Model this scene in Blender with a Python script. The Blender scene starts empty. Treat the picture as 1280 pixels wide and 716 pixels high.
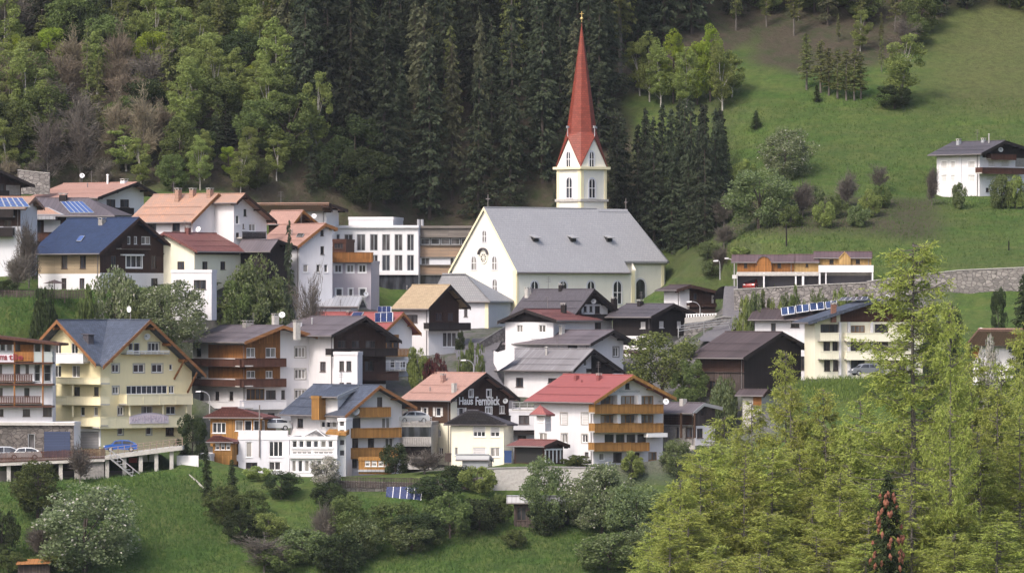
import bpy, bmesh, math, random
import numpy as np
from mathutils import Vector, Matrix
random.seed(7); RNG = np.random.default_rng(11)
FOC = 8000.0; HAZE = .00003; HOR = 380.0; CZ = 60.0      # focal length in photo pixels, horizon row, camera height
scene = bpy.context.scene
COL = scene.collection

# ------------------------------------------------------------------ materials
MATS = {}
def _nt(name):
    m = bpy.data.materials.new(name); m.use_nodes = True
    nt = m.node_tree; b = nt.nodes['Principled BSDF']
    return m, nt, b
def _mix(nt, fac, a, b, mode='MIX'):
    n = nt.nodes.new('ShaderNodeMix'); n.data_type = 'RGBA'; n.blend_type = mode
    for sock, val in ((n.inputs[0], fac), (n.inputs[6], a), (n.inputs[7], b)):
        if hasattr(val, 'is_linked') or hasattr(val, 'links'): nt.links.new(val, sock)
        elif isinstance(val, (int, float)): sock.default_value = val
        else: sock.default_value = (*val[:3], 1)
    return n.outputs[2]
def _noise(nt, vec, scale, detail=4, rough=.6, lo=.35, hi=.65):
    n = nt.nodes.new('ShaderNodeTexNoise'); n.inputs['Scale'].default_value = scale
    n.inputs['Detail'].default_value = detail; n.inputs['Roughness'].default_value = rough
    nt.links.new(vec, n.inputs['Vector'])
    r = nt.nodes.new('ShaderNodeMapRange'); r.inputs[1].default_value = lo; r.inputs[2].default_value = hi
    nt.links.new(n.outputs[0], r.inputs[0]); return r.outputs[0]
def _map(nt, vec, sc=(1, 1, 1), rot=(0, 0, 0)):
    n = nt.nodes.new('ShaderNodeMapping'); n.inputs['Scale'].default_value = sc; n.inputs['Rotation'].default_value = rot
    nt.links.new(vec, n.inputs['Vector']); return n.outputs[0]
def dk(c, f): return tuple(x * f for x in c)
def mat(name, c, rough=.8, pat='plaster', var=.25, c2=None, metal=0, spec=.3):
    if name in MATS: return MATS[name]
    m, nt, b = _nt(name)
    b.inputs['Roughness'].default_value = rough; b.inputs['Metallic'].default_value = metal
    b.inputs['Specular IOR Level'].default_value = spec
    tc = nt.nodes.new('ShaderNodeTexCoord'); uv = tc.outputs['UV']; ob = tc.outputs['Object']
    geo = nt.nodes.new('ShaderNodeNewGeometry').outputs['Position']
    c2 = c2 or dk(c, 1 - var * 1.6)
    bumpsrc = None; bd = .02
    if pat == 'plain':
        b.inputs['Base Color'].default_value = (*c, 1); MATS[name] = m; return m
    big = _noise(nt, geo, .22, 5, .65, .3, .72)
    if pat == 'plaster':
        streak = _noise(nt, _map(nt, uv, (2.2, .25, 1)), 1, 5, .7, .45, .8)
        col = _mix(nt, big, c, dk(c, 1 - var * .45))
        m2 = nt.nodes.new('ShaderNodeMath'); m2.operation = 'MULTIPLY'; m2.inputs[1].default_value = var * 1.5
        nt.links.new(streak, m2.inputs[0]); col = _mix(nt, m2.outputs[0], col, dk(c2, .8))
        bumpsrc = _noise(nt, uv, 9, 3); bd = .01
    elif pat in ('planks_v', 'planks_h', 'tiles', 'slate', 'brick', 'seams', 'shingle'):
        br = nt.nodes.new('ShaderNodeTexBrick'); vec = uv
        W, Hh, mo, off = {'planks_v': (3.1, .19, .018, .37), 'planks_h': (3.7, .2, .018, .31), 'tiles': (.36, .4, .028, .5),
                     'slate': (.42, .3, .02, .5), 'brick': (.5, .22, .02, .5), 'seams': (30, .52, .03, 0), 'shingle': (.3, .34, .02, .5)}[pat]
        if pat in ('planks_v', 'seams'): vec = _map(nt, uv, rot=(0, 0, math.pi / 2))
        br.offset = off; br.inputs['Scale'].default_value = 1
        br.inputs['Brick Width'].default_value = W; br.inputs['Row Height'].default_value = Hh
        br.inputs['Mortar Size'].default_value = mo; br.inputs['Mortar Smooth'].default_value = .3; br.inputs['Bias'].default_value = 0
        br.inputs['Color1'].default_value = (*c, 1); br.inputs['Color2'].default_value = (*_lerp(c, c2, .8), 1)
        br.inputs['Mortar'].default_value = (*dk(c2, .45), 1)
        nt.links.new(vec, br.inputs['Vector'])
        grain = _noise(nt, _map(nt, uv, (7, .6, 1) if pat == 'planks_v' else (.6, 7, 1) if pat == 'planks_h' else (1.2, .25, 1)), 1, 5, .7)
        col = _mix(nt, _sc(nt, grain, var * 1.3), br.outputs[0], c2)
        col = _mix(nt, _sc(nt, big, var * 1.5), col, dk(c2, .85))
        bumpsrc = br.outputs[1]; bd = -.03
    elif pat == 'stone':
        vo = nt.nodes.new('ShaderNodeTexVoronoi'); vo.inputs['Scale'].default_value = 1.5; nt.links.new(_map(nt, geo, (1, 1, 1.5)), vo.inputs['Vector'])
        vo2 = nt.nodes.new('ShaderNodeTexVoronoi'); vo2.feature = 'DISTANCE_TO_EDGE'; vo2.inputs['Scale'].default_value = 1.5
        nt.links.new(_map(nt, geo, (1, 1, 1.5)), vo2.inputs['Vector'])
        sep = nt.nodes.new('ShaderNodeSeparateColor'); nt.links.new(vo.outputs['Color'], sep.inputs[0])
        col = _mix(nt, sep.outputs[0], c, c2)
        r = nt.nodes.new('ShaderNodeMapRange'); r.inputs[1].default_value = .0; r.inputs[2].default_value = .09
        nt.links.new(vo2.outputs['Distance'], r.inputs[0])
        col = _mix(nt, r.outputs[0], dk(c2, .5), col)
        col = _mix(nt, _sc(nt, big, .5), col, dk(c2, .8))
        bumpsrc = r.outputs[0]; bd = .12
    elif pat == 'noise':
        fine = _noise(nt, geo, 2.6, 6, .7)
        col = _mix(nt, fine, c, c2); col = _mix(nt, _sc(nt, big, .6), col, dk(c2, .9)); bumpsrc = fine; bd = .05
    elif pat == 'leaf':
        fine = _noise(nt, geo, 1.6, 3, .6, .38, .62); big2 = _noise(nt, geo, .33, 3, .6, .38, .62)
        oi = nt.nodes.new('ShaderNodeObjectInfo')
        col = _mix(nt, fine, c, c2); col = _mix(nt, _sc(nt, big2, .45), col, c2)
        hs = nt.nodes.new('ShaderNodeHueSaturation')
        mr = nt.nodes.new('ShaderNodeMapRange'); mr.inputs[3].default_value = 1 - var; mr.inputs[4].default_value = 1 + var
        nt.links.new(oi.outputs['Random'], mr.inputs[0]); nt.links.new(mr.outputs[0], hs.inputs['Value'])
        mh = nt.nodes.new('ShaderNodeMapRange'); mh.inputs[3].default_value = .485; mh.inputs[4].default_value = .515
        nt.links.new(oi.outputs['Random'], mh.inputs[0]); nt.links.new(mh.outputs[0], hs.inputs['Hue'])
        nt.links.new(col, hs.inputs['Color']); col = hs.outputs[0]
        tr = nt.nodes.new('ShaderNodeBsdfTranslucent'); nt.links.new(col, tr.inputs[0])
        ms = nt.nodes.new('ShaderNodeMixShader'); ms.inputs[0].default_value = .38
        out = nt.nodes['Material Output']
        nt.links.new(b.outputs[0], ms.inputs[1]); nt.links.new(tr.outputs[0], ms.inputs[2]); nt.links.new(ms.outputs[0], out.inputs[0])
    nt.links.new(col, b.inputs['Base Color'])
    if bumpsrc is not None:
        bp = nt.nodes.new('ShaderNodeBump'); bp.inputs['Strength'].default_value = .6; bp.inputs['Distance'].default_value = abs(bd)
        bp.invert = bd < 0
        nt.links.new(bumpsrc, bp.inputs['Height']); nt.links.new(bp.outputs[0], b.inputs['Normal'])
    MATS[name] = m; return m
def _lerp(a, b, t): return tuple(x + (y - x) * t for x, y in zip(a, b))
def _sc(nt, s, f):
    n = nt.nodes.new('ShaderNodeMath'); n.operation = 'MULTIPLY'; n.inputs[1].default_value = f; n.use_clamp = True
    nt.links.new(s, n.inputs[0]); return n.outputs[0]
def lin(r, g, b): return tuple((x / 255) ** 2.2 for x in (r, g, b))

white = mat('white_plaster', (.66, .645, .67), var=.16)
white2 = mat('cool_white_plaster', (.60, .60, .645), var=.16)
cream = mat('cream_plaster', (.80, .76, .62), var=.14)
churchw = mat('church_plaster', (.76, .735, .66), var=.14)
yellow = mat('yellow_plaster', (.80, .70, .44), var=.14)
paley = mat('pale_yellow_trim', (.80, .72, .49), var=.15)
lilac = mat('lilac_plaster', (.42, .38, .42), var=.15)
tan = mat('tan_boards', (.36, .28, .19), pat='planks_h', var=.12)
brown = mat('dark_brown_boards', (.062, .03, .022), pat='planks_v', var=.3)
redbrown = mat('red_brown_boards', (.11, .045, .03), pat='planks_v', var=.3)
midbrown = mat('brown_boards', (.10, .055, .035), pat='planks_v', var=.3)
blackwood = mat('black_wood', (.025, .018, .018), pat='planks_v', var=.3)
weather = mat('weathered_wood', (.16, .12, .11), pat='planks_v', var=.5)
orange = mat('orange_wood', (.45, .19, .055), pat='planks_v', var=.38)
honey = mat('honey_wood', (.47, .235, .065), pat='planks_v', var=.35)
goldw = mat('pale_golden_wood', (.55, .35, .14), pat='planks_v', var=.25)
vergew = mat('verge_wood', (.33, .15, .06), pat='planks_h', var=.3)
bandwood = mat('orange_grey_cladding', (.42, .27, .17), pat='planks_h', var=.35, c2=(.25, .19, .15))
greywood = mat('grey_cladding', (.25, .22, .20), pat='planks_h', var=.3)
concrete = mat('concrete', (.34, .32, .31), pat='noise', var=.25)
lconc = mat('light_concrete', (.5, .48, .46), pat='noise', var=.2, c2=(.36, .34, .32))
stone = mat('rough_stone_wall', (.36, .33, .31), pat='stone', c2=(.17, .155, .15))
dstone = mat('dark_stone_facing', (.2, .175, .165), pat='stone', c2=(.09, .08, .075))
asphalt = mat('asphalt', (.13, .125, .135), pat='noise', c2=(.095, .09, .1))
r_blue = mat('deep_blue_roof_tiles', (.035, .055, .125), .45, 'tiles', .35)
r_slate = mat('blue_grey_roof_tiles', (.115, .135, .19), .5, 'tiles', .4)
r_purp = mat('purple_grey_roof_tiles', (.135, .115, .13), .6, 'seams', .25)
r_dark = mat('dark_grey_roof_tiles', (.10, .09, .105), .6, 'tiles', .25)
r_grey = mat('weathered_grey_roof', (.25, .245, .26), .7, 'seams', .4, c2=(.14, .13, .14))
r_orange = mat('rusty_orange_roof', (.50, .25, .15), .7, 'tiles', .55, c2=(.30, .2, .16))
r_pink = mat('pinkish_roof_tiles', (.42, .24, .195), .7, 'tiles', .4, c2=(.3, .18, .15))
r_red = mat('red_roof_tiles', (.31, .095, .085), .6, 'tiles', .4, c2=(.24, .07, .07))
r_redb = mat('red_brown_roof_tiles', (.22, .085, .075), .6, 'tiles', .25)
r_beige = mat('beige_roof_tiles', (.42, .32, .21), .7, 'slate', .2)
r_church = mat('silver_grey_shingle_roof', (.36, .36, .38), .6, 'shingle', .34, c2=(.29, .29, .31))
r_spire = mat('red_spire_roof', (.30, .062, .038), .5, 'slate', .3)
r_garage = mat('purplish_brown_roof', (.14, .09, .095), .6, 'seams', .25)
r_brown = mat('brown_barn_roof', (.085, .062, .065), .7, 'seams', .3)
r_metal = mat('pale_metal', (.45, .45, .48), .45, 'seams', .2, metal=.3)
frame_w = mat('white_frame', (.78, .77, .78), .5, 'plain')
frame_d = mat('dark_frame', (.06, .04, .035), .5, 'plain')
frame_g = mat('grey_frame', (.3, .31, .33), .5, 'plain')
blindm = mat('white_blind', (.62, .6, .6), .7, 'planks_h', .08)
shutw = mat('white_shutter', (.68, .66, .64), .7, 'planks_h', .1)
def glassmat(name, c, rough):
    m, nt, b = _nt(name); b.inputs['Base Color'].default_value = (*c, 1); b.inputs['Roughness'].default_value = rough
    b.inputs['Specular IOR Level'].default_value = .5
    tc = nt.nodes.new('ShaderNodeTexCoord'); g = nt.nodes.new('ShaderNodeNewGeometry')
    col = _mix(nt, _noise(nt, _map(nt, g.outputs['Position'], (1.3, 1.3, .25)), 1, 2, .5, .42, .62), c, dk(c, 3.2))
    nt.links.new(col, b.inputs['Base Color']); MATS[name] = m; return m
glass = [glassmat('window_glass', (.018, .019, .023), .12), glassmat('window_glass_b', (.03, .028, .03), .2), glassmat('curtained_glass', (.09, .085, .08), .35)]
gdark = glass[0]
metal = mat('galvanised_metal', (.42, .42, .44), .4, 'plain', metal=.5)
gutterm = mat('gutter_metal', (.2, .18, .18), .5, 'plain', metal=.3)
dishm = mat('dish_white', (.7, .7, .72), .5, 'plain')
solar = mat('solar_cells', (.015, .03, .12), .15, 'slate', .2, spec=.6)
solar2 = mat('solar_collector', (.05, .09, .24), .2, 'plain', spec=.6)
rubber = mat('rubber', (.02, .02, .02), .8, 'plain')

# ------------------------------------------------------------------ mesh builder
class MB:
    def __init__(s): s.v = []; s.f = []; s.m = []
    def poly(s, pts, mi=0):
        n = len(s.v); s.v += [tuple(p) for p in pts]; s.f.append(tuple(range(n, n + len(pts)))); s.m.append(mi)
    def box(s, a, b, mi=0):
        x0, x1 = sorted((a[0], b[0])); y0, y1 = sorted((a[1], b[1])); z0, z1 = sorted((a[2], b[2]))
        P = [(x0, y0, z0), (x1, y0, z0), (x1, y1, z0), (x0, y1, z0), (x0, y0, z1), (x1, y0, z1), (x1, y1, z1), (x0, y1, z1)]
        s.hexa(P, mi)
    def hexa(s, P, mi=0):
        for q in ((0, 3, 2, 1), (4, 5, 6, 7), (0, 1, 5, 4), (1, 2, 6, 5), (2, 3, 7, 6), (3, 0, 4, 7)): s.poly([P[i] for i in q], mi)
    def prism(s, top, bot, mi=0):
        s.poly(top, mi); s.poly(list(reversed(bot)), mi); n = len(top)
        for i in range(n):
            j = (i + 1) % n; s.poly([top[i], bot[i], bot[j], top[j]], mi)
    def slab(s, pts, t, mi=0):
        nz = 0
        for i in range(len(pts)):
            a, b = pts[i], pts[(i + 1) % len(pts)]; nz += a[0] * b[1] - a[1] * b[0]
        if nz < 0: pts = list(reversed(pts))
        s.prism([tuple(p) for p in pts], [(p[0], p[1], p[2] - t) for p in pts], mi)
    def tube(s, p, q, r0, r1=None, n=6, mi=0, cap=True):
        r1 = r0 if r1 is None else r1
        p = Vector(p); q = Vector(q); d = (q - p).normalized(); a = d.orthogonal().normalized(); b = d.cross(a)
        A = [p + (a * math.cos(2 * math.pi * i / n) + b * math.sin(2 * math.pi * i / n)) * r0 for i in range(n)]
        B = [q + (a * math.cos(2 * math.pi * i / n) + b * math.sin(2 * math.pi * i / n)) * r1 for i in range(n)]
        for i in range(n):
            j = (i + 1) % n; s.poly([A[i], A[j], B[j], B[i]], mi)
        if cap: s.poly(list(reversed(A)), mi); s.poly(B, mi)
    def mesh(s, name, mats):
        me = bpy.data.meshes.new(name); me.from_pydata(s.v, [], s.f)
        if not isinstance(mats, (list, tuple)): mats = [mats]
        for m in mats: me.materials.append(m)
        me.polygons.foreach_set('material_index', s.m)
        uvl = me.uv_layers.new(name='UVMap'); uvs = []
        for p, f in zip(me.polygons, s.f):
            n = p.normal
            if abs(n.z) > .97: t = Vector((1, 0, 0)); b = Vector((0, 1, 0))
            else: t = Vector((0, 0, 1)).cross(n).normalized(); b = n.cross(t)
            for i in f:
                q = Vector(s.v[i]); uvs += [q.dot(t), q.dot(b)]
        uvl.data.foreach_set('uv', uvs); me.update(); return me
    def obj(s, name, mats, parent=None, local=None):
        o = bpy.data.objects.new(name, s.mesh(name, mats)); COL.objects.link(o)
        if parent is not None:
            o.parent = parent
            if local is not None: o.matrix_local = local
        return o
def tag(o, label=None, cat=None, group=None, kind=None):
    if label: o['label'] = label
    if cat: o['category'] = cat
    if group: o['group'] = group
    if kind: o['kind'] = kind
    return o
def empty(name, M=None, label=None, cat=None, group=None):
    o = bpy.data.objects.new(name, None); COL.objects.link(o); o.empty_display_size = .5
    if M is not None: o.matrix_world = M
    return tag(o, label, cat, group)

def P3(px, py, Y): return Vector(((px - 640) / FOC * Y, Y, CZ + (HOR - py) / FOC * Y))
def PX(p): return 640 + p[0] / p[1] * FOC, HOR - (p[2] - CZ) / p[1] * FOC
VIEWS = dict(A=(0, 200, 3.979), B=(160, 220, 3.979), C=(380, 240, 3.979), D=(560, 20, 1.99), E=(0, 370, 2.985), F=(210, 370, 2.981),
             G=(340, 360, 2.7545), H=(490, 420, 3.5783), I=(600, 340, 4.475), J=(620, 440, 2.983), K=(820, 290, 3.2536), L=(1000, 290, 3.579),
             Z=(1140, 160, 7.957), R=(800, 480, 5.967), Q=(840, 330, 5.967), U=(1090, 330, 4.774), Y=(560, 280, 5.967), S=(0, 200, 7.157), T=(0, 520, 5.333), O1=(1, 0, 1))
PADS = []
CTRL = []          # terrain control points (X, Y, z)

# ------------------------------------------------------------------ houses
class House:
    def __init__(s, name, label, cat, V, Y, th, c, l, r, yb, wall=white, gable='S', apex=None, e1=None, e2=None, ov=.9, ovg=1.1, ovb=.8,
                 roof=None, roofmat=r_dark, verge=brown, t=.24, hip=(0, 0), flat=None, group=None, parent=None, ctrl=True, deep=4.5, WR=None, WL=None, au=None):
        s.V = VIEWS[V]; s.th = math.radians(th); s.sub = parent
        px, py = s.w(c, yb); s.Y = Y; k = (px - 640) / FOC
        cx, cy = k * Y, Y; s.C = (cx, cy); s.zb = CZ + (HOR - py) / FOC * Y
        cs, sn = math.cos(s.th), math.sin(s.th); s.cs, s.sn = cs, sn
        kl = (s.w(l, 0)[0] - 640) / FOC; kr = (s.w(r, 0)[0] - 640) / FOC
        s.WL = WL or (cx - kl * cy) / (cs + kl * sn)
        s.WR = WR or ((kr * cy - cx) / (sn - kr * cs) if th > 12 else 9.0)
        s.M = Matrix.Translation((cx, cy, s.zb)) @ Matrix.Rotation(-s.th, 4, 'Z'); s.Mi = s.M.inverted()
        if parent: s.root = parent.root; s.local = parent.Mi @ s.M
        else: s.root = empty(name, s.M, label, cat, group); s.local = Matrix.Identity(4)
        s.wall, s.gable, s.t, s.roofmat, s.verge = wall, gable, t, roofmat, verge
        s.wins = []; s.patches = []; s.ov, s.ovg, s.ovb, s.hip, s.deep = ov, ovg, ovb, hip, deep
        s.tops = {}; s.roofobj = None
        s.Lr = s.WL if gable == 'S' else s.WR; Wd = s.WR if gable == 'S' else s.WL
        if flat is not None:
            s.zf = s.uz('F', c, flat)[1]; s.kind = 'flat'
            for f in 'FSBL': s.tops[f] = lambda u, z=s.zf: z
        else:
            s.kind = 'gable'
            AU = au
            if au is None: au, az = s.uz(gable, *apex, off=ovg)
            if gable == 'S':
                u1, u2 = -ov, s.WR + ov
            else:
                u1, u2 = -s.WL - ov, ov
            def zat(u, py):
                p = s.M @ Vector(s.fp(gable, u, 0, ovg)); return CZ + (HOR - s.w(0, py)[1]) / FOC * p.y - s.zb
            if AU is not None: az = zat(au, apex[1])
            z1 = zat(u1, e1[1]); z2 = zat(u2, (e2 or e1)[1])
            s.pr = ((u1, z1), (au, az), (u2, z2))
            def top(u):
                (a, za), (b, zb_), (c_, zc) = s.pr
                return (za + (zb_ - za) * (u - a) / (b - a) if u < b else zb_ + (zc - zb_) * (u - b) / (c_ - b)) - t - .02
            s.line = top
            if gable == 'S':
                s.tops = {'S': top, 'L': top, 'F': lambda u: top(0), 'B': lambda u: top(s.WR)}
            else:
                s.tops = {'F': top, 'B': top, 'S': lambda u: top(0), 'L': lambda u: top(-s.WL)}
            if max(hip) > .5:
                lo = min(top(0 if gable == 'S' else -s.WL), top(s.WR if gable == 'S' else 0))
                for f in 'FSBL': s.tops[f] = (lambda u, lo=lo: lo)
        if ctrl or parent is None: PADS.append((s.Mi.copy(), s.WL, s.WR, s.zb, cy))
        if ctrl:
            for a in (-s.WL, 0):
                for b in (0, s.WR):
                    q = s.M @ Vector((a, b, 0)); CTRL.append((q.x, q.y, s.zb - .15))
    def w(s, u, v): return s.V[0] + u / s.V[2], s.V[1] + v / s.V[2]
    def fp(s, face, u, z, off=0):
        return {'F': (u, -off, z), 'S': (off, u, z), 'B': (u, s.WR + off, z), 'L': (-s.WL - off, u, z)}[face]
    def uz(s, face, u, v, off=0, raw=False):
        px, py = (u, v) if raw else s.w(u, v); k = (px - 640) / FOC; cx, cy = s.C; cs, sn = s.cs, s.sn
        if face == 'F':
            ox, oy = cx - off * sn, cy - off * cs; x = (k * oy - ox) / (cs + k * sn); Yh = oy - x * sn; a = x
        else:
            ox, oy = cx + off * cs, cy - off * sn; a = (k * oy - ox) / (sn - k * cs); Yh = oy + a * cs
        return a, CZ + (HOR - py) / FOC * Yh - s.zb
    def fbox(s, mb, face, u0, u1, z0, z1, o0, o1, mi=0):
        mb.box(s.fp(face, u0, z0, o0), s.fp(face, u1, z1, o1), mi)
    def rect(s, face, a, b, c, d, off=0):
        u0, z1 = s.uz(face, a, b, off); u1, z0 = s.uz(face, c, d, off)
        if face == 'F': u0, u1 = max(u0, -s.WL + .1), min(u1, -.1)
        elif off == 0: u0, u1 = max(u0, .1), min(u1, s.WR - .1)
        return u0, u1, z0, z1
    def win(s, face, a, b, c, d, st='w', nx=None, trim=None, ny=1):
        u0, u1, z0, z1 = s.rect(face, a, b, c, d)
        if u1 - u0 < .25 or z1 - z0 < .25: return
        s.wins.append((face, u0, u1, z0, z1, st, nx, trim, ny))
    def wins_row(s, face, b, d, xs, st='w', nx=None, **k):
        for a, c in xs: s.win(face, a, b, c, d, st, nx, **k)
    def patch(s, face, a, b, c, d, m):
        u0, z1 = s.uz(face, a, b); u1, z0 = s.uz(face, c, d); s.patches.append((face, u0, u1, z0, z1, m))
    def band(s, b, d, m, faces='FSBL'):
        z1 = s.uz('F', 0, b)[1] if b is not None else 99; z0 = s.uz('F', 0, d)[1]
        c_ = s.C; z0 = CZ + (HOR - s.w(0, d)[1]) / FOC * c_[1] - s.zb
        z1 = CZ + (HOR - s.w(0, b)[1]) / FOC * c_[1] - s.zb if b is not None else 99
        for f in faces: s.patches.append((f, -99, 99, z0, z1, m))
    def part(s, mb, name, mats, parent=None):
        if parent is None: return mb.obj(name, mats, s.root, s.local)
        return mb.obj(name, mats, parent, Matrix.Identity(4))
    def build(s):
        mats = [s.wall]; mb = MB()
        for p in s.patches:
            if p[5] not in mats: mats.append(p[5])
        for face, (ua, ub) in {'F': (-s.WL, 0), 'S': (0, s.WR), 'B': (-s.WL, 0), 'L': (0, s.WR)}.items():
            top = s.tops[face]; W = [w for w in s.wins if w[0] == face]; Pt = [p for p in s.patches if p[0] == face]
            us = {ua, ub}; zs = {-s.deep, 99.}
            for w in W: us |= {w[1], w[2]}; zs |= {w[3], w[4]}
            for p in Pt: us |= {min(max(p[1], ua), ub), min(max(p[2], ua), ub)}; zs |= {p[3], p[4]}
            if s.kind == 'gable' and ua < s.pr[1][0] < ub: us.add(s.pr[1][0])
            us = sorted(us); zs = sorted(z for z in zs if z >= -s.deep)
            for i in range(len(us) - 1):
                u0, u1 = us[i], us[i + 1]
                if u1 - u0 < 1e-4: continue
                t0, t1 = top(u0 + 1e-5), top(u1 - 1e-5)
                for j in range(len(zs) - 1):
                    z0, z1 = zs[j], zs[j + 1]; um, zm = (u0 + u1) / 2, (z0 + min(z1, max(t0, t1))) / 2
                    if z0 >= max(t0, t1) or z1 - z0 < 1e-4: continue
                    if any(w[1] < um < w[2] and w[3] < (z0 + z1) / 2 < w[4] for w in W): continue
                    mi = 0
                    for p in Pt:
                        if p[1] < um < p[2] and p[3] < zm < p[4]: mi = mats.index(p[5])
                    pts = [(u0, z0), (u1, z0), (u1, z1), (u0, z1)]; out = []
                    f = lambda q: q[1] - (t0 + (t1 - t0) * (q[0] - u0) / (u1 - u0))
                    for k in range(4):
                        a, b = pts[k], pts[(k + 1) % 4]; fa, fb = f(a), f(b)
                        if fa <= 0: out.append(a)
                        if (fa < 0 < fb) or (fb < 0 < fa):
                            t = fa / (fa - fb); out.append((a[0] + (b[0] - a[0]) * t, a[1] + (b[1] - a[1]) * t))
                    if len(out) < 3: continue
                    if face in 'BL': out.reverse()
                    mb.poly([s.fp(face, *q) for q in out], mi)
            for w in W:
                _, u0, u1, z0, z1, st, nx, trim, ny = w; D = -.22; mi = 0
                for p in Pt:
                    if p[1] < (u0 + u1) / 2 < p[2] and p[3] < (z0 + z1) / 2 < p[4]: mi = mats.index(p[5])
                f = lambda u, z, o: s.fp(face, u, z, o)
                mb.poly([f(u0, z0, 0), f(u0, z0, D), f(u0, z1, D), f(u0, z1, 0)], mi); mb.poly([f(u1, z0, 0), f(u1, z1, 0), f(u1, z1, D), f(u1, z0, D)], mi)
                mb.poly([f(u0, z1, 0), f(u0, z1, D), f(u1, z1, D), f(u1, z1, 0)], mi); mb.poly([f(u0, z0, 0), f(u1, z0, 0), f(u1, z0, D), f(u0, z0, D)], mi)
        if s.kind == 'flat':
            mb.poly([(-s.WL, 0, s.zf - .05), (0, 0, s.zf - .05), (0, s.WR, s.zf - .05), (-s.WL, s.WR, s.zf - .05)])
        s.part(mb, 'wall', mats)
        for w in s.wins: s._window(*w)
        s._roof(); return s
    def _window(s, face, u0, u1, z0, z1, st, nx, trim, ny):
        fm = {'w': frame_w, 'd': frame_d, 'o': honey, 'g': frame_g, 'b': frame_w, 's': frame_w, 'h': frame_w, 'n': frame_d}[st[0]]
        W = u1 - u0; Hh = z1 - z0; fw = min(.09, W * .14)
        if nx is None: nx = 2 if W > .9 else 1
        if nx > 1 and W / nx > 1.9: nx = int(W / 1.4)
        mb = MB(); B = lambda a, b, c, d, o0=-.16, o1=-.08, mi=0: s.fbox(mb, face, a, b, c, d, o0, o1, mi)
        B(u0, u0 + fw, z0, z1); B(u1 - fw, u1, z0, z1); B(u0 + fw, u1 - fw, z0, z0 + fw); B(u0 + fw, u1 - fw, z1 - fw, z1)
        for i in range(1, nx):
            x = u0 + W * i / nx; B(x - fw * .5, x + fw * .5, z0 + fw, z1 - fw)
        for i in range(1, ny):
            z = z0 + Hh * i / ny; B(u0 + fw, u1 - fw, z - fw * .35, z + fw * .35, -.16, -.085)
        mats = [fm]
        if trim is not None:
            mats.append(trim)
            B(u0 - .14, u0, z0 - .14, z1 + .14, .002, .04, 1); B(u1, u1 + .14, z0 - .14, z1 + .14, .002, .04, 1)
            B(u0, u1, z1, z1 + .14, .002, .04, 1); B(u0, u1, z0 - .14, z0, .002, .04, 1)
        elif Hh < 2.2:
            B(u0 - .06, u1 + .06, z0 - .07, z0 - .005, .002, .08)
        wo = s.part(mb, 'window', mats)
        mb = MB(); s.fbox(mb, face, u0 + .01, u1 - .01, z0 + .01, z1 - .01, -.2, -.13)
        s.part(mb, 'pane', glass[2] if st.endswith('c') else random.choice(glass[:2] + [glass[2]] * (st[0] in 'wo')), wo)
        if st[0] in 'bh':
            mb = MB(); zz = z0 + .04 if st[0] == 'b' else z0 + Hh * .45
            s.fbox(mb, face, u0 + fw, u1 - fw, zz, z1 - .02, -.128, -.06); s.part(mb, 'blind', blindm, wo)
        if st[0] == 's':
            for a, b in ((u0 - W * .45, u0 - .02), (u1 + .02, u1 + W * .45)):
                mb = MB(); s.fbox(mb, face, a, b, z0, z1, .01, .06); s.part(mb, 'shutter', shutw, wo)
    def g(s, a, u, z): return (a, u, z) if s.gable == 'S' else (u, -a, z)
    def _roof(s):
        mb = MB()
        if s.kind == 'flat':
            z = s.zf; w = .22
            for a, b in (((-s.WL - .06, -.06, z - .3), (.06, w, z + .12)), ((-s.WL - .06, s.WR - w, z - .3), (.06, s.WR + .06, z + .12)),
                         ((-s.WL - .06, w, z - .3), (-s.WL + w, s.WR - w, z + .12)), ((-w, w, z - .3), (.06, s.WR - w, z + .12))):
                mb.box(a, b)
            mb.box((-s.WL + w, w, z - .04), (-w, s.WR - w, z + .0), 1)
            s.roofobj = s.part(mb, 'roof', [s.roofmat if s.roofmat is not r_dark else s.wall, concrete]); return
        (u1, z1), (au, az), (u2, z2) = s.pr; fr = s.ovg; bk = -(s.Lr + s.ovb); hf, hb = s.hip
        A = [s.g(fr, u1, z1), s.g(fr - hf, au, az), s.g(bk + hb, au, az), s.g(bk, u1, z1)]
        B = [s.g(fr, u2, z2), s.g(bk, u2, z2), s.g(bk + hb, au, az), s.g(fr - hf, au, az)]
        mb.slab(A, s.t); mb.slab(B, s.t)
        if hf: mb.slab([s.g(fr, u1, z1), s.g(fr, u2, z2), s.g(fr - hf, au, az)], s.t)
        if hb: mb.slab([s.g(bk, u2, z2), s.g(bk, u1, z1), s.g(bk + hb, au, az)], s.t)
        s.planes = {'near': A if s.gable == 'S' else B, 'far': B if s.gable == 'S' else A}
        # ridge cap
        mb.tube(s.g(fr - hf, au, az + .02), s.g(bk + hb, au, az + .02), .1, n=5)
        s.roofobj = s.part(mb, 'roof', s.roofmat)
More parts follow.
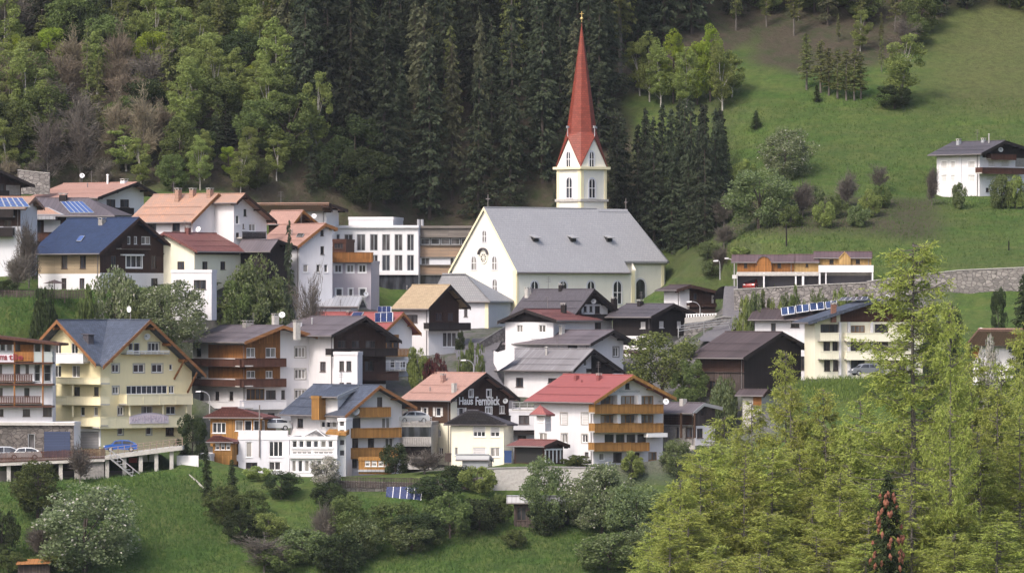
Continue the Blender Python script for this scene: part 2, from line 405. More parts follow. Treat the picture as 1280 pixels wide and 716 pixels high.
        if not hf:
            for (ua, za, ub, zb) in ((u1, z1, au, az), (au, az, u2, z2)):
                mb = MB(); T = .05; lo = s.t + .14
                P = [s.g(fr + .01, ua, za - lo), s.g(fr + .07, ua, za - lo), s.g(fr + .07, ub, zb - lo), s.g(fr + .01, ub, zb - lo),
                     s.g(fr + .01, ua, za + T), s.g(fr + .07, ua, za + T), s.g(fr + .07, ub, zb + T), s.g(fr + .01, ub, zb + T)]
                mb.hexa(P); s.part(mb, 'bargeboard', s.verge, s.roofobj)
            for f in (.12, .52, .93):
                for (ua, za, ub, zb) in ((u1, z1, au, az), (u2, z2, au, az)):
                    u = ua + (ub - ua) * f; z = za + (zb - za) * f - s.t - .02
                    if abs(fr) > .5: 
                        pm = MB(); a, b = s.g(-.05, u - .09, z - .24), s.g(fr - .06, u + .09, z - abs((zb - za) / (ub - ua)) * .1); pm.box(a, b); s.part(pm, 'purlin', s.verge, s.roofobj)
        if s.Lr > 8 and not hf and abs(az - z1) < 4.5:
            for k_ in (.22, .5):
                sg_ = 1 if s.gable == 'S' else -1; ue, ze = (u1, z1) if s.gable == 'S' else (u2, z2); uu_ = ue + (au - ue) * k_; zz_ = ze + (az - ze) * k_ + .16; mb = MB(); mb.tube(s.g(fr - .6, uu_, zz_), s.g(bk + .6, uu_, zz_), .035, n=4); s.part(mb, 'snow_guard', s.roofmat, s.roofobj)
            mb = MB(); a_ = -s.Lr * random.uniform(.35, .8); P_ = s.g(a_, au, az); x, y, z = P_; mb.tube((x, y, z - .2), (x, y, z + 1.7), .03, n=4)
            for k_ in range(4): mb.tube((x - .5 + .05 * k_, y, z + 1.0 + .2 * k_), (x + .5 - .05 * k_, y, z + 1.0 + .2 * k_), .018, n=3)
            s.part(mb, 'aerial', gutterm, s.roofobj)
        uu, zz = (u1, z1) if s.gable == 'S' else (u2, z2); sg = -1 if s.gable == 'S' else 1
        mb = MB(); mb.tube(s.g(fr, uu + sg * .08, zz - .14), s.g(bk, uu + sg * .08, zz - .14), .09, n=6); s.part(mb, 'gutter', gutterm, s.roofobj)
        # downpipe at the near corner of the long face
        if s.Lr > 5 and not hf and sg == -1:
            mb = MB(); x, y, z = s.g(-.35, 0, 0); mb.tube((x, -.1, zz - .3 + .2), (x, -.1, -.5), .05, n=5); s.part(mb, 'downpipe', gutterm)
    def hit(s, u, v, which='near', lift=0):
        px, py = s.w(u, v); o = s.Mi @ Vector((0, 0, CZ)); d = (s.Mi.to_3x3() @ Vector(((px - 640) / FOC, 1, (HOR - py) / FOC)))
        if s.kind == 'flat': p0 = Vector((0, 0, s.zf)); n = Vector((0, 0, 1))
        else:
            P = [Vector(q) for q in s.planes[which]]; n = (P[1] - P[0]).cross(P[3] - P[0]).normalized(); n = n if n.z > 0 else -n; p0 = P[0]
        p0 = p0 + n * lift; t = (p0 - o).dot(n) / d.dot(n); return o + d * t
    def chim(s, u, base, top, w, m=concrete, which='near', cap=True):
        p = s.hit(u, base, which); wd = w / s.V[2] / FOC * s.Y / (s.cs + s.sn) ; wd = max(wd, .5)
        h = max((base - top) / s.V[2] / FOC * s.Y, .5); mb = MB()
        mb.box((p.x - wd / 2, p.y - wd / 2, p.z - 1.2), (p.x + wd / 2, p.y + wd / 2, p.z + h - (.2 if cap else 0)))
        if cap:
            for sx in (-1, 1):
                for sy in (-1, 1): mb.box((p.x + sx * wd * .4 - .05, p.y + sy * wd * .4 - .05, p.z + h - .2), (p.x + sx * wd * .4 + .05, p.y + sy * wd * .4 + .05, p.z + h - .02), 1)
            mb.box((p.x - wd * .58, p.y - wd * .58, p.z + h - .02), (p.x + wd * .58, p.y + wd * .58, p.z + h + .06), 1)
        return s.part(mb, 'chimney', [m, lconc], s.roofobj)
    def vent(s, u, base, top, m=gutterm, r=.07):
        p = s.hit(u, base); mb = MB(); h = (base - top) / s.V[2] / FOC * s.Y; mb.tube(p - Vector((0, 0, .2)), p + Vector((0, 0, h)), r, n=6)
        mb.tube(p + Vector((0, 0, h)), p + Vector((0, 0, h + .12)), r * 1.8, r * .6, n=6); s.part(mb, 'vent_pipe', m, s.roofobj)
    def panel(s, quad, m=solar, name='solar_panel', lift=.14, cols=1, rows=1, frame=frame_g):
        Q = [s.hit(*q, lift=lift) for q in quad]; mb = MB()
        n = (Q[1] - Q[0]).cross(Q[3] - Q[0]).normalized(); n = n if n.z > 0 else -n
        bi = lambda a, b: (Q[0] * (1 - a) + Q[1] * a) * (1 - b) + (Q[3] * (1 - a) + Q[2] * a) * b
        def slab(a0, a1, b0, b1, t0, t1, mi):
            P = [bi(a0, b0), bi(a1, b0), bi(a1, b1), bi(a0, b1)]; mb.prism([p + n * t1 for p in P], [p + n * t0 for p in P], mi)
        slab(0, 1, 0, 1, -.08, 0, 1)
        for i in range(cols):
            for j in range(rows):
                g = .04 / max(cols, rows) + .012; slab((i) / cols + g, (i + 1) / cols - g, j / rows + g, (j + 1) / rows - g, 0, .02, 0)
        return s.part(mb, name, [m, frame], s.roofobj)
    def tilted(s, quad, depth_lift, m=solar, cols=3, name='solar_panel'):
        # a free-standing rack on the roof: foot edge on the roof plane, upper edge raised on struts
        a = s.hit(*quad[3], lift=.1); b = s.hit(*quad[2], lift=.1); up = Vector((0, .45, 1)).normalized() * depth_lift
        up = s.Mi.to_3x3() @ Vector((0, .5, 1)).normalized() * depth_lift
        Q = [a + up, b + up, b, a]; mb = MB(); n = (b - a).cross(up).normalized()
        bi = lambda x, y: (Q[0] * (1 - x) + Q[1] * x) * (1 - y) + (Q[3] * (1 - x) + Q[2] * x) * y
        def slab(a0, a1, b0, b1, t0, t1, mi):
            P = [bi(a0, b0), bi(a1, b0), bi(a1, b1), bi(a0, b1)]; mb.prism([p - n * t1 for p in P], [p - n * t0 for p in P], mi); mb.prism([p + n * t1 for p in P], [p + n * t0 for p in P], mi)
        slab(0, 1, 0, 1, 0, .05, 1)
        for i in range(cols): slab(i / cols + .012, (i + 1) / cols - .012, .02, .98, .05, .07, 0)
        for x in (.05, .95): mb.tube(bi(x, 0), bi(x, 1) + s.Mi.to_3x3() @ Vector((0, .5 * depth_lift, 0)), .04, mi=1)
        s.part(mb, name, [m, frame_w], s.roofobj)
    def balc(s, face, a, b, c, d, dep=1.2, m=redbrown, rail='panel', name='balcony', posts=0, deck=lconc, handrail=None):
        u0, z1 = s.uz(face, a, b, off=dep); u1, z0 = s.uz(face, c, d, off=dep); mb = MB(); w = .07; Hh = z1 - z0
        s.fbox(mb, face, u0, u1, z0 - .02, z0 + .14, 0, dep - w, 1)
        if rail == 'panel':
            s.fbox(mb, face, u0, u1, z0 - .05, z1 - .08, dep - w, dep); s.fbox(mb, face, u0, u0 + w, z0 + .14, z1 - .08, 0, dep - w); s.fbox(mb, face, u1 - w, u1, z0 + .14, z1 - .08, 0, dep - w)
            n = max(2, int((u1 - u0) / 2.6))
            for i in range(n + 1):
                u = u0 + (u1 - u0) * i / n; s.fbox(mb, face, u - .05, u + .05, z0 - .06, z1 - .06, dep + .002, dep + .03)
        elif rail == 'slats':
            n = max(3, int((u1 - u0) / .22))
            for i in range(n): s.fbox(mb, face, u0 + (u1 - u0) * i / n, u0 + (u1 - u0) * (i + .68) / n, z0 + .02, z1 - .1, dep - .05, dep)
            s.fbox(mb, face, u0, u1, z0 + .1, z0 + .2, dep - .1, dep - .05)
        else:
            n = max(2, int((u1 - u0) / .9))
            for i in range(n + 1): s.fbox(mb, face, u0 + (u1 - u0 - .05) * i / n, u0 + (u1 - u0 - .05) * i / n + .05, z0, z1 - .08, dep - .05, dep)
            for f in (.35, .65): s.fbox(mb, face, u0, u1, z0 + Hh * f, z0 + Hh * f + .04, dep - .045, dep - .01)
        o = s.part(mb, name, [m, deck])
        mb = MB(); s.fbox(mb, face, u0 - .03, u1 + .03, z1 - .08, z1, dep - w - .05, dep + .05)
        if rail == 'panel':
            s.fbox(mb, face, u0 - .03, u0 + w + .04, z1 - .08, z1, 0, dep - w - .05); s.fbox(mb, face, u1 - w - .04, u1 + .03, z1 - .08, z1, 0, dep - w - .05)
        s.part(mb, 'handrail', handrail or m, o)
        return o
    def dish(s, u, v, r, face=None, off=.5, tint=dishm):
        if face: a, z = s.uz(face, u, v, off); p = Vector(s.fp(face, a, z, off)); q = Vector(s.fp(face, a, z, 0))
        else:
            h = s.hit(u, v + r * 2.2); p = h + Vector((0, 0, r * 2.2 / s.V[2] / FOC * s.Y)); q = h - Vector((0, 0, .1))
        R = max(r / s.V[2] / FOC * s.Y, .35); fwd = (s.Mi.to_3x3() @ Vector((random.uniform(-.5, .5), -1, .35))).normalized()
        a = fwd.orthogonal().normalized(); b = fwd.cross(a); mb = MB(); N = 12
        for (r0, h0, r1, h1) in ((0, 0, .5, .06), (.5, .06, 1, .2)):
            for i in range(N):
                t0, t1 = 2 * math.pi * i / N, 2 * math.pi * (i + 1) / N
                f = lambda rr, hh, t: p + (a * math.cos(t) + b * math.sin(t)) * rr * R + fwd * hh * R
                mb.poly([f(r0, h0, t0), f(r1, h1, t0), f(r1, h1, t1), f(r0, h0, t1)] if r0 else [f(0, 0, 0), f(r1, h1, t0), f(r1, h1, t1)])
        mb.tube(q, p, .04, n=5, mi=1); mb.tube(p - b * R * .8, p + fwd * R * .9, .02, n=4, mi=1); mb.box(p + fwd * R * .9 - Vector((.06, .06, .06)), p + fwd * R * .9 + Vector((.06, .06, .06)), 1)
        s.part(mb, 'satellite_dish', [tint, gutterm])
    def boxpx(s, face, a, b, c, d, o0, o1, m, name, parent=None):
        u0, z1 = s.uz(face, a, b, max(o1, 0)); u1, z0 = s.uz(face, c, d, max(o1, 0)); mb = MB(); s.fbox(mb, face, u0, u1, z0, z1, o0, o1); return s.part(mb, name, m, parent)
    def text(s, face, body, a, b, c, d, m, off=.03, name='lettering'):
        u0, z1 = s.uz(face, a, b, off); u1, z0 = s.uz(face, c, d, off)
        cu = bpy.data.curves.new('t', 'FONT'); cu.body = body; cu.extrude = .03; cu.offset = .018; to = bpy.data.objects.new('t', cu); COL.objects.link(to)
        me = bpy.data.meshes.new_from_object(to.evaluated_get(bpy.context.evaluated_depsgraph_get())); bpy.data.objects.remove(to)
        xs = [v.co.x for v in me.vertices]; ys = [v.co.y for v in me.vertices]; x0, x1, y0, y1 = min(xs), max(xs), min(ys), max(ys)
        for v in me.vertices:
            u = u0 + (v.co.x - x0) / (x1 - x0) * (u1 - u0); z = z0 + (v.co.y - y0) / (y1 - y0) * (z1 - z0); v.co = s.fp(face, u, z, off + v.co.z)
        me.materials.clear(); me.materials.append(m); me.name = name
        o = bpy.data.objects.new(name, me); COL.objects.link(o); o.parent = s.root; o.matrix_local = s.local
        return o
# ================================================================== upper left cluster
h = House('alpine_house', 'dark brown and white chalet under a deep blue tiled roof, tan boarding on its side', 'house', 'A', 840, 42, 497, 190, 845, 640,
          apex=(692, 287), e1=(0, 462), e2=(0, 466), roofmat=r_blue, verge=brown, ov=1.1)
h.band(452, 565, tan, 'FBL'); h.patch('S', 497, 250, 850, 563, brown)
h.wins_row('F', 475, 540, [(305, 335), (397, 427)], 'd'); h.wins_row('F', 588, 642, [(305, 330), (395, 420)], 'd')
h.win('S', 628, 474, 705, 535, 'w', 3, trim=frame_w); h.wins_row('S', 475, 540, [(553, 580), (753, 778)], 'd')
h.wins_row('S', 380, 420, [(634, 650), (666, 683), (703, 748)], 'wc'); h.wins_row('S', 588, 640, [(550, 583), (752, 785)], 'd')
h.build(); h.balc('S', 606, 420, 752, 445, 1.0, brown, 'slats'); h.boxpx('S', 612, 468, 718, 476, 0, .5, frame_w, 'window_canopy')
h.chim(508, 316, 288, 40, concrete); h.panel([(398, 376), (422, 376), (402, 402), (378, 402)], solar2, 'skylight')
h.boxpx('S', 500, 462, 843, 470, .002, .12, brown, 'trim_board')

h = House('house_extension', 'low white flat-roofed extension right of the chalet with the deep blue roof', 'extension', 'B', 836, 10, 416, 215, 425, 640, flat=470, roofmat=white, WR=3, deep=2)
h.win('F', 327, 517, 388, 563, 'd', 2); h.win('F', 238, 517, 265, 560, 'd'); h.win('F', 225, 590, 250, 615, 'd'); h.build()
for nm, a in (('flower_tub', 300), ('flower_tub', 340)): pass

h = House('village_house', 'cream house with a low red-brown roof between the blue roof and the dark barn', 'house', 'B', 846, 33, 330, 62, 560, 500, wall=cream,
          gable='F', apex=(178, 281), e1=(0, 372), e2=(0, 372), roofmat=r_redb, verge=r_redb, ovg=.6, t=.16)
h.wins_row('S', 425, 465, [(370, 397), (460, 485)], 'd'); h.win('F', 245, 425, 280, 465, 'd'); h.build()
h.chim(298, 286, 250, 30, r_redb, which='near'); h.boxpx('S', 335, 376, 555, 392, .002, .15, frame_d, 'eaves_board')

h = House('village_house', 'large white house under a rust-streaked orange roof with three capped chimneys', 'house', 'B', 856, 40, 322, 36, 575, 330, apex=(450, 88), e1=(0, 226), e2=(0, 226), roofmat=r_orange, verge=vergew, ovg=.6)
h.wins_row('F', 235, 275, [(95, 140), (220, 258)], 'd'); h.build()
h.chim(250, 122, 62, 36, r_orange); h.chim(322, 100, 62, 36, r_orange); h.chim(408, 100, 62, 36, r_orange)
h2 = House('wing', '', '', 'B', 857, 40, 526, 400, 690, 330, apex=(584, 88), e1=(0, 130), e2=(0, 226), roofmat=r_orange, verge=brown, parent=h, ov=.7, ovg=1.2, WR=None)
h2.win('S', 575, 165, 590, 200, 'd'); h2.win('S', 537, 195, 553, 240, 'w'); h2.win('S', 570, 238, 578, 262, 'd'); h2.win('S', 602, 238, 635, 275, 'w'); h2.win('S', 537, 282, 553, 308, 'd')
h2.build(); h2.balc('S', 570, 276, 688, 312, 1.1, blackwood, 'slats')
h.dish(350, 265, 14, 'F', .6)

h = House('barn', 'dark wooden barn with a purple-brown roof beside the tall dark conifer', 'barn', 'B', 852, 42, 692, 560, 800, 600, wall=blackwood, apex=(748, 318), e1=(0, 372), e2=(0, 352), roofmat=r_purp, verge=blackwood, ov=.5)
h.WL = 14; h.build()

h = House('village_house', 'whitish house with a pinkish roof and a tall bare gable right of the dark conifer', 'house', 'C', 856, 62, -24, -230, 141, 560, wall=white2, apex=(108, 157), e1=(0, 268), e2=(0, 180), roofmat=r_pink, verge=vergew, ov=.5, ovg=.6)
h.win('S', 82, 190, 98, 218, 'd'); h.win('S', 82, 270, 100, 310, 'd'); h.wins_row('S', 360, 400, [(-5, 20), (63, 80), (100, 118)], 'w'); h.build(); h.vent(-60, 215, 190)
h.panel([(-30, 205), (2, 205), (-8, 222), (-40, 222)], glass[1], 'skylight')

h = House('village_house', 'small pinkish-roofed house with an orange timber gable and a dish beside it', 'house', 'B', 872, 45, 812, 700, 905, 300, wall=redbrown, apex=(872, 172), e1=(0, 236), e2=(0, 236), roofmat=r_pink, verge=orange, ov=.6)
h.build(); h.dish(925, 200, 13, 'S', .6)
h = House('village_house', 'long low house with an orange-brown roof furthest back above the orange-roofed house', 'house', 'B', 884, 10, 985, 650, 990, 240, apex=None, gable='F', roofmat=r_orange, e1=(0, 170), e2=(0, 170)) if False else \
    House('village_house', 'long low orange-brown-roofed house at the forest edge behind the white gabled houses', 'house', 'B', 884, 13, 985, 655, 1010, 240, apex=(1000, 136), e1=(0, 168), e2=(0, 168), roofmat=r_orange, hip=(0, 0), ov=.8, WR=7)
h.build(); h.chim(638, 132, 82, 22, white) if False else None

h = House('village_house', 'white house with pinkish roof and dark verges at the forest edge, dish on top', 'house', 'A', 880, 40, 490, 180, 715, 300, apex=(682, 112), e1=(0, 186), e2=(0, 172), roofmat=r_pink, verge=blackwood, ovg=1.4, ov=1.6)
h.wins_row('S', 196, 236, [(530, 575), (598, 642)], 'd', 2); h.win('S', 540, 262, 560, 270, 'd'); h.build(); h.balc('S', 505, 236, 665, 280, 1.0, blackwood)
h.dish(408, 78, 13); h.vent(535, 118, 75, frame_w, .14); h.vent(435, 135, 118); h.chim(618, 114, 98, 40, white)

h = House('village_house', 'house with a purplish hipped roof carrying pale blue collectors above the deep blue roof', 'house', 'A', 864, 8, 540, 60, 600, 390, wall=brown, apex=(0, 190), au=5.0, e1=(0, 275), e2=(0, 275), roofmat=r_purp, verge=r_purp, ov=1.2, hip=(4.8, 2.5), WR=10)
h.patch('F', 330, 260, 540, 360, white); h.wins_row('F', 305, 362, [(105, 135), (140, 170), (175, 205)], 'd'); h.patch('F', 218, 300, 300, 358, white); h.build()
h.panel([(300, 206), (410, 206), (470, 262), (350, 262)], solar2, 'solar_panel', cols=5); h.chim(315, 200, 168, 40, blackwood)
h.panel([(95, 235), (240, 235), (320, 272), (70, 272)], r_orange, 'roof_patch', .05)
h.boxpx('F', 60, 280, 275, 296, 0, 1.6, r_metal, 'canopy'); h.balc('F', 100, 365, 240, 402, .9, redbrown)
h.boxpx('F', 208, 222, 250, 246, -2, -1, blackwood, 'dormer') if False else None

h = House('village_house', 'tall white house at the left edge with dark balconies and solar panels', 'house', 'A', 850, 10, 102, -330, 125, 565, wall=white2, apex=(0, 184), au=4.5, e1=(0, 238), e2=(0, 238), roofmat=r_orange, verge=r_orange, ov=.8, ovg=.8, WR=9)
h.patch('F', -350, 200, 104, 330, brown); h.win('F', 35, 502, 62, 545, 'w'); h.win('F', 20, 300, 56, 330, 'd'); h.win('F', -40, 300, -5, 330, 'd'); h.build(); h.balc('F', -110, 246, 64, 284, 1.2, blackwood); h.balc('F', -110, 336, 62, 380, 1.2, blackwood); h.panel([(-100, 188), (112, 188), (150, 232), (-100, 232)], solar2, 'solar_panel', cols=8)
h.boxpx('S', -100, 186, 160, 237, -.2, 1.6, r_orange, 'canopy') if False else None

h = House('village_house', 'dark-eaved brown chalet corner at the far left edge above the solar roofs', 'house', 'A', 872, 60, -220, -400, 105, 300, wall=brown, apex=(-10, 45), e1=(0, 120), e2=(0, 126), roofmat=r_brown, verge=blackwood, ovg=1.8, ov=1.2)
h.patch('S', 30, 125, 100, 175, concrete); h.win('S', -20, 118, 25, 160, 'd'); h.build(); h.balc('S', -200, 150, 45, 190, 1.1, blackwood)

# ================================================================== centre, upper
h = House('apartment_house', 'lilac flat-roofed house with a wooden balcony band left of the white office building', 'house', 'C', 866, 6, 333, 140, 345, 560, wall=lilac, flat=346, roofmat=lilac)
h.wins_row('F', 362, 400, [(152, 187), (212, 247), (272, 307)], 'w', 2, trim=frame_w); h.wins_row('F', 480, 520, [(158, 190), (222, 242), (275, 307)], 'w', trim=frame_w); h.build()
h.balc('F', 141, 300, 340, 348, 1.0, orange); h.balc('F', 143, 236, 205, 292, .4, orange, name='timber_bay') if False else None
h.dish(308, 508, 12, 'F', .4)
h3 = House('', '', '', 'C', 869, 6, 208, 142, 214, 350, wall=redbrown, flat=238, parent=h, ctrl=False); h3.win('F', 150, 255, 195, 282, 'd', 3); h3.build()
h = House('office_building', 'white flat-roofed modern building with two rows of deep-set windows left of the church', 'office building', 'C', 888, 8, 569, 60, 600, 480, wall=white, flat=170, roofmat=white, deep=6)
h.wins_row('F', 210, 292, [(138, 178), (200, 243), (262, 305), (328, 367), (388, 428), (450, 490), (512, 547)], 'g', 2)
h.wins_row('F', 313, 392, [(262, 305), (332, 367), (388, 428), (450, 490), (512, 547)], 'g', 2)
h.patch('F', 60, 411, 569, 500, gdark); h.build()  # dark glass colour on the flush wall paints the shade of the recessed base
h3 = House('', '', '', 'C', 895, 8, 443, 222, 452, 480, wall=white, flat=128, roofmat=white, parent=h, ctrl=False); h3.build()
h.boxpx('F', 130, 395, 569, 412, 0, .35, white, 'ledge'); h.boxpx('F', 130, 168, 569, 178, .09, .4, white, 'cornice')
mb = MB(); p = h.hit(570, 172); mb.tube(p, p + Vector((0, 0, 1)), .22, n=8); mb.tube(p + Vector((.5, 0, 0)), p + Vector((.5, 0, 1)), .22, n=8); h.part(mb, 'flue', metal)
h = House('office_building', 'flat-roofed block clad in grey and orange wooden bands between the white building and the church', 'office building', 'C', 889, 4, 850, 572, 860, 480, wall=greywood, flat=172, roofmat=greywood)
h.patch('F', 572, 226, 850, 264, gdark); h.patch('F', 572, 264, 850, 324, bandwood); h.patch('F', 572, 362, 850, 412, bandwood); h.patch('F', 572, 324, 850, 362, white2); h.patch('F', 572, 412, 850, 500, gdark)
h.wins_row('F', 326, 362, [(583, 624), (728, 745)], 'g'); h.wins_row('F', 230, 262, [(580, 625), (630, 675), (680, 725), (730, 775), (780, 830)], 'g', 1); h.build()
for b, d in ((172, 180), (218, 226), (262, 267), (321, 327), (361, 366), (408, 414)): h.boxpx('F', 572, b, 850, d, .07, .25, greywood, 'ledge')

# ================================================================== church
def church():
    h = House('church', 'large white church with a steep silver-grey roof and a tall red spire', 'church', 'D', 875, 50, 170, 10, 468, 770, wall=churchw, gable='F',
              apex=(89, 476), e1=(0, 636), e2=(0, 636), roofmat=r_church, verge=paley, ov=.45, ovg=.25, ovb=-1.5, deep=5)
    V = h.V
    arch = []
    def niche(face, cx, top, bot, w, dark=True, surround=True, off=0, hh=h, par=None):
        # an arched window: white surround ring proud of the wall, dark glass set inside it
        u0, zt = hh.uz(face, cx - w / 2, top); u1, zb = hh.uz(face, cx + w / 2, bot); um = (u0 + u1) / 2; r = abs(u1 - u0) / 2; N = 8
        def outline(rr, z0, ex): return [(um - rr, z0), (um + rr, z0)] + [(um + rr * math.cos(a), zt - r + rr * math.sin(a)) for a in [math.pi * i / N for i in range(N + 1)]]
        mb = MB(); a = outline(r + .22, zb - .15, 0); b = outline(r, zb, 0)
        for i in range(len(a)):
            j = (i + 1) % len(a); P = [hh.fp(face, *a[i], .07), hh.fp(face, *a[j], .07), hh.fp(face, *b[j], .07), hh.fp(face, *b[i], .07)]
            Q = [hh.fp(face, *a[i], .0), hh.fp(face, *a[j], .0), hh.fp(face, *b[j], .0), hh.fp(face, *b[i], .0)]; mb.prism(P, Q)
        o = hh.part(mb, 'arched_window', white2 if surround else frame_w)
        mb = MB(); mb.poly([hh.fp(face, *q, .012) for q in b]); hh.part(mb, 'pane', gdark if dark else glass[2], o)
        mb = MB(); hh.fbox(mb, face, um - .05, um + .05, zb, zt, .014, .05)
        if w * r > 3: hh.fbox(mb, face, um - r, um + r, (zb + zt) / 2 - .04, (zb + zt) / 2 + .04, .014, .045)
        hh.part(mb, 'glazing_bar', frame_w, o)
    h.build()
    niche('F', 91, 534, 562, 9, False); niche('F', 65, 598, 630, 11, False); niche('F', 116, 598, 630, 11, False); niche('F', 117, 655, 690, 11, False)
    for x in (215, 286, 355): niche('S', x, 660, 720, 17)
    niche('S', 421, 660, 715, 19)
    # rose window with a hood
    u, z = h.uz('F', 89, 602); mb = MB(); N = 16; R = .8
    for r0, r1, o in ((R, R * .78, .1), (R * .3, .0, .06)):
        for i in range(N):
            a0, a1 = 2 * math.pi * i / N, 2 * math.pi * (i + 1) / N
            P = [h.fp('F', u + r * math.cos(a), z + r * math.sin(a), o) for r, a in ((r0, a0), (r1, a0), (r1, a1), (r0, a1))]
            Q = [h.fp('F', u + r * math.cos(a), z + r * math.sin(a), 0) for r, a in ((r0, a0), (r1, a0), (r1, a1), (r0, a1))]; mb.prism(P, Q)
    for i in range(8):
        a = math.pi * i / 4; mb.tube(h.fp('F', u, z, .06), h.fp('F', u + R * .8 * math.cos(a), z + R * .8 * math.sin(a), .06), .06, n=4)
    o = h.part(mb, 'rose_window', churchw); mb = MB(); mb.poly([h.fp('F', u + R * .8 * math.cos(2 * math.pi * i / N), z + R * .8 * math.sin(2 * math.pi * i / N), .015) for i in range(N)]); h.part(mb, 'pane', glass[2], o)
    mb = MB()
    for i in range(10):
        a0, a1 = math.pi * (.05 + .9 * i / 10), math.pi * (.05 + .9 * (i + 1) / 10); rr = R * 1.12
        P = [h.fp('F', u + r * math.cos(a), z + .35 + r * math.sin(a), .35) for r, a in ((rr + .18, a0), (rr, a0), (rr, a1), (rr + .18, a1))]
        Q = [h.fp('F', u + r * math.cos(a), z + .35 + r * math.sin(a), 0) for r, a in ((rr + .18, a0), (rr, a0), (rr, a1), (rr + .18, a1))]; mb.prism(P, Q)
    h.part(mb, 'window_hood', r_dark)
    # painted yellow corner bands (pilasters)
    zt = h.tops['S'](1)
    for f, a, b in (('F', -.75, 0), ('S', 0, .35), ('S', h.WR - .9, h.WR - .3)):
        mb = MB(); h.fbox(mb, f, a, b, -4, zt - .1, .003, .06); h.part(mb, 'corner_band', paley)
    mb = MB(); h.fbox(mb, 'S', .4, h.WR - 1, zt - .45, zt - .1, .003, .16); h.part(mb, 'cornice', lconc)
    for x in (213, 306, 396):
        p = h.hit(x, 552); mb = MB(); w = .55
        mb.slab([(p.x + 1.0, p.y - w, p.z + .05), (p.x + 1.0, p.y + w, p.z + .05), (p.x - 1.0, p.y + w, p.z + .62), (p.x - 1.0, p.y - w, p.z + .62)], .12); mb.box((p.x - .6, p.y - w + .1, p.z - .5), (p.x + .55, p.y + w - .1, p.z + .1), 1)
        h.part(mb, 'roof_dormer', [r_church, rubber], h.roofobj)
    # choir with polygonal apse behind the nave (local y continues away from the facade)
    au, az = h.pr[1]; W = h.WL; ze = zt + 1.35; inset = 1.3; L = 5.5; x0, x1 = -W + inset, -inset; y0 = h.WR - 1.5; y1 = h.WR + L
    # solve choir length so the right hip ends at photo x
    k = (VIEWS['D'][0] + 545 / 1.99 - 640) / FOC
    def px_of(x, y): q = h.M @ Vector((x, y, 0)); return 640 + q.x / q.y * FOC
    tgt = 560 + 540 / 1.99
    ext = 0
    while px_of(x1 - 2.2, y1 + ext + 2.2) < tgt and ext < 20: ext += .2
    y1 += ext; foot = [(x0, y0), (x1, y0), (x1, y1), (x1 - 2.4, y1 + 2.4), (x0 + 2.4, y1 + 2.4), (x0, y1)]
    mb = MB()
    for i in range(len(foot)):
        a, b = foot[i], foot[(i + 1) % len(foot)]; mb.poly([(*a, -5), (*b, -5), (*b, ze), (*a, ze)])
    h.part(mb, 'choir_wall', churchw)
    o_ = .5; fo = [(x0 - o_, y0), (x1 + o_, y0), (x1 + o_, y1 + .2), (x1 - 2.2, y1 + 2.4 + o_), (x0 + 2.2, y1 + 2.4 + o_), (x0 - o_, y1 + .2)]
    # ridge end so the hip line runs from photo (445,480)
    re = y0 + 1
    while px_of(au, re) < 560 + 446 / 1.99 and re < 60: re += .1
    mb = MB(); A = (au, re, az - .15); Bq = (au, h.WR - 6, az - .15); zs = ze - .1
    mb.slab([(*fo[1], zs), (*fo[2], zs), A, (au, y0, az - .15)], .25); mb.slab([(*fo[0], zs), (au, y0, az - .15), A, (*fo[5], zs)], .25)
    mb.slab([(*fo[2], zs), (*fo[3], zs), A], .25); mb.slab([(*fo[3], zs), (*fo[4], zs), A], .25); mb.slab([(*fo[4], zs), (*fo[5], zs), A], .25)
    mb.slab([h.g(-(h.Lr + h.ovb) + .0, h.pr[1][0], az)[:2] + (az,), (au, re, az), (au + .3, re - .1, az - .4), (au + .3, h.WR - 2, az - .4)], .1)
    h.part(mb, 'choir_roof', r_church)
    for a, b in ((foot[1], foot[2]),):
        mb = MB(); mb.box((x1 + .003, y1 - .5, -4), (x1 + .06, y1, ze - .3)); h.part(mb, 'corner_band', paley)
    # choir windows as arched pieces on the x1 plane and the slanted apse wall
    hh = type('o', (), {})(); 
    sv = h.fp
    def choir_niche(u, w, zt_, zb_, P0, dirv, nrm):
        N = 8; mbr = MB(); r = w / 2
        def ol(rr, z0): return [(u - rr, z0), (u + rr, z0)] + [(u + rr * math.cos(math.pi * i / N), zt_ - r + rr * math.sin(math.pi * i / N)) for i in range(N + 1)]
        W3 = lambda q, o: (P0[0] + dirv[0] * q[0] + nrm[0] * o, P0[1] + dirv[1] * q[0] + nrm[1] * o, q[1])
        a, b = ol(r + .25, zb_ - .2), ol(r, zb_)
        for i in range(len(a)):
            j = (i + 1) % len(a); mbr.prism([W3(a[i], .07), W3(a[j], .07), W3(b[j], .07), W3(b[i], .07)], [W3(a[i], 0), W3(a[j], 0), W3(b[j], 0), W3(b[i], 0)])
        o = h.part(mbr, 'arched_window', white2); m2 = MB(); m2.poly([W3(q, .012) for q in b]); h.part(m2, 'pane', gdark, o)
    _, ztw = h.uz('S', 478, 655); _, zbw = h.uz('S', 478, 706)
    yy = y0
    while px_of(x1, yy) < 560 + 478 / 1.99: yy += .05
    choir_niche(yy, 1.7, ztw, zbw, (x1, 0), (0, 1), (1, 0))
    s2 = math.sqrt(.5); choir_niche(1.7, 1.0, ztw, zbw, (x1, y1), (-s2, s2), (s2, s2))
    mb = MB()
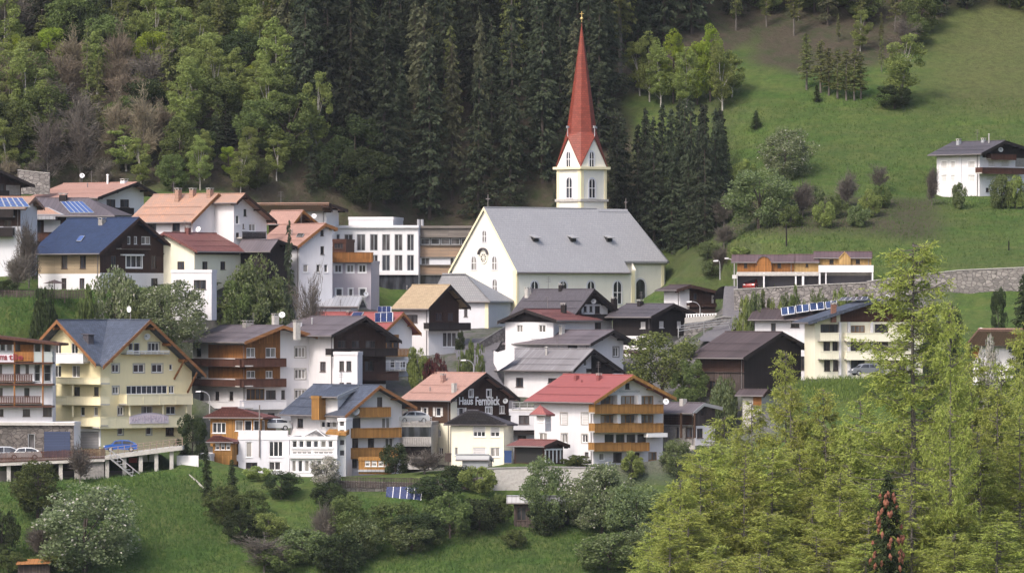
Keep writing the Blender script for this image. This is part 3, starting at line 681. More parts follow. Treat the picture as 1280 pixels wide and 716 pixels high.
    for (a, b) in ((foot[1], foot[2]), (foot[2], foot[3])):
        d = Vector((b[0] - a[0], b[1] - a[1], 0)); n = Vector((d.y, -d.x, 0)).normalized(); a3 = Vector((*a, 0)); b3 = Vector((*b, 0))
        mb.prism([a3 + n * .15 + Vector((0, 0, ze - .3)), b3 + n * .15 + Vector((0, 0, ze - .3)), b3 + Vector((0, 0, ze - .3)), a3 + Vector((0, 0, ze - .3))],
                 [a3 + n * .15 + Vector((0, 0, ze - .6)), b3 + n * .15 + Vector((0, 0, ze - .6)), b3 + Vector((0, 0, ze - .6)), a3 + Vector((0, 0, ze - .6))])
    h.part(mb, 'choir_cornice', lconc)
    mb = MB(); mb.tube((au, re - .3, az - .1), (au, re - .3, az + 1.5), .05, n=5); mb.box((au - .3, re - .34, az + .9), (au + .3, re - .26, az + 1.0)); h.part(mb, 'roof_cross', gutterm)
    mb = MB(); mb.tube((au, .5, az - .1), (au, .5, az + 1.8), .06, n=5); mb.box((au - .45, .46, az + 1.1), (au + .45, .54, az + 1.22)); h.part(mb, 'roof_cross', gutterm)
    # ---------------- tower (own frame)
    t = House('', '', '', 'D', 897, 48, 330, 271, 394, 475, wall=churchw, flat=377, roofmat=paley, parent=h, deep=16, ctrl=False)
    s_ = (t.WL + t.WR) / 2; t.WL = t.WR = s_; t.build()
    zt = t.zf; _, zc = t.uz('F', 300, 458)
    for z, w in ((zc, .22), (zt, .42)):
        mb = MB(); mb.box((-s_ - w, -w, z - .22), (w, s_ + w, z + .14)); t.part(mb, 'tower_cornice', paley if z == zt else lconc)
    for f, a, b in (('F', -.55, 0), ('S', 0, .55), ('F', -s_, -s_ + .45), ('S', s_ - .45, s_)):
        mb = MB(); t.fbox(mb, f, a, b, -3, zt - .3, .003, .07); t.part(mb, 'corner_band', paley)
    niche('F', 302, 402, 452, 13, hh=t); niche('S', 358, 405, 452, 14, hh=t)
    _, zg = t.uz('F', 300, 303); gz = zg
    mid = s_ / 2; ctr = Vector((-mid, mid, 0))
    mb = MB()
    corners = [(-s_, 0), (0, 0), (0, s_), (-s_, s_)]
    for i in range(4):
        a, b = corners[i], corners[(i + 1) % 4]; m_ = ((a[0] + b[0]) / 2, (a[1] + b[1]) / 2); mb.poly([(*a, zt + .14), (*b, zt + .14), (*m_, gz)])
    t.part(mb, 'tower_gable', churchw)
    for f, cx, x in (('F', 300, 9), ('S', 357, 10)): niche(f, cx, 338, 375, x, hh=t)
    _, zr = t.uz('F', 330, 288); tip = t.uz('F', 338, 13)[1]; R = s_ * .5 * .86
    mb = MB(); e = .35; T = (-mid, mid, tip)
    ring = []; lowc = []; gab = []
    for i in range(4):
        a, b = corners[i], corners[(i + 1) % 4]; m_ = Vector(((a[0] + b[0]) / 2, (a[1] + b[1]) / 2, 0)); n = (m_ - ctr).normalized()
        gab.append(Vector((m_.x, m_.y, gz + .15)) + n * e * .6); c = Vector((*a, 0)) - ctr; lowc.append(ctr + c * 1.05 + Vector((0, 0, zt + .2)))
    def ringpt(d, z): return ctr + d.normalized() * R + Vector((0, 0, z))
    for i in range(4):
        g_ = gab[i]; r1 = ringpt((g_ - ctr) * 1 - Vector((0, 0, (g_ - ctr).z)), zr)
        for cpt in (lowc[i], lowc[(i + 1) % 4]):
            d = cpt - ctr; d.z = 0; r2 = ringpt(d, zr) 
            mb.poly([T, r1, r2]); mb.poly([r1, g_, r2]); mb.poly([g_, cpt, r2])
            mb.poly([g_ - Vector((0, 0, .2)), cpt - Vector((0, 0, .2)), cpt, g_])
    t.part(mb, 'spire', r_spire)
    mb = MB(); mb.tube(T, (T[0], T[1], tip + 1.5), .06, n=6)
    bm = bmesh.new(); bmesh.ops.create_icosphere(bm, subdivisions=2, radius=.24, matrix=Matrix.Translation((T[0], T[1], tip + .5)))
    for f in bm.faces: mb.poly([v.co[:] for v in f.verts])
    bm.free(); mb.box((T[0] - .4, T[1] - .04, tip + 1.15), (T[0] + .4, T[1] + .04, tip + 1.25)); t.part(mb, 'spire_cross', mat('gilded_metal', (.7, .5, .2), .35, 'plain', metal=.8))
    for gpt in gab:
        mb = MB(); mb.tube(gpt, gpt + Vector((0, 0, 1.4)), .06, n=5); mb.box(gpt + Vector((-.16, -.16, 1.2)), gpt + Vector((.16, .16, 1.5))); t.part(mb, 'finial', metal)
    return h
ch = church()
h = House('sacristy', 'white annex with a hipped grey shingle roof against the church front', 'church annex', 'Y', 868, 22, 302, -90, 330, 760, wall=white2, apex=(315, 372), e1=(0, 574), e2=(0, 574), roofmat=r_church, hip=(3.6, 2), ov=.5, ovg=.5, WR=8)
h.win('F', 120, 630, 145, 690, 'd'); h.win('F', 282, 985, 300, 990, 'd') ; h.build()
mb = MB(); h.fbox(mb, 'F', -.5, 0, -3, h.tops['F'](0) - .1, .003, .06); h.part(mb, 'corner_band', paley)

h = House('chalet', 'brown-gabled chalet with a broad beige tiled roof in front of the white office building', 'house', 'C', 850, 52, 620, 478, 770, 800, apex=(728, 462), e1=(0, 578), e2=(0, 574), roofmat=r_beige, verge=blackwood, ov=1.0, ovg=1.3)
h.patch('S', 622, 400, 790, 690, brown); h.win('F', 505, 610, 565, 650, 'd', 2); h.wins_row('S', 600, 640, [(655, 690), (715, 745)], 'd', 2); h.wins_row('S', 697, 770, [(690, 760)], 'w', 3)
h.build(); h.balc('S', 622, 650, 828, 685, 1.2, blackwood); h.vent(512, 480, 468)
h.WLs = 0

h = House('shed', 'low shed with a pale metal roof in front of the lilac house', 'shed', 'C', 856, 10, 232, 70, 245, 620, wall=white2, apex=(0, 518), au=2.5, e1=(0, 566), e2=(0, 566), roofmat=r_metal, verge=metal, ov=.5, WR=5); h.build()
# ================================================================== centre and front left
h = House('village_house', 'house with a rose-red roof and tilted solar panels behind the brown balcony house', 'house', 'G', 838, 52, 385, 85, 482, 300, apex=(453, 84), e1=(0, 152), e2=(0, 156), roofmat=r_red, verge=vergew, ov=.8, ovg=1.0)
h.patch('S', 385, 160, 437, 210, honey); h.wins_row('S', 172, 205, [(395, 415), (418, 436)], 'd'); h.win('S', 408, 245, 425, 275, 'w'); h.win('S', 440, 250, 462, 275, 'w'); h.build()
h.balc('S', 385, 208, 474, 236, 1.2, honey, 'slats'); h.balc('S', 385, 252, 480, 284, 1.2, frame_w, 'rail')
h.panel([(280, 82), (316, 82), (308, 96), (272, 96)], solar); h.tilted([(0, 0), (0, 0), (410, 84), (365, 84)], .9); h.tilted([(0, 0), (0, 0), (416, 116), (355, 118)], 1.4)
h.chim(264, 92, 80, 14, r_red)
h = House('chalet', 'brown and white balcony house under a grey-brown roof, white block at its front corner', 'house', 'G', 826, 54, 212, 30, 392, 350, apex=(324, 98), e1=(0, 162), e2=(0, 182), roofmat=r_purp, verge=blackwood, ov=1.4, ovg=1.6)
h.patch('S', 205, 90, 395, 330, brown); h.win('F', 165, 253, 185, 287, 'd')
h.wins_row('S', 180, 206, [(226, 255), (275, 303), (322, 358)], 'd'); h.wins_row('S', 250, 285, [(320, 350)], 'd'); h.build()
h.balc('S', 205, 208, 432, 233, 1.4, blackwood); h.balc('S', 297, 288, 435, 316, 1.4, brown); h.chim(92, 135, 112, 24, white); h.vent(138, 125, 105, metal, .1)
h3 = House('', '', '', 'G', 822, 8, 294, 212, 300, 350, wall=white, flat=222, roofmat=white, parent=h, ctrl=False, WR=4)
h3.wins_row('F', 251, 285, [(232, 248), (256, 273)], 'd'); h3.wins_row('F', 325, 345, [(232, 248), (256, 273)], 'd'); h3.build()

h = House('hotel', 'white hotel with orange panels, arched windows and long dark brown balconies on the left', 'hotel', 'F', 826, 60, 290, 92, 546, 480, apex=(430, 110), e1=(0, 170), e2=(0, 163), roofmat=r_purp, verge=vergew, ov=1.2, ovg=2.0)
h.wins_row('F', 193, 225, [(105, 123)], 'd'); h.wins_row('F', 280, 306, [(105, 123)], 'd'); h.wins_row('F', 355, 388, [(118, 133), (175, 190), (228, 243)], 'd')
for b, d in ((180, 232), (262, 308)): h.patch('F', 150, b, 295, d, orange); h.patch('S', 285, b, 418, d, orange)
h.patch('S', 285, 100, 418, 232, orange)
h.wins_row('S', 192, 228, [(292, 325), (364, 402)], 'wc', 2); h.wins_row('S', 278, 305, [(292, 325), (364, 390)], 'wc', 2)
h.win('S', 286, 345, 360, 386, 'o', 4); h.win('S', 365, 350, 402, 383, 'd', 2); h.win('S', 422, 350, 436, 383, 'd')
for b, d in ((190, 228), (272, 308), (348, 380)): h.win('S', 473, b, 512, d, 'wc', 3, trim=lconc)
h.win('S', 372, 435, 398, 470, 'd'); h.build()
for b, d, m in ((232, 262, redbrown), (308, 337, redbrown), (388, 420, white)):
    h.balc('F', 80, b, 284, d, 1.3, m); h.balc('S', 268, b, 440, d, 1.3, m)
h.chim(400, 98, 66, 28, lconc); h.chim(480, 128, 92, 28, lconc); h.chim(298, 112, 92, 44, concrete); h.dish(425, 70, 12)

# yellow guesthouse: two crossing gables meeting in a valley above the corner
def yellow_house():
    h = House('guesthouse', 'large yellow guesthouse with two gables meeting at a blue-grey tiled valley roof', 'guesthouse', 'E', 806, 45, 375, 52, 716, 562, wall=yellow, gable='F', apex=(212, 90), e1=(0, 262), e2=(0, 262), ovg=1.6, ov=1.0, verge=vergew, roofmat=r_slate)
    au, az = h.pr[1]; ya, _ = h.uz('S', 560, 90, off=1.6); e = h.pr[2][1]; ovS = h.WR + 1.0
    sl = (az - e) / (ya + 1.0)
    eS2 = az - sl * (ovS - ya)
    def topS(u): return (e + (az - e) * (u + 1) / (ya + 1) if u < ya else az + (eS2 - az) * (u - ya) / (ovS - ya)) - h.t - .02
    h.tops['S'] = topS; h.tops['B'] = lambda u: topS(h.WR); tF = h.line; h.tops['F'] = tF; h.tops['L'] = lambda u: min(tF(-h.WL + .01), topS(u))
    # facade S needs its own apex breakpoint: patch splits the cell there
    h.patches.append(('S', -99, ya, 900, 901, yellow))
    W = h.wins_row
    W('F', 175, 215, [(205, 228), (265, 290)], 'w'); W('F', 258, 303, [(202, 228), (268, 298)], 'w', 2); W('F', 338, 372, [(276, 298), (350, 368)], 'd'); W('F', 412, 446, [(300, 316), (350, 365)], 'w')
    W('S', 174, 220, [(500, 522)], 'w', 1); W('S', 174, 205, [(553, 594)], 'w', 3, trim=lconc); h.win('S', 480, 174, 497, 203, 'w')
    W('S', 254, 284, [(418, 444), (498, 538), (567, 606)], 'w', trim=lconc); W('S', 254, 275, [(632, 644)], 'w')
    W('S', 337, 364, [(420, 443)], 'w', trim=lconc); h.win('S', 472, 334, 625, 364, 'w', 8); h.win('S', 630, 334, 650, 362, 'w')
    W('S', 413, 443, [(440, 460)], 'w', trim=lconc); W('S', 410, 440, [(527, 570), (620, 655)], 'w', 2)
    W('S', 488, 516, [(440, 459), (546, 565)], 'w', trim=lconc); h.win('S', 618, 486, 650, 520, 'd')
    roof = h._roof; h._roof = lambda: None; h.build(); h._roof = roof
    zf = lambda x: az - sl * abs(x - au) ; mb = MB(); O = 1.0; G = 1.6; t = h.t
    # slopes in plan, each clipped along valley / intersection lines
    zE = az - sl * (abs(-G - 0) * 0)
    cz = lambda d: az - sl * d
    k = ya + G                                              # corner valley foot
    V0 = (G * 0 + min(au + (ya + G), O + .6), -min(ya + G, 1e9), 0)
    half = -au; halfS = ya
    # F gable right slope: triangle apexF_front, ridge crossing, valley foot
    X = (au, ya, az); foot = (O, -O, cz(half + O)); 
    mb.slab([(au, -G, az), X, (foot[0], foot[1], foot[2]), (half + O + au, -G, cz(half + O))], t)
    mb.slab([X, (G, ya, az), (G, ya - (halfS + O), cz(halfS + O)), foot], t)
    # F gable left slope and S gable back slope
    mb.slab([(au, -G, az), (-h.WL - O, -G, cz(abs(-h.WL - O - au))), (-h.WL - O, h.WR + O, cz(abs(-h.WL - O - au))), (au, ya, az)], t)
    mb.slab([(G, ya, az), (G, h.WR + O, cz(h.WR + O - ya)), (-h.WL - O, h.WR + O, cz(h.WR + O - ya)), (au, ya, az)], t)
    mb.tube((au, -G, az + .03), (au, ya, az + .03), .12, n=5); mb.tube((G, ya, az + .03), (au, ya, az + .03), .12, n=5)
    h.roofobj = h.part(mb, 'roof', r_slate); h.kind = 'gable'
    h.planes = {'near': [(au, -G, az), X, (foot[0], foot[1], foot[2]), (O, -G, cz(half + O))], 'far': [X, (G, ya, az), (G, -O, cz(halfS + O)), foot]}
    def board(p, q):
        p = Vector(p); q = Vector(q); mb = MB(); dz = Vector((0, 0, 1)); d = Vector((0, -.07, 0)) if abs(p.y - q.y) < .1 else Vector((.07, 0, 0))
        mb.hexa([p - dz * .42, q - dz * .42, q + d - dz * .42, p + d - dz * .42, p + dz * .06, q + dz * .06, q + d + dz * .06, p + d + dz * .06]); h.part(mb, 'bargeboard', vergew, h.roofobj)
    board((au, -G, az), (O, -G, cz(half + O))); board((au, -G, az), (-h.WL - O, -G, cz(abs(-h.WL - O - au))))
    board((G, ya, az), (G, -O, cz(halfS + O))); board((G, ya, az), (G, h.WR + O, cz(h.WR + O - ya)))
    for f in (.1, .45, .8):                                   # purlins under the overhangs
        for side in (-1, 1):
            d = f * (halfS + O); mb = MB(); y = ya + side * d; mb.box((-.1, y - .13, cz(d) - t - .42), (G - .08, y + .13, cz(d) - t - .08)); h.part(mb, 'purlin', vergew, h.roofobj)
            d = f * (half + O); mb = MB(); x = au + side * d; mb.box((x - .13, -G + .08, cz(d) - t - .42), (x + .13, .1, cz(d) - t - .08)); h.part(mb, 'purlin', vergew, h.roofobj)
    for a, b in (((690, 235), (650, 310)), ((735, 285), (700, 360))):   # diagonal struts at the right end
        u, z = h.uz('S', *a, off=1.4); u2, z2 = h.uz('S', *b, off=.05); mb = MB(); mb.tube(h.fp('S', min(u, h.WR + .6), z, 1.4), h.fp('S', min(u2, h.WR - .1), z2, .02), .13, n=4); h.part(mb, 'strut', vergew)
    # bay and balconies
    B = lambda *a, **k: h.balc(*a, **k)
    B('F', 195, 212, 310, 250, dep=1.2, m=frame_w); B('F', 195, 302, 374, 328, dep=1.6, m=paley); B('F', 192, 372, 374, 406, dep=1.6, m=paley); B('F', 275, 452, 374, 485, dep=1.3, m=paley)
    B('S', 474, 366, 718, 402, dep=1.6, m=paley); B('S', 372, 450, 722, 486, dep=1.3, m=paley); B('S', 474, 204, 632, 216, dep=1.2, m=frame_w, rail='rail')
    h.boxpx('S', 476, 212, 632, 334, -.3, .55, yellow, 'bay') if False else None
    for u in (484, 608, 696):
        a, z0 = h.uz('S', u, 446, off=1.1); _, z1 = h.uz('S', u, 404, off=1.1); mb = MB(); mb.tube(h.fp('S', a, z0, 1.1), h.fp('S', a, z1, 1.1), .14, n=8); h.part(mb, 'column', paley)
    for u, b, d in ((207, 330, 372), (272, 330, 372), (272, 408, 450)):
        a, z0 = h.uz('F', u, d, off=1.3); _, z1 = h.uz('F', u, b, off=1.3); mb = MB(); mb.tube(h.fp('F', a, z0, 1.3), h.fp('F', a, z1, 1.3), .13, n=8); h.part(mb, 'column', paley)
    # painted sign on the lowest balcony
    u0, z0 = h.uz('S', 482, 476, off=1.36); u1, z1 = h.uz('S', 628, 447, off=1.36); um = (u0 + u1) / 2; N = 10
    pts = [(u0, z0), (u1, z0)] + [(u1 + (u0 - u1) * i / N, z1 + .45 * math.sin(math.pi * i / N)) for i in range(N + 1)]
    mb = MB(); mb.prism([h.fp('S', *q, 1.42) for q in pts], [h.fp('S', *q, 1.36) for q in pts]); so = h.part(mb, 'sign', mat('pinkish_sign', (.66, .58, .62), .6, 'plain'))
    mb = MB(); ink = mat('faded_violet_ink', (.46, .39, .47), .6, 'plain'); ink2 = mat('sign_edge', (.5, .42, .5), .6, 'plain')
    for i in range(2, len(pts) - 1): mb.tube(h.fp('S', *pts[i], 1.43), h.fp('S', *pts[i + 1], 1.43), .04, n=4)
    rnd = random.Random(3); nL = 11                            # faded lettering: too worn in the photo to read, kept as strokes
    for i in range(nL):
        c = u0 + (u1 - u0) * (i + .9) / (nL + .8); zt = z1 + .3 * math.sin(math.pi * (i + .5) / nL) - .1; zb_ = z0 + .22; w = (u1 - u0) / nL * .33
        mb.tube(h.fp('S', c - w, zb_, 1.43), h.fp('S', c - w, zt, 1.43), .05, n=4)
        if rnd.random() < .8: mb.tube(h.fp('S', c - w, (zt + zb_) / 2, 1.43), h.fp('S', c + w, (zt + zb_) / 2 + rnd.uniform(-.15, .15), 1.43), .04, n=4)
        mb.tube(h.fp('S', c + w, zb_ if rnd.random() < .7 else (zt + zb_) / 2, 1.43), h.fp('S', c + w * rnd.choice((1, .2)), zt, 1.43), .05, n=4)
    h.part(mb, 'lettering', ink, so)
    u0, z1 = h.uz('F', 289, 503); u1, z0 = h.uz('F', 371, 560); 
    mb = MB(); h.fbox(mb, 'F', u0, u1, z0 - .3, z1, .003, .06); h.part(mb, 'garage_door', mat('grey_garage_door', (.3, .29, .3), .6, 'planks_h', .1))
    mb = MB(); h.fbox(mb, 'F', u0 - .3, u0, z0, z1 + .3, .003, .12); h.fbox(mb, 'F', u1, u1 + .3, z0, z1 + .3, .003, .12); h.fbox(mb, 'F', u0, u1, z1, z1 + .3, .003, .12); h.part(mb, 'garage_frame', frame_w)
    p = h.hit(333, 172, 'near'); mb = MB(); mb.slab([(p.x - .9, p.y - .6, p.z + 1.1), (p.x + .5, p.y - .6, p.z + 1.0), (p.x + .5, p.y + .6, p.z + 1.0), (p.x - .9, p.y + .6, p.z + 1.1)], .1); mb.box((p.x - .7, p.y - .45, p.z - .4), (p.x + .35, p.y + .45, p.z + .95)); h.part(mb, 'roof_dormer', r_dark, h.roofobj)
    h.dish(550, 152, 13, 'S', .5)
    p = Vector((au + 4.4, ya, az)); mb = MB(); mb.tube(p, p + Vector((0, 0, 1.2)), .06, n=5); 
    for i in range(10):
        a0, a1 = 2 * math.pi * i / 10, 2 * math.pi * (i + 1) / 10; mb.poly([p + Vector((0, -.1, 1.4)), p + Vector((.42 * math.cos(a0), -.25, 1.4 + .42 * math.sin(a0))), p + Vector((.42 * math.cos(a1), -.25, 1.4 + .42 * math.sin(a1)))], 1)
    h.part(mb, 'satellite_dish', [gutterm, dishm], h.roofobj)
    return h
yellow_house()

# left apartment hotel with red railings and stone ground floor
h = House('hotel', 'white and wood apartment hotel at the left edge with red lettering and red-brown balconies', 'hotel', 'E', 800, 8, 276, -220, 285, 600, wall=white, flat=472, roofmat=white, WR=4)
h.patch('F', -230, 478, 290, 640, dstone); h.win('F', 104, 513, 130, 600, 'g', 1); h.wins_row('F', 422, 448, [(-4, 14), (85, 112)], 'd') if False else None; h.build()
u0, z1 = h.uz('F', 165, 505); u1, z0 = h.uz('F', 262, 600); mb = MB(); h.fbox(mb, 'F', u0, u1, z0, z1, .003, .08); h.part(mb, 'garage_door', mat('blue_garage_door', (.04, .055, .11), .5, 'planks_h', .1))
h.boxpx('F', -220, 470, 278, 482, .09, .35, lconc, 'ledge')
u = House('', '', '', 'E', 802, 8, 196, -220, 215, 600, wall=white2, flat=172, roofmat=redbrown, parent=h, ctrl=False, WR=2)
u.patch('F', 53, 170, 126, 240, orange); 
u.wins_row('F', 170, 203, [(54, 76)], 'd'); u.wins_row('F', 172, 205, [(-30, -5), (0, 20), (24, 46)], 'g', 1); u.wins_row('F', 255, 290, [(-10, 8), (52, 75), (95, 108)], 'd'); u.wins_row('F', 342, 374, [(-8, 10), (90, 110)], 'd'); u.wins_row('F', 421, 448, [(-8, 13), (85, 112)], 'd'); 
u.wins_row('F', 170, 232, [(128, 152), (162, 190)], 'g', 1); u.wins_row('F', 255, 318, [(128, 150), (163, 190)], 'g', 1, ny=2); u.win('F', 160, 405, 196, 448, 'd', 2); u.build()
for b, d, a, c in ((290, 322, -100, 122), (372, 403, -100, 152)): u.balc('F', a, b, c, d, 1.3, redbrown, 'slats')
gp = mat('grey_panel', (.33, .36, .37), .6, 'plain')
o = u.balc('F', -100, 212, 50, 246, 1.2, gp); u.boxpx('F', 53, 208, 126, 243, .0, 1.25, orange, 'timber_panel'); u.balc('F', 127, 207, 194, 246, 1.2, gp)
u.text('F', 'ma', 0, 221, 27, 238, mat('dark_red_letters', (.22, .03, .04), .5, 'plain'), 1.34); u.text('F', 'tlie', 33, 215, 86, 238, MATS['dark_red_letters'], 1.34)
u.boxpx('F', -100, 216, 52, 246, 1.24, 1.3, mat('pale_lilac_panel', (.55, .5, .56), .6, 'plain'), 'sign_panel')
for b in (246, 326, 408): u.boxpx('F', -100, b, 196, b + 7, 0, 1.35, redbrown, 'floor_edge')
for x in (51, 157): u.boxpx('F', x, 168, x + 5, 408, 1.1, 1.3, orange, 'post')
# sloping mono-pitch roof with brown fascia
zA = u.uz('F', -100, 120, off=2)[1]; zB = u.uz('F', 226, 176, off=2)[1]; xB = u.uz('F', 222, 176, off=2)[0]; xA = -u.WL - 1
mb = MB(); mb.slab([(xA, -2, zA), (xB, -2, zB), (xB, 3.5, zB), (xA, 3.5, zA)], .3); o = u.part(mb, 'canopy_roof', redbrown)
mb = MB(); mb.poly([(xA, .0, u.zf - .2), (0, 0, u.zf - .2), (0, 0, zB - .25), (xA, 0, zA - .3)]); u.part(mb, 'upper_wall', brown)

# annex with terrace, glazed gazebo on top and orange timber bays
h = House('hotel_annex', 'low white flat-roofed annex below the balcony hotel, roof terrace on top', 'annex', 'F', 803, 6, 452, 262, 458, 655, flat=526, roofmat=white, WR=9, wall=white2)
h.win('F', 290, 542, 313, 600, 'wc', 1); h.win('F', 376, 540, 428, 598, 'w', 3); h.win('F', 290, 619, 333, 642, 'd', 2); h.win('F', 375, 616, 420, 648, 'w', 2); h.build()
h.boxpx('F', 262, 500, 446, 527, -.5, .05, white, 'parapet'); mb = MB(); a, z = h.uz('F', 341, 600, off=.15); _, z2 = h.uz('F', 341, 405, off=.15); mb.tube(h.fp('F', a, z, .15), h.fp('F', a, z2, .15), .09, n=6); h.part(mb, 'flue', gutterm)
h.boxpx('F', 158, 590, 262, 614, -6, .05, white, 'terrace_edge')
g_ = House('pavilion', 'glazed pavilion with a brown hipped roof and orange eaves above the white annex', 'pavilion', 'F', 808, 14, 345, 158, 368, 530, wall=honey, apex=(350, 416), e1=(0, 450), e2=(0, 450), roofmat=r_redb, verge=honey, hip=(3.2, 2.6), ov=.5, ovg=.5, WR=7, ctrl=False, deep=1)
g_.wins_row('F', 462, 502, [(250, 280), (284, 312), (318, 340)], 'w', 1); g_.win('F', 165, 470, 215, 510, 'w', 3); g_.win('S', 350, 462, 362, 500, 'w', 1); g_.build()
g_.boxpx('F', 150, 449, 352, 459, .2, .52, honey, 'eaves_board')
g_ = House('timber_bay', 'small orange timber bay with a brown roof beside the white annex', 'bay room', 'F', 802, 18, 238, 167, 262, 592, wall=honey, apex=(240, 521), e1=(0, 541), e2=(0, 541), roofmat=r_redb, hip=(1.4, 1), ov=.3, ovg=.3, WR=4, ctrl=False, deep=1.2)
g_.wins_row('F', 548, 572, [(176, 192), (196, 212), (216, 232)], 'h', 1); g_.build()
h = House('garden_room', 'white block with a large sloping side wall left of the orange timber bay', 'annex', 'F', 800, 6, 160, 113, 262, 670, flat=590, roofmat=white, WR=7, ctrl=False); h.build()

# blue roofed balcony house
h = House('guesthouse', 'white guesthouse with orange balconies on three floors and a blue-grey roof', 'guesthouse', 'G', 802, 54, 258, 64, 447, 640, apex=(372, 335), e1=(0, 438), e2=(0, 410), roofmat=r_slate, verge=vergew, ov=1.3, ovg=1.5)
h.win('F', 87, 448, 107, 480, 'd'); h.wins_row('F', 450, 480, [(168, 182), (186, 200), (205, 220)], 'w', 1)
h.wins_row('S', 375, 410, [(362, 380)], 'd'); h.win('S', 278, 447, 305, 482, 'd', 1); h.win('S', 378, 445, 408, 482, 'wc', 2); h.wins_row('S', 517, 550, [(272, 297), (330, 352)], 'd'); h.win('S', 390, 515, 418, 550, 'wc', 2); h.win('S', 272, 590, 293, 617, 'd', 1)
h.build(); h.balc('S', 303, 410, 408, 442, 1.1, honey); h.balc('S', 260, 482, 445, 512, 1.3, honey); h.balc('S', 260, 550, 445, 583, 1.3, honey)
h.dish(290, 425, 14, 'S', .8)
b_ = House('', '', '', 'G', 797.5, 8, 400, 298, 407, 640, wall=honey, flat=585, roofmat=honey, parent=h, ctrl=False, WR=3, deep=0); b_.wins_row('F', 590, 613, [(320, 338), (343, 361), (366, 384), (388, 400)], 'hc', 1); b_.build(); b_.boxpx('F', 296, 624, 402, 632, 0, .25, r_metal, 'ledge')
# dormer and raised ridge roof
d = House('', '', '', 'G', 803, 30, 226, 163, 250, 420, wall=white, apex=(300, 338), e1=(0, 372), e2=(0, 372), roofmat=r_slate, verge=frame_g, parent=h, ctrl=False, deep=1.5, ov=1.0, ovg=.5, WR=7); d.build()
d = House('', '', '', 'G', 802.5, 30, 162, 136, 172, 412, wall=honey, flat=374, roofmat=honey, parent=h, ctrl=False, deep=1.5, WR=4); d.build()
# glazed stair tower and conservatory
tw = House('', '', '', 'G', 798.5, 14, 254, 227, 262, 600, wall=frame_w, flat=450, roofmat=white, parent=h, ctrl=False, WR=3)
for b in (455, 486, 520, 556): tw.win('F', 231, b, 250, b + 22, 'w', 1)
tw.build()
cv = House('', '', '', 'G', 797, 8, 224, 62, 232, 645, wall=white, flat=514, roofmat=white, parent=h, WR=7)
cv.wins_row('F', 524, 549, [(69, 87), (92, 110), (116, 137), (142, 160), (167, 187), (193, 210)], 'w', 1); cv.wins_row('F', 556, 571, [(69, 137), (143, 211)], 'h', 4)
cv.wins_row('F', 592, 632, [(68, 83), (90, 105), (112, 128), (133, 150), (155, 170), (176, 190), (196, 212)], 'w', 1); cv.build()
cv.boxpx('F', 60, 575, 225, 586, 0, .3, white, 'ledge')
p = [cv.uz('F', x, 512)[0] for x in (105, 182)]; mb = MB(); xm = sum(p) / 2; z0 = cv.zf + .1; wd = (p[1] - p[0]) / 2
for i, (a, b) in enumerate((((p[0], .5), (p[1], .5)), ((p[1], .5), (p[1], 3.5)), ((p[1], 3.5), (p[0], 3.5)), ((p[0], 3.5), (p[0], .5)))):
    mb.poly([(*a, z0), (*b, z0), (xm, 2, z0 + .85)])
    mb.tube((*a, z0), (xm, 2, z0 + .85), .05, n=4, mi=1); mb.tube((*a, z0), (*b, z0), .05, n=4, mi=1)
cv.part(mb, 'glass_pyramid', [glass[2], frame_w])
mb = MB(); mb.prism([(xm + wd, .5, z0 + .5), (xm + wd + 2.6, .5, z0 + .5), (xm + wd + 2.6, 3, z0 + .9), (xm + wd, 3, z0 + .9)], [(xm + wd, .5, z0 + .3), (xm + wd + 2.6, .5, z0 + .1), (xm + wd + 2.6, 3, z0 + .3), (xm + wd, 3, z0 + .7)]); cv.part(mb, 'awning', honey)

# Haus Fernblick
h = House('guesthouse', 'dark brown and cream chalet with white lettering on its gable and a pinkish roof', 'guesthouse', 'H', 812, 52, 262, 72, 522, 570, wall=cream, apex=(421, 165), e1=(0, 286), e2=(0, 280), roofmat=r_pink, verge=blackwood, ov=.9, ovg=1.2)
h.patch('F', 60, 200, 262, 390, midbrown); h.patch('S', 291, 100, 530, 480, brown); h.patch('S', 258, 100, 530, 290, brown)
h.wins_row('F', 318, 358, [(138, 155), (195, 218)], 's', 1); h.win('F', 197, 418, 218, 450, 'w'); h.win('F', 208, 498, 228, 530, 'w')
h.wins_row('S', 240, 271, [(345, 361), (425, 441)], 'w', 1, trim=frame_w); h.win('S', 300, 320, 322, 358, 's'); h.win('S', 420, 318, 445, 345, 'w', trim=frame_w); h.win('S', 480, 310, 505, 345, 'wc'); h.build()
h.text('S', 'Haus', 300, 272, 362, 306, frame_w, .16); h.text('S', 'Fernblick', 374, 270, 482, 308, frame_w, .16)
h.dish(508, 290, 11, 'S', .4); h.balc('S', 480, 355, 545, 392, 1.2, blackwood); h.chim(229, 205, 168, 26, r_pink); h.chim(278, 250, 210, 22, lconc, cap=False); h.vent(170, 245, 230)
h3 = House('', '', '', 'H', 806, 10, 500, 262, 512, 575, wall=cream, apex=(505, 332), e1=(0, 392), e2=(0, 392), roofmat=r_dark, hip=(3.3, 3.3), ov=.5, ovg=.5, parent=h, WR=7)
h3.win('F', 363, 402, 418, 450, 'h', 3); h3.win('F', 440, 405, 482, 450, 'h', 2); h3.win('F', 360, 497, 420, 532, 'b', 2); h3.win('F', 440, 497, 482, 540, 'wc', 2); h3.win('F', 281, 497, 295, 532, 'wc'); h3.build()
mb = MB(); h3.fbox(mb, 'F', -h3.WL - .02, -h3.WL + .06, -1, h3.zb * 0 + h3.tops['F'](0), .003, .08); h3.part(mb, 'downpipe', gutterm)
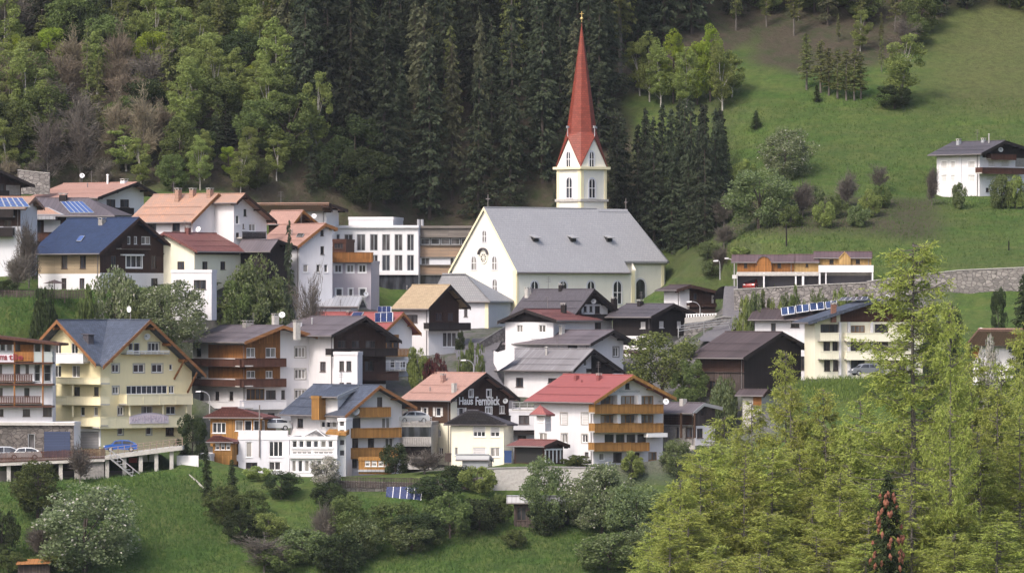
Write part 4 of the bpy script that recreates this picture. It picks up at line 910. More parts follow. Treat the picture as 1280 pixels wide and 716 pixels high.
# car deck left of it
h = House('car_deck', 'raised concrete parking deck left of the lettered chalet with a railing', 'parking deck', 'H', 806, 6, 175, 45, 180, 560, wall=lconc, flat=388, roofmat=concrete, WR=8, ctrl=False, deep=1)
h.patch('F', 40, 405, 180, 450, gdark); h.patch('F', 40, 490, 180, 540, blackwood); h.build(); h.balc('F', 50, 452, 170, 492, .8, concrete, 'slats'); h.balc('F', 45, 360, 178, 392, .1, frame_g, 'rail', name='railing')

# ================================================================== centre right
h = House('guesthouse', 'white guesthouse under a bright red roof with three tiers of honey-coloured balconies', 'guesthouse', 'J', 800, 54, 363, 143, 622, 410, apex=(512, 86), e1=(0, 186), e2=(0, 170), roofmat=r_red, verge=honey, ov=1.0, ovg=1.5)
for b, d in ((163, 195), (233, 265)): h.wins_row('S', b, d, [(390, 445), (466, 522), (540, 588)], 'oc', 3)
h.wins_row('S', 306, 338, [(405, 440), (447, 480), (487, 520), (527, 560)], 'd', 1); h.win('S', 482, 115, 498, 137, 'd'); h.win('S', 385, 376, 405, 403, 'w'); h.win('S', 437, 374, 470, 409, 'd', 1); h.win('S', 500, 375, 535, 409, 'd', 1); h.win('S', 568, 372, 600, 403, 'oc')
h.wins_row('F', 226, 268, [(241, 266)], 'b', trim=lconc); h.wins_row('F', 226, 268, [(319, 344)], 'b', trim=lconc); h.win('F', 244, 303, 266, 338, 'wc', trim=lconc); h.win('F', 320, 306, 342, 337, 'w', trim=lconc); h.win('F', 330, 372, 345, 390, 'd')
h.win('F', 160, 300, 190, 330, 'wc'); h.build()
for b, d, a, c in ((195, 227, 369, 624), (265, 297, 369, 624), (337, 367, 367, 572)):
    n = 3
    for i in range(n): h.balc('S', a + (c - a) * i / n + (1 if i else 0), b, a + (c - a) * (i + 1) / n - 1, d, 1.3, honey)
for x in (453, 530): h.boxpx('S', x, 160, x + 12, 300, 0, .9, white, 'pillar')
h.boxpx('S', 565, 302, 640, 316, .6, 1.4, mat('awning_white', (.75, .75, .75), .7, 'plain'), 'awning'); h.chim(300, 103, 86, 14, r_red, cap=False); h.chim(384, 103, 80, 18, r_red); h.vent(320, 112, 106, r_red)
h.dish(633, 184, 12, 'S', 1.5)
mb = MB(); rnd = random.Random(5)                           # small dark painted lettering, too small in the photo to read
for i in range(12):
    x = 459 + i * 6.6; u_, zt = h.uz('S', x, 142); _, zb_ = h.uz('S', x, 150); u2, _ = h.uz('S', x + 3.6, 142)
    h.fbox(mb, 'S', u_, u_ + .05, zb_, zt, .004, .02); h.fbox(mb, 'S', u2, u2 + .05, zb_, zt, .004, .02)
    zz = rnd.choice((zb_, zt - .05, (zb_ + zt) / 2)); h.fbox(mb, 'S', u_ + .05, u2, zz, zz + .05, .004, .02)
h.part(mb, 'lettering', frame_g)
t_ = House('', '', '', 'J', 799, 30, 183, 151, 206, 330, wall=white, apex=(196, 198), e1=(0, 231), e2=(0, 231), roofmat=r_red, hip=(1.15, 1.15), ov=.35, ovg=.35, parent=h, ctrl=False, deep=-.9)
t_.wins_row('F', 236, 262, [(157, 178)], 'b'); t_.win('S', 187, 236, 202, 262, 'b'); t_.deep = -1.15; t_.build()

h = House('open_garage', 'small carport with a red-brown roof and white glazed end before the red-roofed guesthouse', 'carport', 'J', 794, 40, 178, 68, 250, 412, wall=brown, apex=(228, 328), e1=(0, 349), e2=(0, 346), roofmat=r_redb, verge=brown, ov=.6, ovg=.6)
h.patch('F', 74, 356, 172, 412, rubber); h.build()  # black patch paints the dark open interior onto the solid front wall
for x in (184, 198, 212, 226, 240): h.boxpx('S', x, 362, x + 3, 412, .02, .12, frame_w, 'post')
h.boxpx('S', 182, 360, 248, 364, .02, .14, frame_w, 'beam')
h = House('village_house', 'white flat-roofed house with railed terrace between lettered chalet and red-roofed guesthouse', 'house', 'J', 816, 8, 146, 50, 160, 350, wall=white2, flat=215, roofmat=white, WR=9)
h.win('F', 85, 235, 124, 268, 'd', 2); h.win('F', 80, 310, 112, 330, 'd'); h.build(); h.balc('F', 60, 186, 145, 217, .15, metal, 'rail', name='railing'); h.balc('F', 50, 290, 146, 306, .8, blackwood)

h = House('hotel_annex', 'annex with a purplish curved-edge roof and a wooden gable right of the red-roofed guesthouse', 'annex', 'R', 806, 50, 410, 175, 560, 590, wall=white, apex=(478, 141), e1=(0, 212), e2=(0, 172), roofmat=r_purp, verge=metal, ov=.8, ovg=.5, ctrl=False)
h.patch('S', 405, 100, 560, 308, weather); h.patch('F', 170, 225, 410, 305, redbrown); h.patch('F', 170, 305, 410, 600, concrete); h.win('S', 455, 190, 475, 235, 'd'); h.win('S', 425, 330, 470, 400, 'd', 2); h.wins_row('F', 320, 400, [(270, 290), (340, 400)], 'd'); h.win('S', 520, 470, 545, 540, 'd'); h.build()
for z in (245, 262, 280, 298): h.boxpx('F', 180, z, 405, z + 5, .02, .5, midbrown, 'slat')
for x in (298, 400): h.boxpx('F', x, 215, x + 9, 400, .9, 1.1, midbrown, 'post')
h.boxpx('F', 178, 200, 410, 215, .0, 1.6, r_purp, 'porch_roof') if False else None
h.chim(322, 150, 108, 56, lconc, cap=False); h.boxpx('F', 0, 630, 330, 645, -3, 1.2, r_metal, 'terrace_slab'); h.balc('F', 0, 575, 330, 632, .9, concrete)
h.balc('S', 410, 456, 610, 480, 1.2, lconc)

# ---- the dark stack in front of the church (labels by position in the stack)
h = House('village_house', 'large dark-roofed house just below the church nave with a white chimney on its roof', 'house', 'I', 856, 50, 520, 215, 738, 340, wall=white, apex=(640, 96), e1=(0, 238), e2=(0, 238), roofmat=r_dark, verge=blackwood, ovg=1.5)
h.patch('S', 515, 50, 745, 272, blackwood); h.patch('S', 568, 180, 714, 236, white); h.wins_row('S', 190, 222, [(580, 597), (613, 629)], 'd'); h.win('S', 643, 190, 672, 232, 'd'); h.wins_row('S', 282, 318, [(505, 525), (552, 570), (583, 600), (615, 630), (643, 678)], 'd'); h.build()
h.balc('S', 520, 238, 742, 268, 1.2, blackwood); h.chim(268, 132, 86, 38, lconc, cap=True); h.chim(455, 98, 66, 34, blackwood); h.dish(637, 165, 15, 'S', .8)
h = House('village_house', 'dark brown chalet with a white base right of the dark-roofed stack below the church', 'house', 'I', 852, 52, 958, 742, 1176, 480, wall=white, apex=(1086, 178), e1=(0, 248), e2=(0, 244), roofmat=r_dark, verge=blackwood, ovg=1.2, ov=1.0)
h.band(100, 357, blackwood) ; h.wins_row('F', 278, 315, [(897, 925)], 'b'); h.wins_row('S', 275, 312, [(1003, 1028), (1102, 1124)], 'b'); h.wins_row('F', 366, 415, [(885, 928)], 'd'); h.wins_row('S', 366, 415, [(992, 1035), (1110, 1130)], 'd'); h.build()
h.balc('S', 955, 318, 1178, 352, 1.2, blackwood); h.chim(750, 186, 140, 38, blackwood); h.chim(897, 188, 155, 36, blackwood); h.balc('F', 800, 432, 945, 458, 1.5, brown, 'slats')
h = House('village_house', 'white house with a red roof slope and a black triangular gable in the dark stack', 'house', 'I', 844, 24, 410, 142, 640, 350, wall=white, gable='F', apex=(248, 208), e1=(0, 276), e2=(0, 268), roofmat=r_redb, verge=blackwood, ov=.8, ovg=.8)
h.patch('F', 100, 150, 410, 280, blackwood); h.wins_row('F', 295, 338, [(205, 240), (328, 368)], 'wc', trim=frame_w); h.build(); h.chim(468, 228, 175, 34, blackwood)
h = House('village_house', 'white house with a dark grey seamed roof, second from the bottom of the dark stack', 'house', 'I', 838, 46, 610, 190, 802, 570, wall=white, apex=(750, 325), e1=(0, 400), e2=(0, 398), roofmat=r_purp, verge=blackwood, ov=1.3, ovg=1.6)
h.win('S', 745, 420, 775, 472, 'wc', 2, trim=concrete); h.wins_row('F', 408, 432, [(218, 250), (275, 310), (490, 545)], 'd'); h.build(); h.chim(458, 345, 298, 34, lconc); h.vent(280, 375, 345)
h = House('village_house', 'white house with a weathered pale grey roof directly above the red-roofed guesthouse', 'house', 'I', 828, 46, 514, 136, 740, 700, wall=white, apex=(636, 431), e1=(0, 548), e2=(0, 556), roofmat=r_grey, verge=blackwood, ov=1.0, ovg=1.3)
h.patch('S', 622, 400, 760, 600, blackwood); h.win('F', 200, 590, 242, 642, 'd', 2); h.win('F', 380, 592, 430, 620, 'd', 2); h.win('S', 580, 490, 600, 525, 'wc'); h.build(); h.balc('S', 625, 540, 745, 565, 1.0, blackwood); h.vent(372, 462, 420, lconc, .14)

h = House('village_house', 'small white and dark wooden house with a brown roof right of the church choir', 'house', 'Q', 864, 62, 128, -40, 325, 400, wall=white, apex=(142, 156), e1=(0, 188), e2=(0, 214), roofmat=r_brown, verge=brown, ov=.9, ovg=.8) if False else \
    House('village_house', 'small white and dark wooden house with a brown roof right of the church choir', 'house', 'Q', 864, 66, 60, -60, 325, 395, wall=white, apex=(140, 156), e1=(0, 190), e2=(0, 214), roofmat=r_brown, verge=brown, ov=.9, ovg=.9)
h.patch('S', 130, 100, 330, 420, brown); h.win('S', 295, 232, 312, 290, 'b'); h.win('S', 160, 215, 190, 270, 'd'); h.build(); h.balc('S', 132, 290, 330, 318, 1.0, brown); h.balc('S', 132, 335, 320, 385, 1.2, frame_d)

h = House('barn', 'big dark brown wooden barn with a wide brown roof above the foreground larches', 'barn', 'K', 815, 50, 358, 164, 590, 650, wall=blackwood, apex=(514, 406), e1=(0, 510), e2=(0, 472), roofmat=r_brown, verge=blackwood, ov=1.0, ovg=1.0)
h.patch('F', 160, 480, 358, 568, brown); h.patch('F', 160, 568, 358, 700, weather); h.win('F', 215, 605, 240, 640, 'n'); h.win('S', 535, 540, 560, 555, 'd'); h.build()
h.boxpx('F', 165, 566, 356, 571, .02, .2, weather, 'beam')
h = House('shed', 'little shed with an orange door in front of the big dark barn', 'shed', 'K', 806, 30, 430, 352, 478, 712, wall=lconc, apex=(455, 640), e1=(0, 662), e2=(0, 660), roofmat=r_brown, ov=.5, ovg=.5)
h.build(); h.boxpx('F', 395, 668, 428, 712, .003, .08, orange, 'door')

# garages on the retaining wall
VIEWS['G5'] = (900, 300, 6.4)
h = House('garage_building', 'long timber-clad garage building with white pillars on top of the stone retaining wall', 'garage building', 'G5', 850, 3, 1222, 136, 1236, 368, wall=lconc, flat=262, roofmat=lconc, WR=7, deep=5)
h.patch('F', 140, 285, 1225, 380, mat('painted_bay_shade', (.12, .11, .125), var=.2)); h.build()  # wall darkened in colour to stand for the shade inside the open bays
for x, w in ((136, 3), (345, 12), (600, 12), (655, 18), (790, 14), (842, 10), (1214, 12)): h.boxpx('F', x, 262, x + w, 385, .002, 1.6, white, 'pillar')
h.boxpx('F', 130, 268, 790, 286, 0, 1.65, lconc, 'slab'); h.boxpx('F', 788, 202, 1228, 258, 0, 1.65, white, 'parapet')
a = House('', '', '', 'G5', 851, 3, 590, 138, 600, 268, wall=orange, apex=(0, 122), au=3, t=.12, e1=(0, 172), e2=(0, 172), roofmat=r_garage, ov=.3, ovg=.1, parent=h, ctrl=False, WR=6, deep=0); a.wins_row('F', 184, 222, [(192, 218), (460, 490)], 'd'); a.build()
b = House('', '', '', 'G5', 851, 3, 788, 593, 796, 268, wall=goldw, apex=(0, 118), au=3, t=.12, e1=(0, 172), e2=(0, 172), roofmat=r_garage, ov=.3, ovg=.1, parent=h, ctrl=False, WR=6, deep=0); b.wins_row('F', 190, 215, [(685, 705)], 'd'); b.build()
c = House('', '', '', 'G5', 851.5, 3, 1210, 796, 1222, 268, wall=goldw, apex=(0, 96), au=3, t=.12, e1=(0, 137), e2=(0, 137), roofmat=r_garage, ov=.3, ovg=.1, parent=h, ctrl=False, WR=6, deep=0); c.wins_row('F', 155, 190, [(876, 908), (1086, 1120)], 'd'); c.build()
def gd(hh, x0, x1, ytop, ybot, roundt, m):
    u0, z0 = hh.uz('F', x0, ybot, off=.5); u1, z1 = hh.uz('F', x1, ytop, off=.5); um = (u0 + u1) / 2; r = (u1 - u0) / 2; mb = MB()
    zs = z0 + (z1 - z0) * (.45 if roundt else .5)
    if roundt: pts = [(u0, z0), (u1, z0)] + [(um + r * math.cos(math.pi * i / 8), zs + (z1 - zs) * math.sin(math.pi * i / 8)) for i in range(9)]
    else: pts = [(u0, z0), (u1, z0), (u1, zs), (um, z1), (u0, zs)]
    mb.prism([hh.fp('F', *q, .5) for q in pts], [hh.fp('F', *q, -2.2) for q in pts]); hh.part(mb, 'gable_dormer', m)
    mb = MB(); e = pts[2:]
    for i in range(len(e) - 1): mb.prism([hh.fp('F', e[i][0], e[i][1] + .14, .62), hh.fp('F', e[i + 1][0], e[i + 1][1] + .14, .62), hh.fp('F', *e[i + 1], .62), hh.fp('F', *e[i], .62)], [hh.fp('F', e[i][0], e[i][1] + .14, -2), hh.fp('F', e[i + 1][0], e[i + 1][1] + .14, -2), hh.fp('F', *e[i + 1], -2), hh.fp('F', *e[i], -2)])
    hh.part(mb, 'dormer_roof', r_purp if roundt else goldw)
gd(a, 290, 412, 132, 266, True, orange); gd(c, 950, 1044, 100, 200, False, goldw)

# white apartment blocks right
h = House('apartment_house', 'low-roofed white apartment house with a row of blue solar panels along its roof edge', 'apartment house', 'K', 834, 12, 642, 402, 690, 640, wall=white, apex=(0, 312), au=4, e1=(0, 354), e2=(0, 354), roofmat=r_brown, verge=r_brown, ov=.8, WR=8) 
h.win('F', 452, 372, 458, 405, 'd') ; h.win('F', 468, 370, 487, 405, 'd'); h.win('F', 548, 355, 583, 388, 'd', 2); h.win('F', 605, 362, 638, 388, 'd', 2); h.win('F', 605, 432, 634, 465, 'd', 2); h.win('F', 590, 505, 636, 560, 'd', 2); h.build()
for q in ([(508, 308), (563, 300), (566, 330), (511, 338)], [(567, 298), (620, 292), (623, 320), (570, 328)], [(624, 290), (682, 283), (685, 312), (627, 319)], [(688, 283), (735, 278), (738, 305), (691, 311)]): h.panel(q, lift=.7, cols=2, frame=frame_w)
h.chim(728, 330, 290, 18, mat('brick_chimney', (.28, .14, .1), pat='brick')) 
h = House('apartment_house', 'cream-white apartment block with three tiers of balconies behind the tall larch', 'apartment house', 'L', 816, 74, 66, 20, 548, 650, wall=cream, apex=(345, 300), e1=(0, 402), e2=(0, 392), roofmat=r_slate, verge=r_slate, ov=1.4, ovg=1.6)
h.patch('S', 180, 250, 560, 402, redbrown)
h.wins_row('S', 412, 450, [(92, 172), (335, 395), (437, 487)], 'd', 2); h.win('S', 228, 418, 290, 450, 'oc', 3); h.wins_row('S', 490, 532, [(105, 135), (145, 170), (228, 280), (333, 395), (437, 485)], 'd', 2); h.wins_row('S', 572, 620, [(108, 135), (148, 172), (228, 290), (347, 365), (430, 478)], 'd', 2); h.build()
for b, d in ((450, 488), (532, 570)):
    h.balc('S', 92, b, 176, d, 1.2, cream, 'slats'); h.balc('S', 210, b, 400, d, 1.2, cream); h.balc('S', 405, b, 500, d, 1.2, cream)
for x in (176, 216, 318): h.boxpx('S', x, 402, x + 9, 640, .0, .5, white, 'pillar')
h.chim(150, 362, 316, 26, MATS['brick_chimney']); h.panel([(185, 292), (305, 288), (300, 300), (170, 305)], solar, cols=5, lift=.5)
h.dish(390, 292, 12, 'S', 2.3)

h = House('village_house', 'white farmhouse alone on the right-hand meadow with a grey roof and brown balconies', 'house', 'Z', 888, 50, 672, 246, 1130, 645, wall=white, apex=(926, 128), e1=(0, 252), e2=(0, 225), roofmat=r_dark, verge=blackwood, ov=.9, ovg=1.3)
h.patch('S', 700, 100, 1140, 303, blackwood); h.patch('S', 1028, 300, 1140, 390, concrete)
for b, d in ((333, 402), (468, 537)): h.wins_row('F', b, d, [(293, 347), (388, 428), (560, 625)], 'b', trim=frame_w)
h.wins_row('S', 322, 385, [(760, 820), (890, 962)], 'b', 2); h.wins_row('S', 466, 522, [(745, 828), (870, 962)], 'b', 2); h.wins_row('S', 595, 636, [(735, 766), (795, 830)], 'd'); h.win('S', 890, 590, 950, 645, 'd'); h.build()
h.balc('S', 700, 392, 1135, 460, 1.4, redbrown); h.balc('S', 790, 258, 1035, 318, 1.0, redbrown); h.chim(465, 165, 112, 45, frame_g); h.chim(712, 140, 112, 40, frame_g); h.vent(765, 150, 65, lconc, .09); h.dish(882, 218, 20, 'S', .6)
mb = MB(); h.fbox(mb, 'F', *sorted((h.uz('F', 470, 300)[0], h.uz('F', 495, 300)[0])), -2, h.tops['F'](0) - .05, .003, .1); h.part(mb, 'wall_pier', white2)
h = House('village_house', 'house with a dusty pink roof and an orange timber gable end at the right edge', 'house', 'U', 800, 30, 705, 545, 900, 700, wall=white, gable='S', apex=(840, 386), e1=(0, 520), e2=(0, 480), roofmat=r_pink, verge=orange, ov=.8) if False else \
    House('village_house', 'house with a dusty pink roof and white dish at the right edge among larches', 'house', 'U', 800, 16, 880, 600, 930, 700, wall=white, apex=(900, 388), e1=(0, 482), e2=(0, 482), roofmat=r_pink, verge=orange, hip=(0, 2.2), ov=.7, WR=10)
h.patch('F', 590, 470, 640, 560, orange); h.build(); h.dish(650, 395, 15); h.vent(755, 475, 450)

# garden shed on the meadow, greenhouse
h = House('shed', 'small wooden garden shed with a flat grey metal roof on the lower meadow', 'shed', 'P', 778, 8, 930, 736, 950, 290, wall=weather, flat=205, roofmat=r_metal, WR=4) if 'P' in VIEWS else None
VIEWS['P'] = (400, 560, 3.0476)
h = House('shed', 'small wooden garden shed with a flat grey metal roof on the lower meadow', 'shed', 'P', 778, 12, 925, 738, 945, 290, wall=weather, apex=(935, 183), e1=(0, 207), e2=(0, 186), roofmat=r_metal, verge=metal, ov=.5, ovg=.4, WR=4)
h.win('F', 748, 222, 785, 275, 'n', 2); h.build()
h = House('greenhouse', 'small grey polytunnel greenhouse against the cream annex of the lettered chalet', 'greenhouse', 'H', 800, 10, 430, 314, 438, 588, wall=mat('clouded_plastic', (.26, .27, .29), .35, 'plain'), apex=(434, 530), e1=(0, 550), e2=(0, 550), roofmat=MATS['clouded_plastic'], verge=frame_g, ov=.15, ovg=.1, WR=3); h.build()
# ================================================================== terrain
def cp(px, py, Y): q = P3(px, py, Y); CTRL.append((q.x, q.y, q.z))
for px in range(-120, 1500, 160):
    cp(px, 600, 789); cp(px, 722, 766); cp(px, 790, 752)
for x in (-200, -100, 0, 100, 200):                # near side of the valley, below the frame
    CTRL += [(x, -60, 66), (x, 0, 57.8), (x, 120, 46), (x, 260, 37), (x, 380, 35), (x, 480, 33.5), (x, 560, 27), (x, 640, 19), (x, 700, 16), (x, 735, 20)]
for px in (-60, 60, 180): cp(px, 412, 818); cp(px, 372, 832); cp(px, 368, 837)
cp(240, 384, 834); cp(262, 386, 834); cp(330, 420, 836); cp(400, 420, 836)
for px in (-60, 60, 200, 340): cp(px, 246, 892); cp(px, 252, 886)
for px in (400, 470): cp(px, 262, 904)
for px in (560, 640, 720, 800, 860): cp(px, 300, 912)
cp(880, 300, 896); cp(860, 330, 884); cp(840, 350, 876); cp(905, 312, 872); cp(960, 302, 872)
for px in (1040, 1120, 1200, 1290): cp(px, 300, 866)
for px in (1150, 1210, 1290): cp(px, 338, 846); cp(px, 376, 842); cp(px, 425, 828); cp(px, 470, 812)
for px in (940, 1000, 1070): cp(px, 362, 848.5); cp(px, 398, 842)
cp(985, 485, 812); cp(1080, 480, 805); cp(1080, 540, 790)
cp(600, 470, 820); cp(640, 455, 828); cp(610, 440, 842); cp(620, 415, 858); cp(900, 398, 852); cp(915, 375, 858); cp(860, 410, 846); cp(940, 400, 840)
cp(470, 372, 884); cp(470, 395, 870); cp(440, 420, 858); cp(240, 565, 797); cp(420, 600, 790); cp(700, 586, 791.5); cp(560, 590, 791.5)
slope = [(-200, .66), (-100, .66), (0, .66), (60, .6), (120, .52), (200, .5)]
for px in (-120, 0, 120, 240, 360, 480, 600, 720, 840):
    Yb = 896 if px < 380 else 908; zb = P3(px, 246 if px < 380 else 262, Yb).z
    for d in (14, 30, 50, 75, 110, 170, 300, 520): q = P3(px, 0, Yb + d); CTRL.append((q.x, q.y, zb + .62 * d if d < 120 else zb + .62 * 110 + .4 * (d - 110)))
for px in (960, 1060, 1160, 1280, 1400):
    for (py, Y) in ((285, 872), (243, 890), (200, 905), (150, 922), (100, 937), (50, 952), (0, 966), (-60, 982)): cp(px, py, Y)
    q = P3(px, -60, 982)
    for d in (60, 160, 300, 440): CTRL.append((q.x, q.y + d, q.z + .42 * d))
C_ = np.array(CTRL, float); S_ = 50.
def _phi(r): return r
def fit(C):
    X = C[:, :2] / S_; n = len(X); d = np.linalg.norm(X[:, None] - X[None], axis=2); A = np.zeros((n + 3, n + 3))
    A[:n, :n] = d - np.eye(n) * .012; A[:n, n] = 1; A[:n, n + 1:] = X; A[n, :n] = 1; A[n + 1:, :n] = X.T
    b = np.zeros(n + 3); b[:n] = C[:, 2]; return X, np.linalg.solve(A, b)
X_, W_ = fit(C_)
def zfield(P):
    P = P / S_; out = np.empty(len(P))
    for i in range(0, len(P), 4000):
        p = P[i:i + 4000]; d = np.linalg.norm(p[:, None] - X_[None], axis=2); out[i:i + 4000] = d @ W_[:-3] + W_[-3] + p @ W_[-2:]
    return out
gx = np.concatenate([np.arange(-620, -140, 24), np.arange(-140, 141, 1.6), np.arange(160, 640, 24)])
gy = np.concatenate([np.arange(-60, 700, 12), np.arange(700, 1010, 1.6), np.arange(1015, 1420, 15)])
GX, GY = np.meshgrid(gx, gy); cl = np.clip(GX, -150, 150)
GZ = zfield(np.stack([cl.ravel(), GY.ravel()], 1)).reshape(GX.shape)
# the near valley side keeps clear of the line of sight
lim = CZ - .0450 * GY - 1.0
GZ = np.where(GY < 730, np.minimum(GZ, np.where(GY > 60, lim, GZ)), GZ)
rn = np.random.default_rng(4)
def vnoise(x, y, s, seed):
    r = np.random.default_rng(seed); T = r.random((64, 64)); x = x / s; y = y / s; xi = np.floor(x).astype(int); yi = np.floor(y).astype(int); fx = x - xi; fy = y - yi
    fx = fx * fx * (3 - 2 * fx); fy = fy * fy * (3 - 2 * fy); g = lambda a, b: T[a % 64, b % 64]
    return (g(xi, yi) * (1 - fx) + g(xi + 1, yi) * fx) * (1 - fy) + (g(xi, yi + 1) * (1 - fx) + g(xi + 1, yi + 1) * fx) * fy - .5
GZ = GZ + np.where(GY > 700, vnoise(GX, GY, 9, 1) * .5 + vnoise(GX, GY, 3.5, 2) * .22, 0)
for (Mi_, wl, wr, zb_, cy_) in PADS:                 # every building stands on a level cut into the slope
    q = [Mi_[0][0] * GX + Mi_[0][1] * GY + Mi_[0][3], Mi_[1][0] * GX + Mi_[1][1] * GY + Mi_[1][3]]
    dx = np.maximum(np.maximum(-wl - q[0], q[0]), 0); dy = np.maximum(np.maximum(-q[1], q[1] - wr), 0); d_ = np.hypot(dx, dy)
    GZ = np.where(d_ < 6, np.minimum(GZ, zb_ - .12 + np.maximum(d_ - 1.5, 0) * .9), GZ)
pxg_ = 640 + GX / np.maximum(GY, 1) * FOC
inn = (pxg_ > -40) & (pxg_ < 226) & (GY > 788.5) & (GY < 799.5); GZ = np.where(inn, np.minimum(GZ, CZ + (HOR - np.interp(pxg_, [0, 130, 228], [602, 598, 584])) / FOC * GY), GZ)
inn = (pxg_ > -40) & (pxg_ < 232) & (GY >= 799.5) & (GY < 816); GZ = np.where(inn, np.minimum(GZ, CZ + (HOR - np.interp(pxg_, [0, 130, 228], [578, 571, 560])) / FOC * GY), GZ)
inn = (pxg_ > 410) & (pxg_ < 765) & (GY > 780) & (GY < 790.5); GZ = np.where(inn, np.minimum(GZ, CZ + (HOR - (614 + np.clip(788 - GY, 0, 9) * 1.5)) / FOC * GY), GZ)
inn = (pxg_ > 760) & (pxg_ < 920) & (GY > 783) & (GY < 799); GZ = np.where(inn, np.minimum(GZ, CZ + (HOR - 606) / FOC * GY), GZ)
def ground(x, y):
    x = min(max(x, gx[0]), gx[-1] - .01); y = min(max(y, gy[0]), gy[-1] - .01)
    i = int(np.searchsorted(gx, x, 'right') - 1); j = int(np.searchsorted(gy, y, 'right') - 1); fx = (x - gx[i]) / (gx[i + 1] - gx[i]); fy = (y - gy[j]) / (gy[j + 1] - gy[j])
    return float((GZ[j, i] * (1 - fx) + GZ[j, i + 1] * fx) * (1 - fy) + (GZ[j + 1, i] * (1 - fx) + GZ[j + 1, i + 1] * fx) * fy)
def gpt(px, py, y0=745., y1=1200.):
    """first ground point seen along the photo ray"""
    k = (px - 640) / FOC; e = (HOR - py) / FOC; Y = y0
    while Y < y1:
        if ground(k * Y, Y) >= CZ + e * Y:
            if Y > y0: Y -= 1.5
            while ground(k * Y, Y) < CZ + e * Y: Y += .3
            return Vector((k * Y, Y, ground(k * Y, Y)))
        Y += 1.8
    return None
PXg = 640 + GX / np.maximum(GY, 1) * FOC; PYg = HOR - (GZ - CZ) / np.maximum(GY, 1) * FOC
def sm(x, a, b): t = np.clip((x - a) / (b - a), 0, 1); return t * t * (3 - 2 * t)
wob = vnoise(GX, GY, 14, 5) * 26 + vnoise(GX, GY, 5, 6) * 14
# forest floor: behind the village, left of the meadow, and along the top of the meadow
edge = np.interp(PYg, [-80, 40, 75, 130, 200, 262, 300, 330], [1500, 960, 900, 780, 800, 880, 850, 810])
ff = sm(edge + wob - PXg, -12, 14) * sm(GY, 893, 900)
ff = np.maximum(ff, sm(GY, 905, 912) * sm(PXg, 915, 960) * sm(np.interp(PXg, [900, 1000, 1100, 1200, 1290], [75, 100, 85, 10, 18]) + wob * .5 - PYg, -6, 14))
scrub = sm(PXg, 890, 930) * (1 - sm(PXg, 1150, 1200)) * sm(PYg + wob * .4, 240, 252) * (1 - sm(PYg + wob * .4, 288, 300)) * sm(GY, 860, 866)
ff = np.maximum(ff, scrub * .85); ff = np.maximum(ff, sm(GY, 868, 874) * (1 - sm(PXg, 900, 935)) * sm(PXg, 820, 850) * .35)
pave = sm(GY, 796, 801) * (1 - sm(GY, 868, 874)) * (1 - sm(PXg, 1150, 1200)); pave *= sm(PXg + wob, 200, 260)
pave *= 1 - sm(PXg, 925, 950) * (PYg < 368); pave *= 1 - sm(PXg, 960, 1000) * (1 - sm(GY, 812, 816))
dry = sm(PXg + wob, 1080, 1230) * sm(150 + wob - PYg, -10, 30) * sm(GY, 880, 890)
v = np.stack([GX.ravel(), GY.ravel(), GZ.ravel()], 1); nx, ny = len(gx), len(gy)
idx = np.arange(nx * ny).reshape(ny, nx); F_ = np.stack([idx[:-1, :-1].ravel(), idx[:-1, 1:].ravel(), idx[1:, 1:].ravel(), idx[1:, :-1].ravel()], 1)
me = bpy.data.meshes.new('ground'); me.from_pydata(v.tolist(), [], F_.tolist()); me.polygons.foreach_set('use_smooth', [True] * len(F_))
ca = me.color_attributes.new('cover', 'FLOAT_COLOR', 'POINT'); ca.data.foreach_set('color', np.stack([ff.ravel(), pave.ravel(), dry.ravel(), np.ones(nx * ny)], 1).ravel())
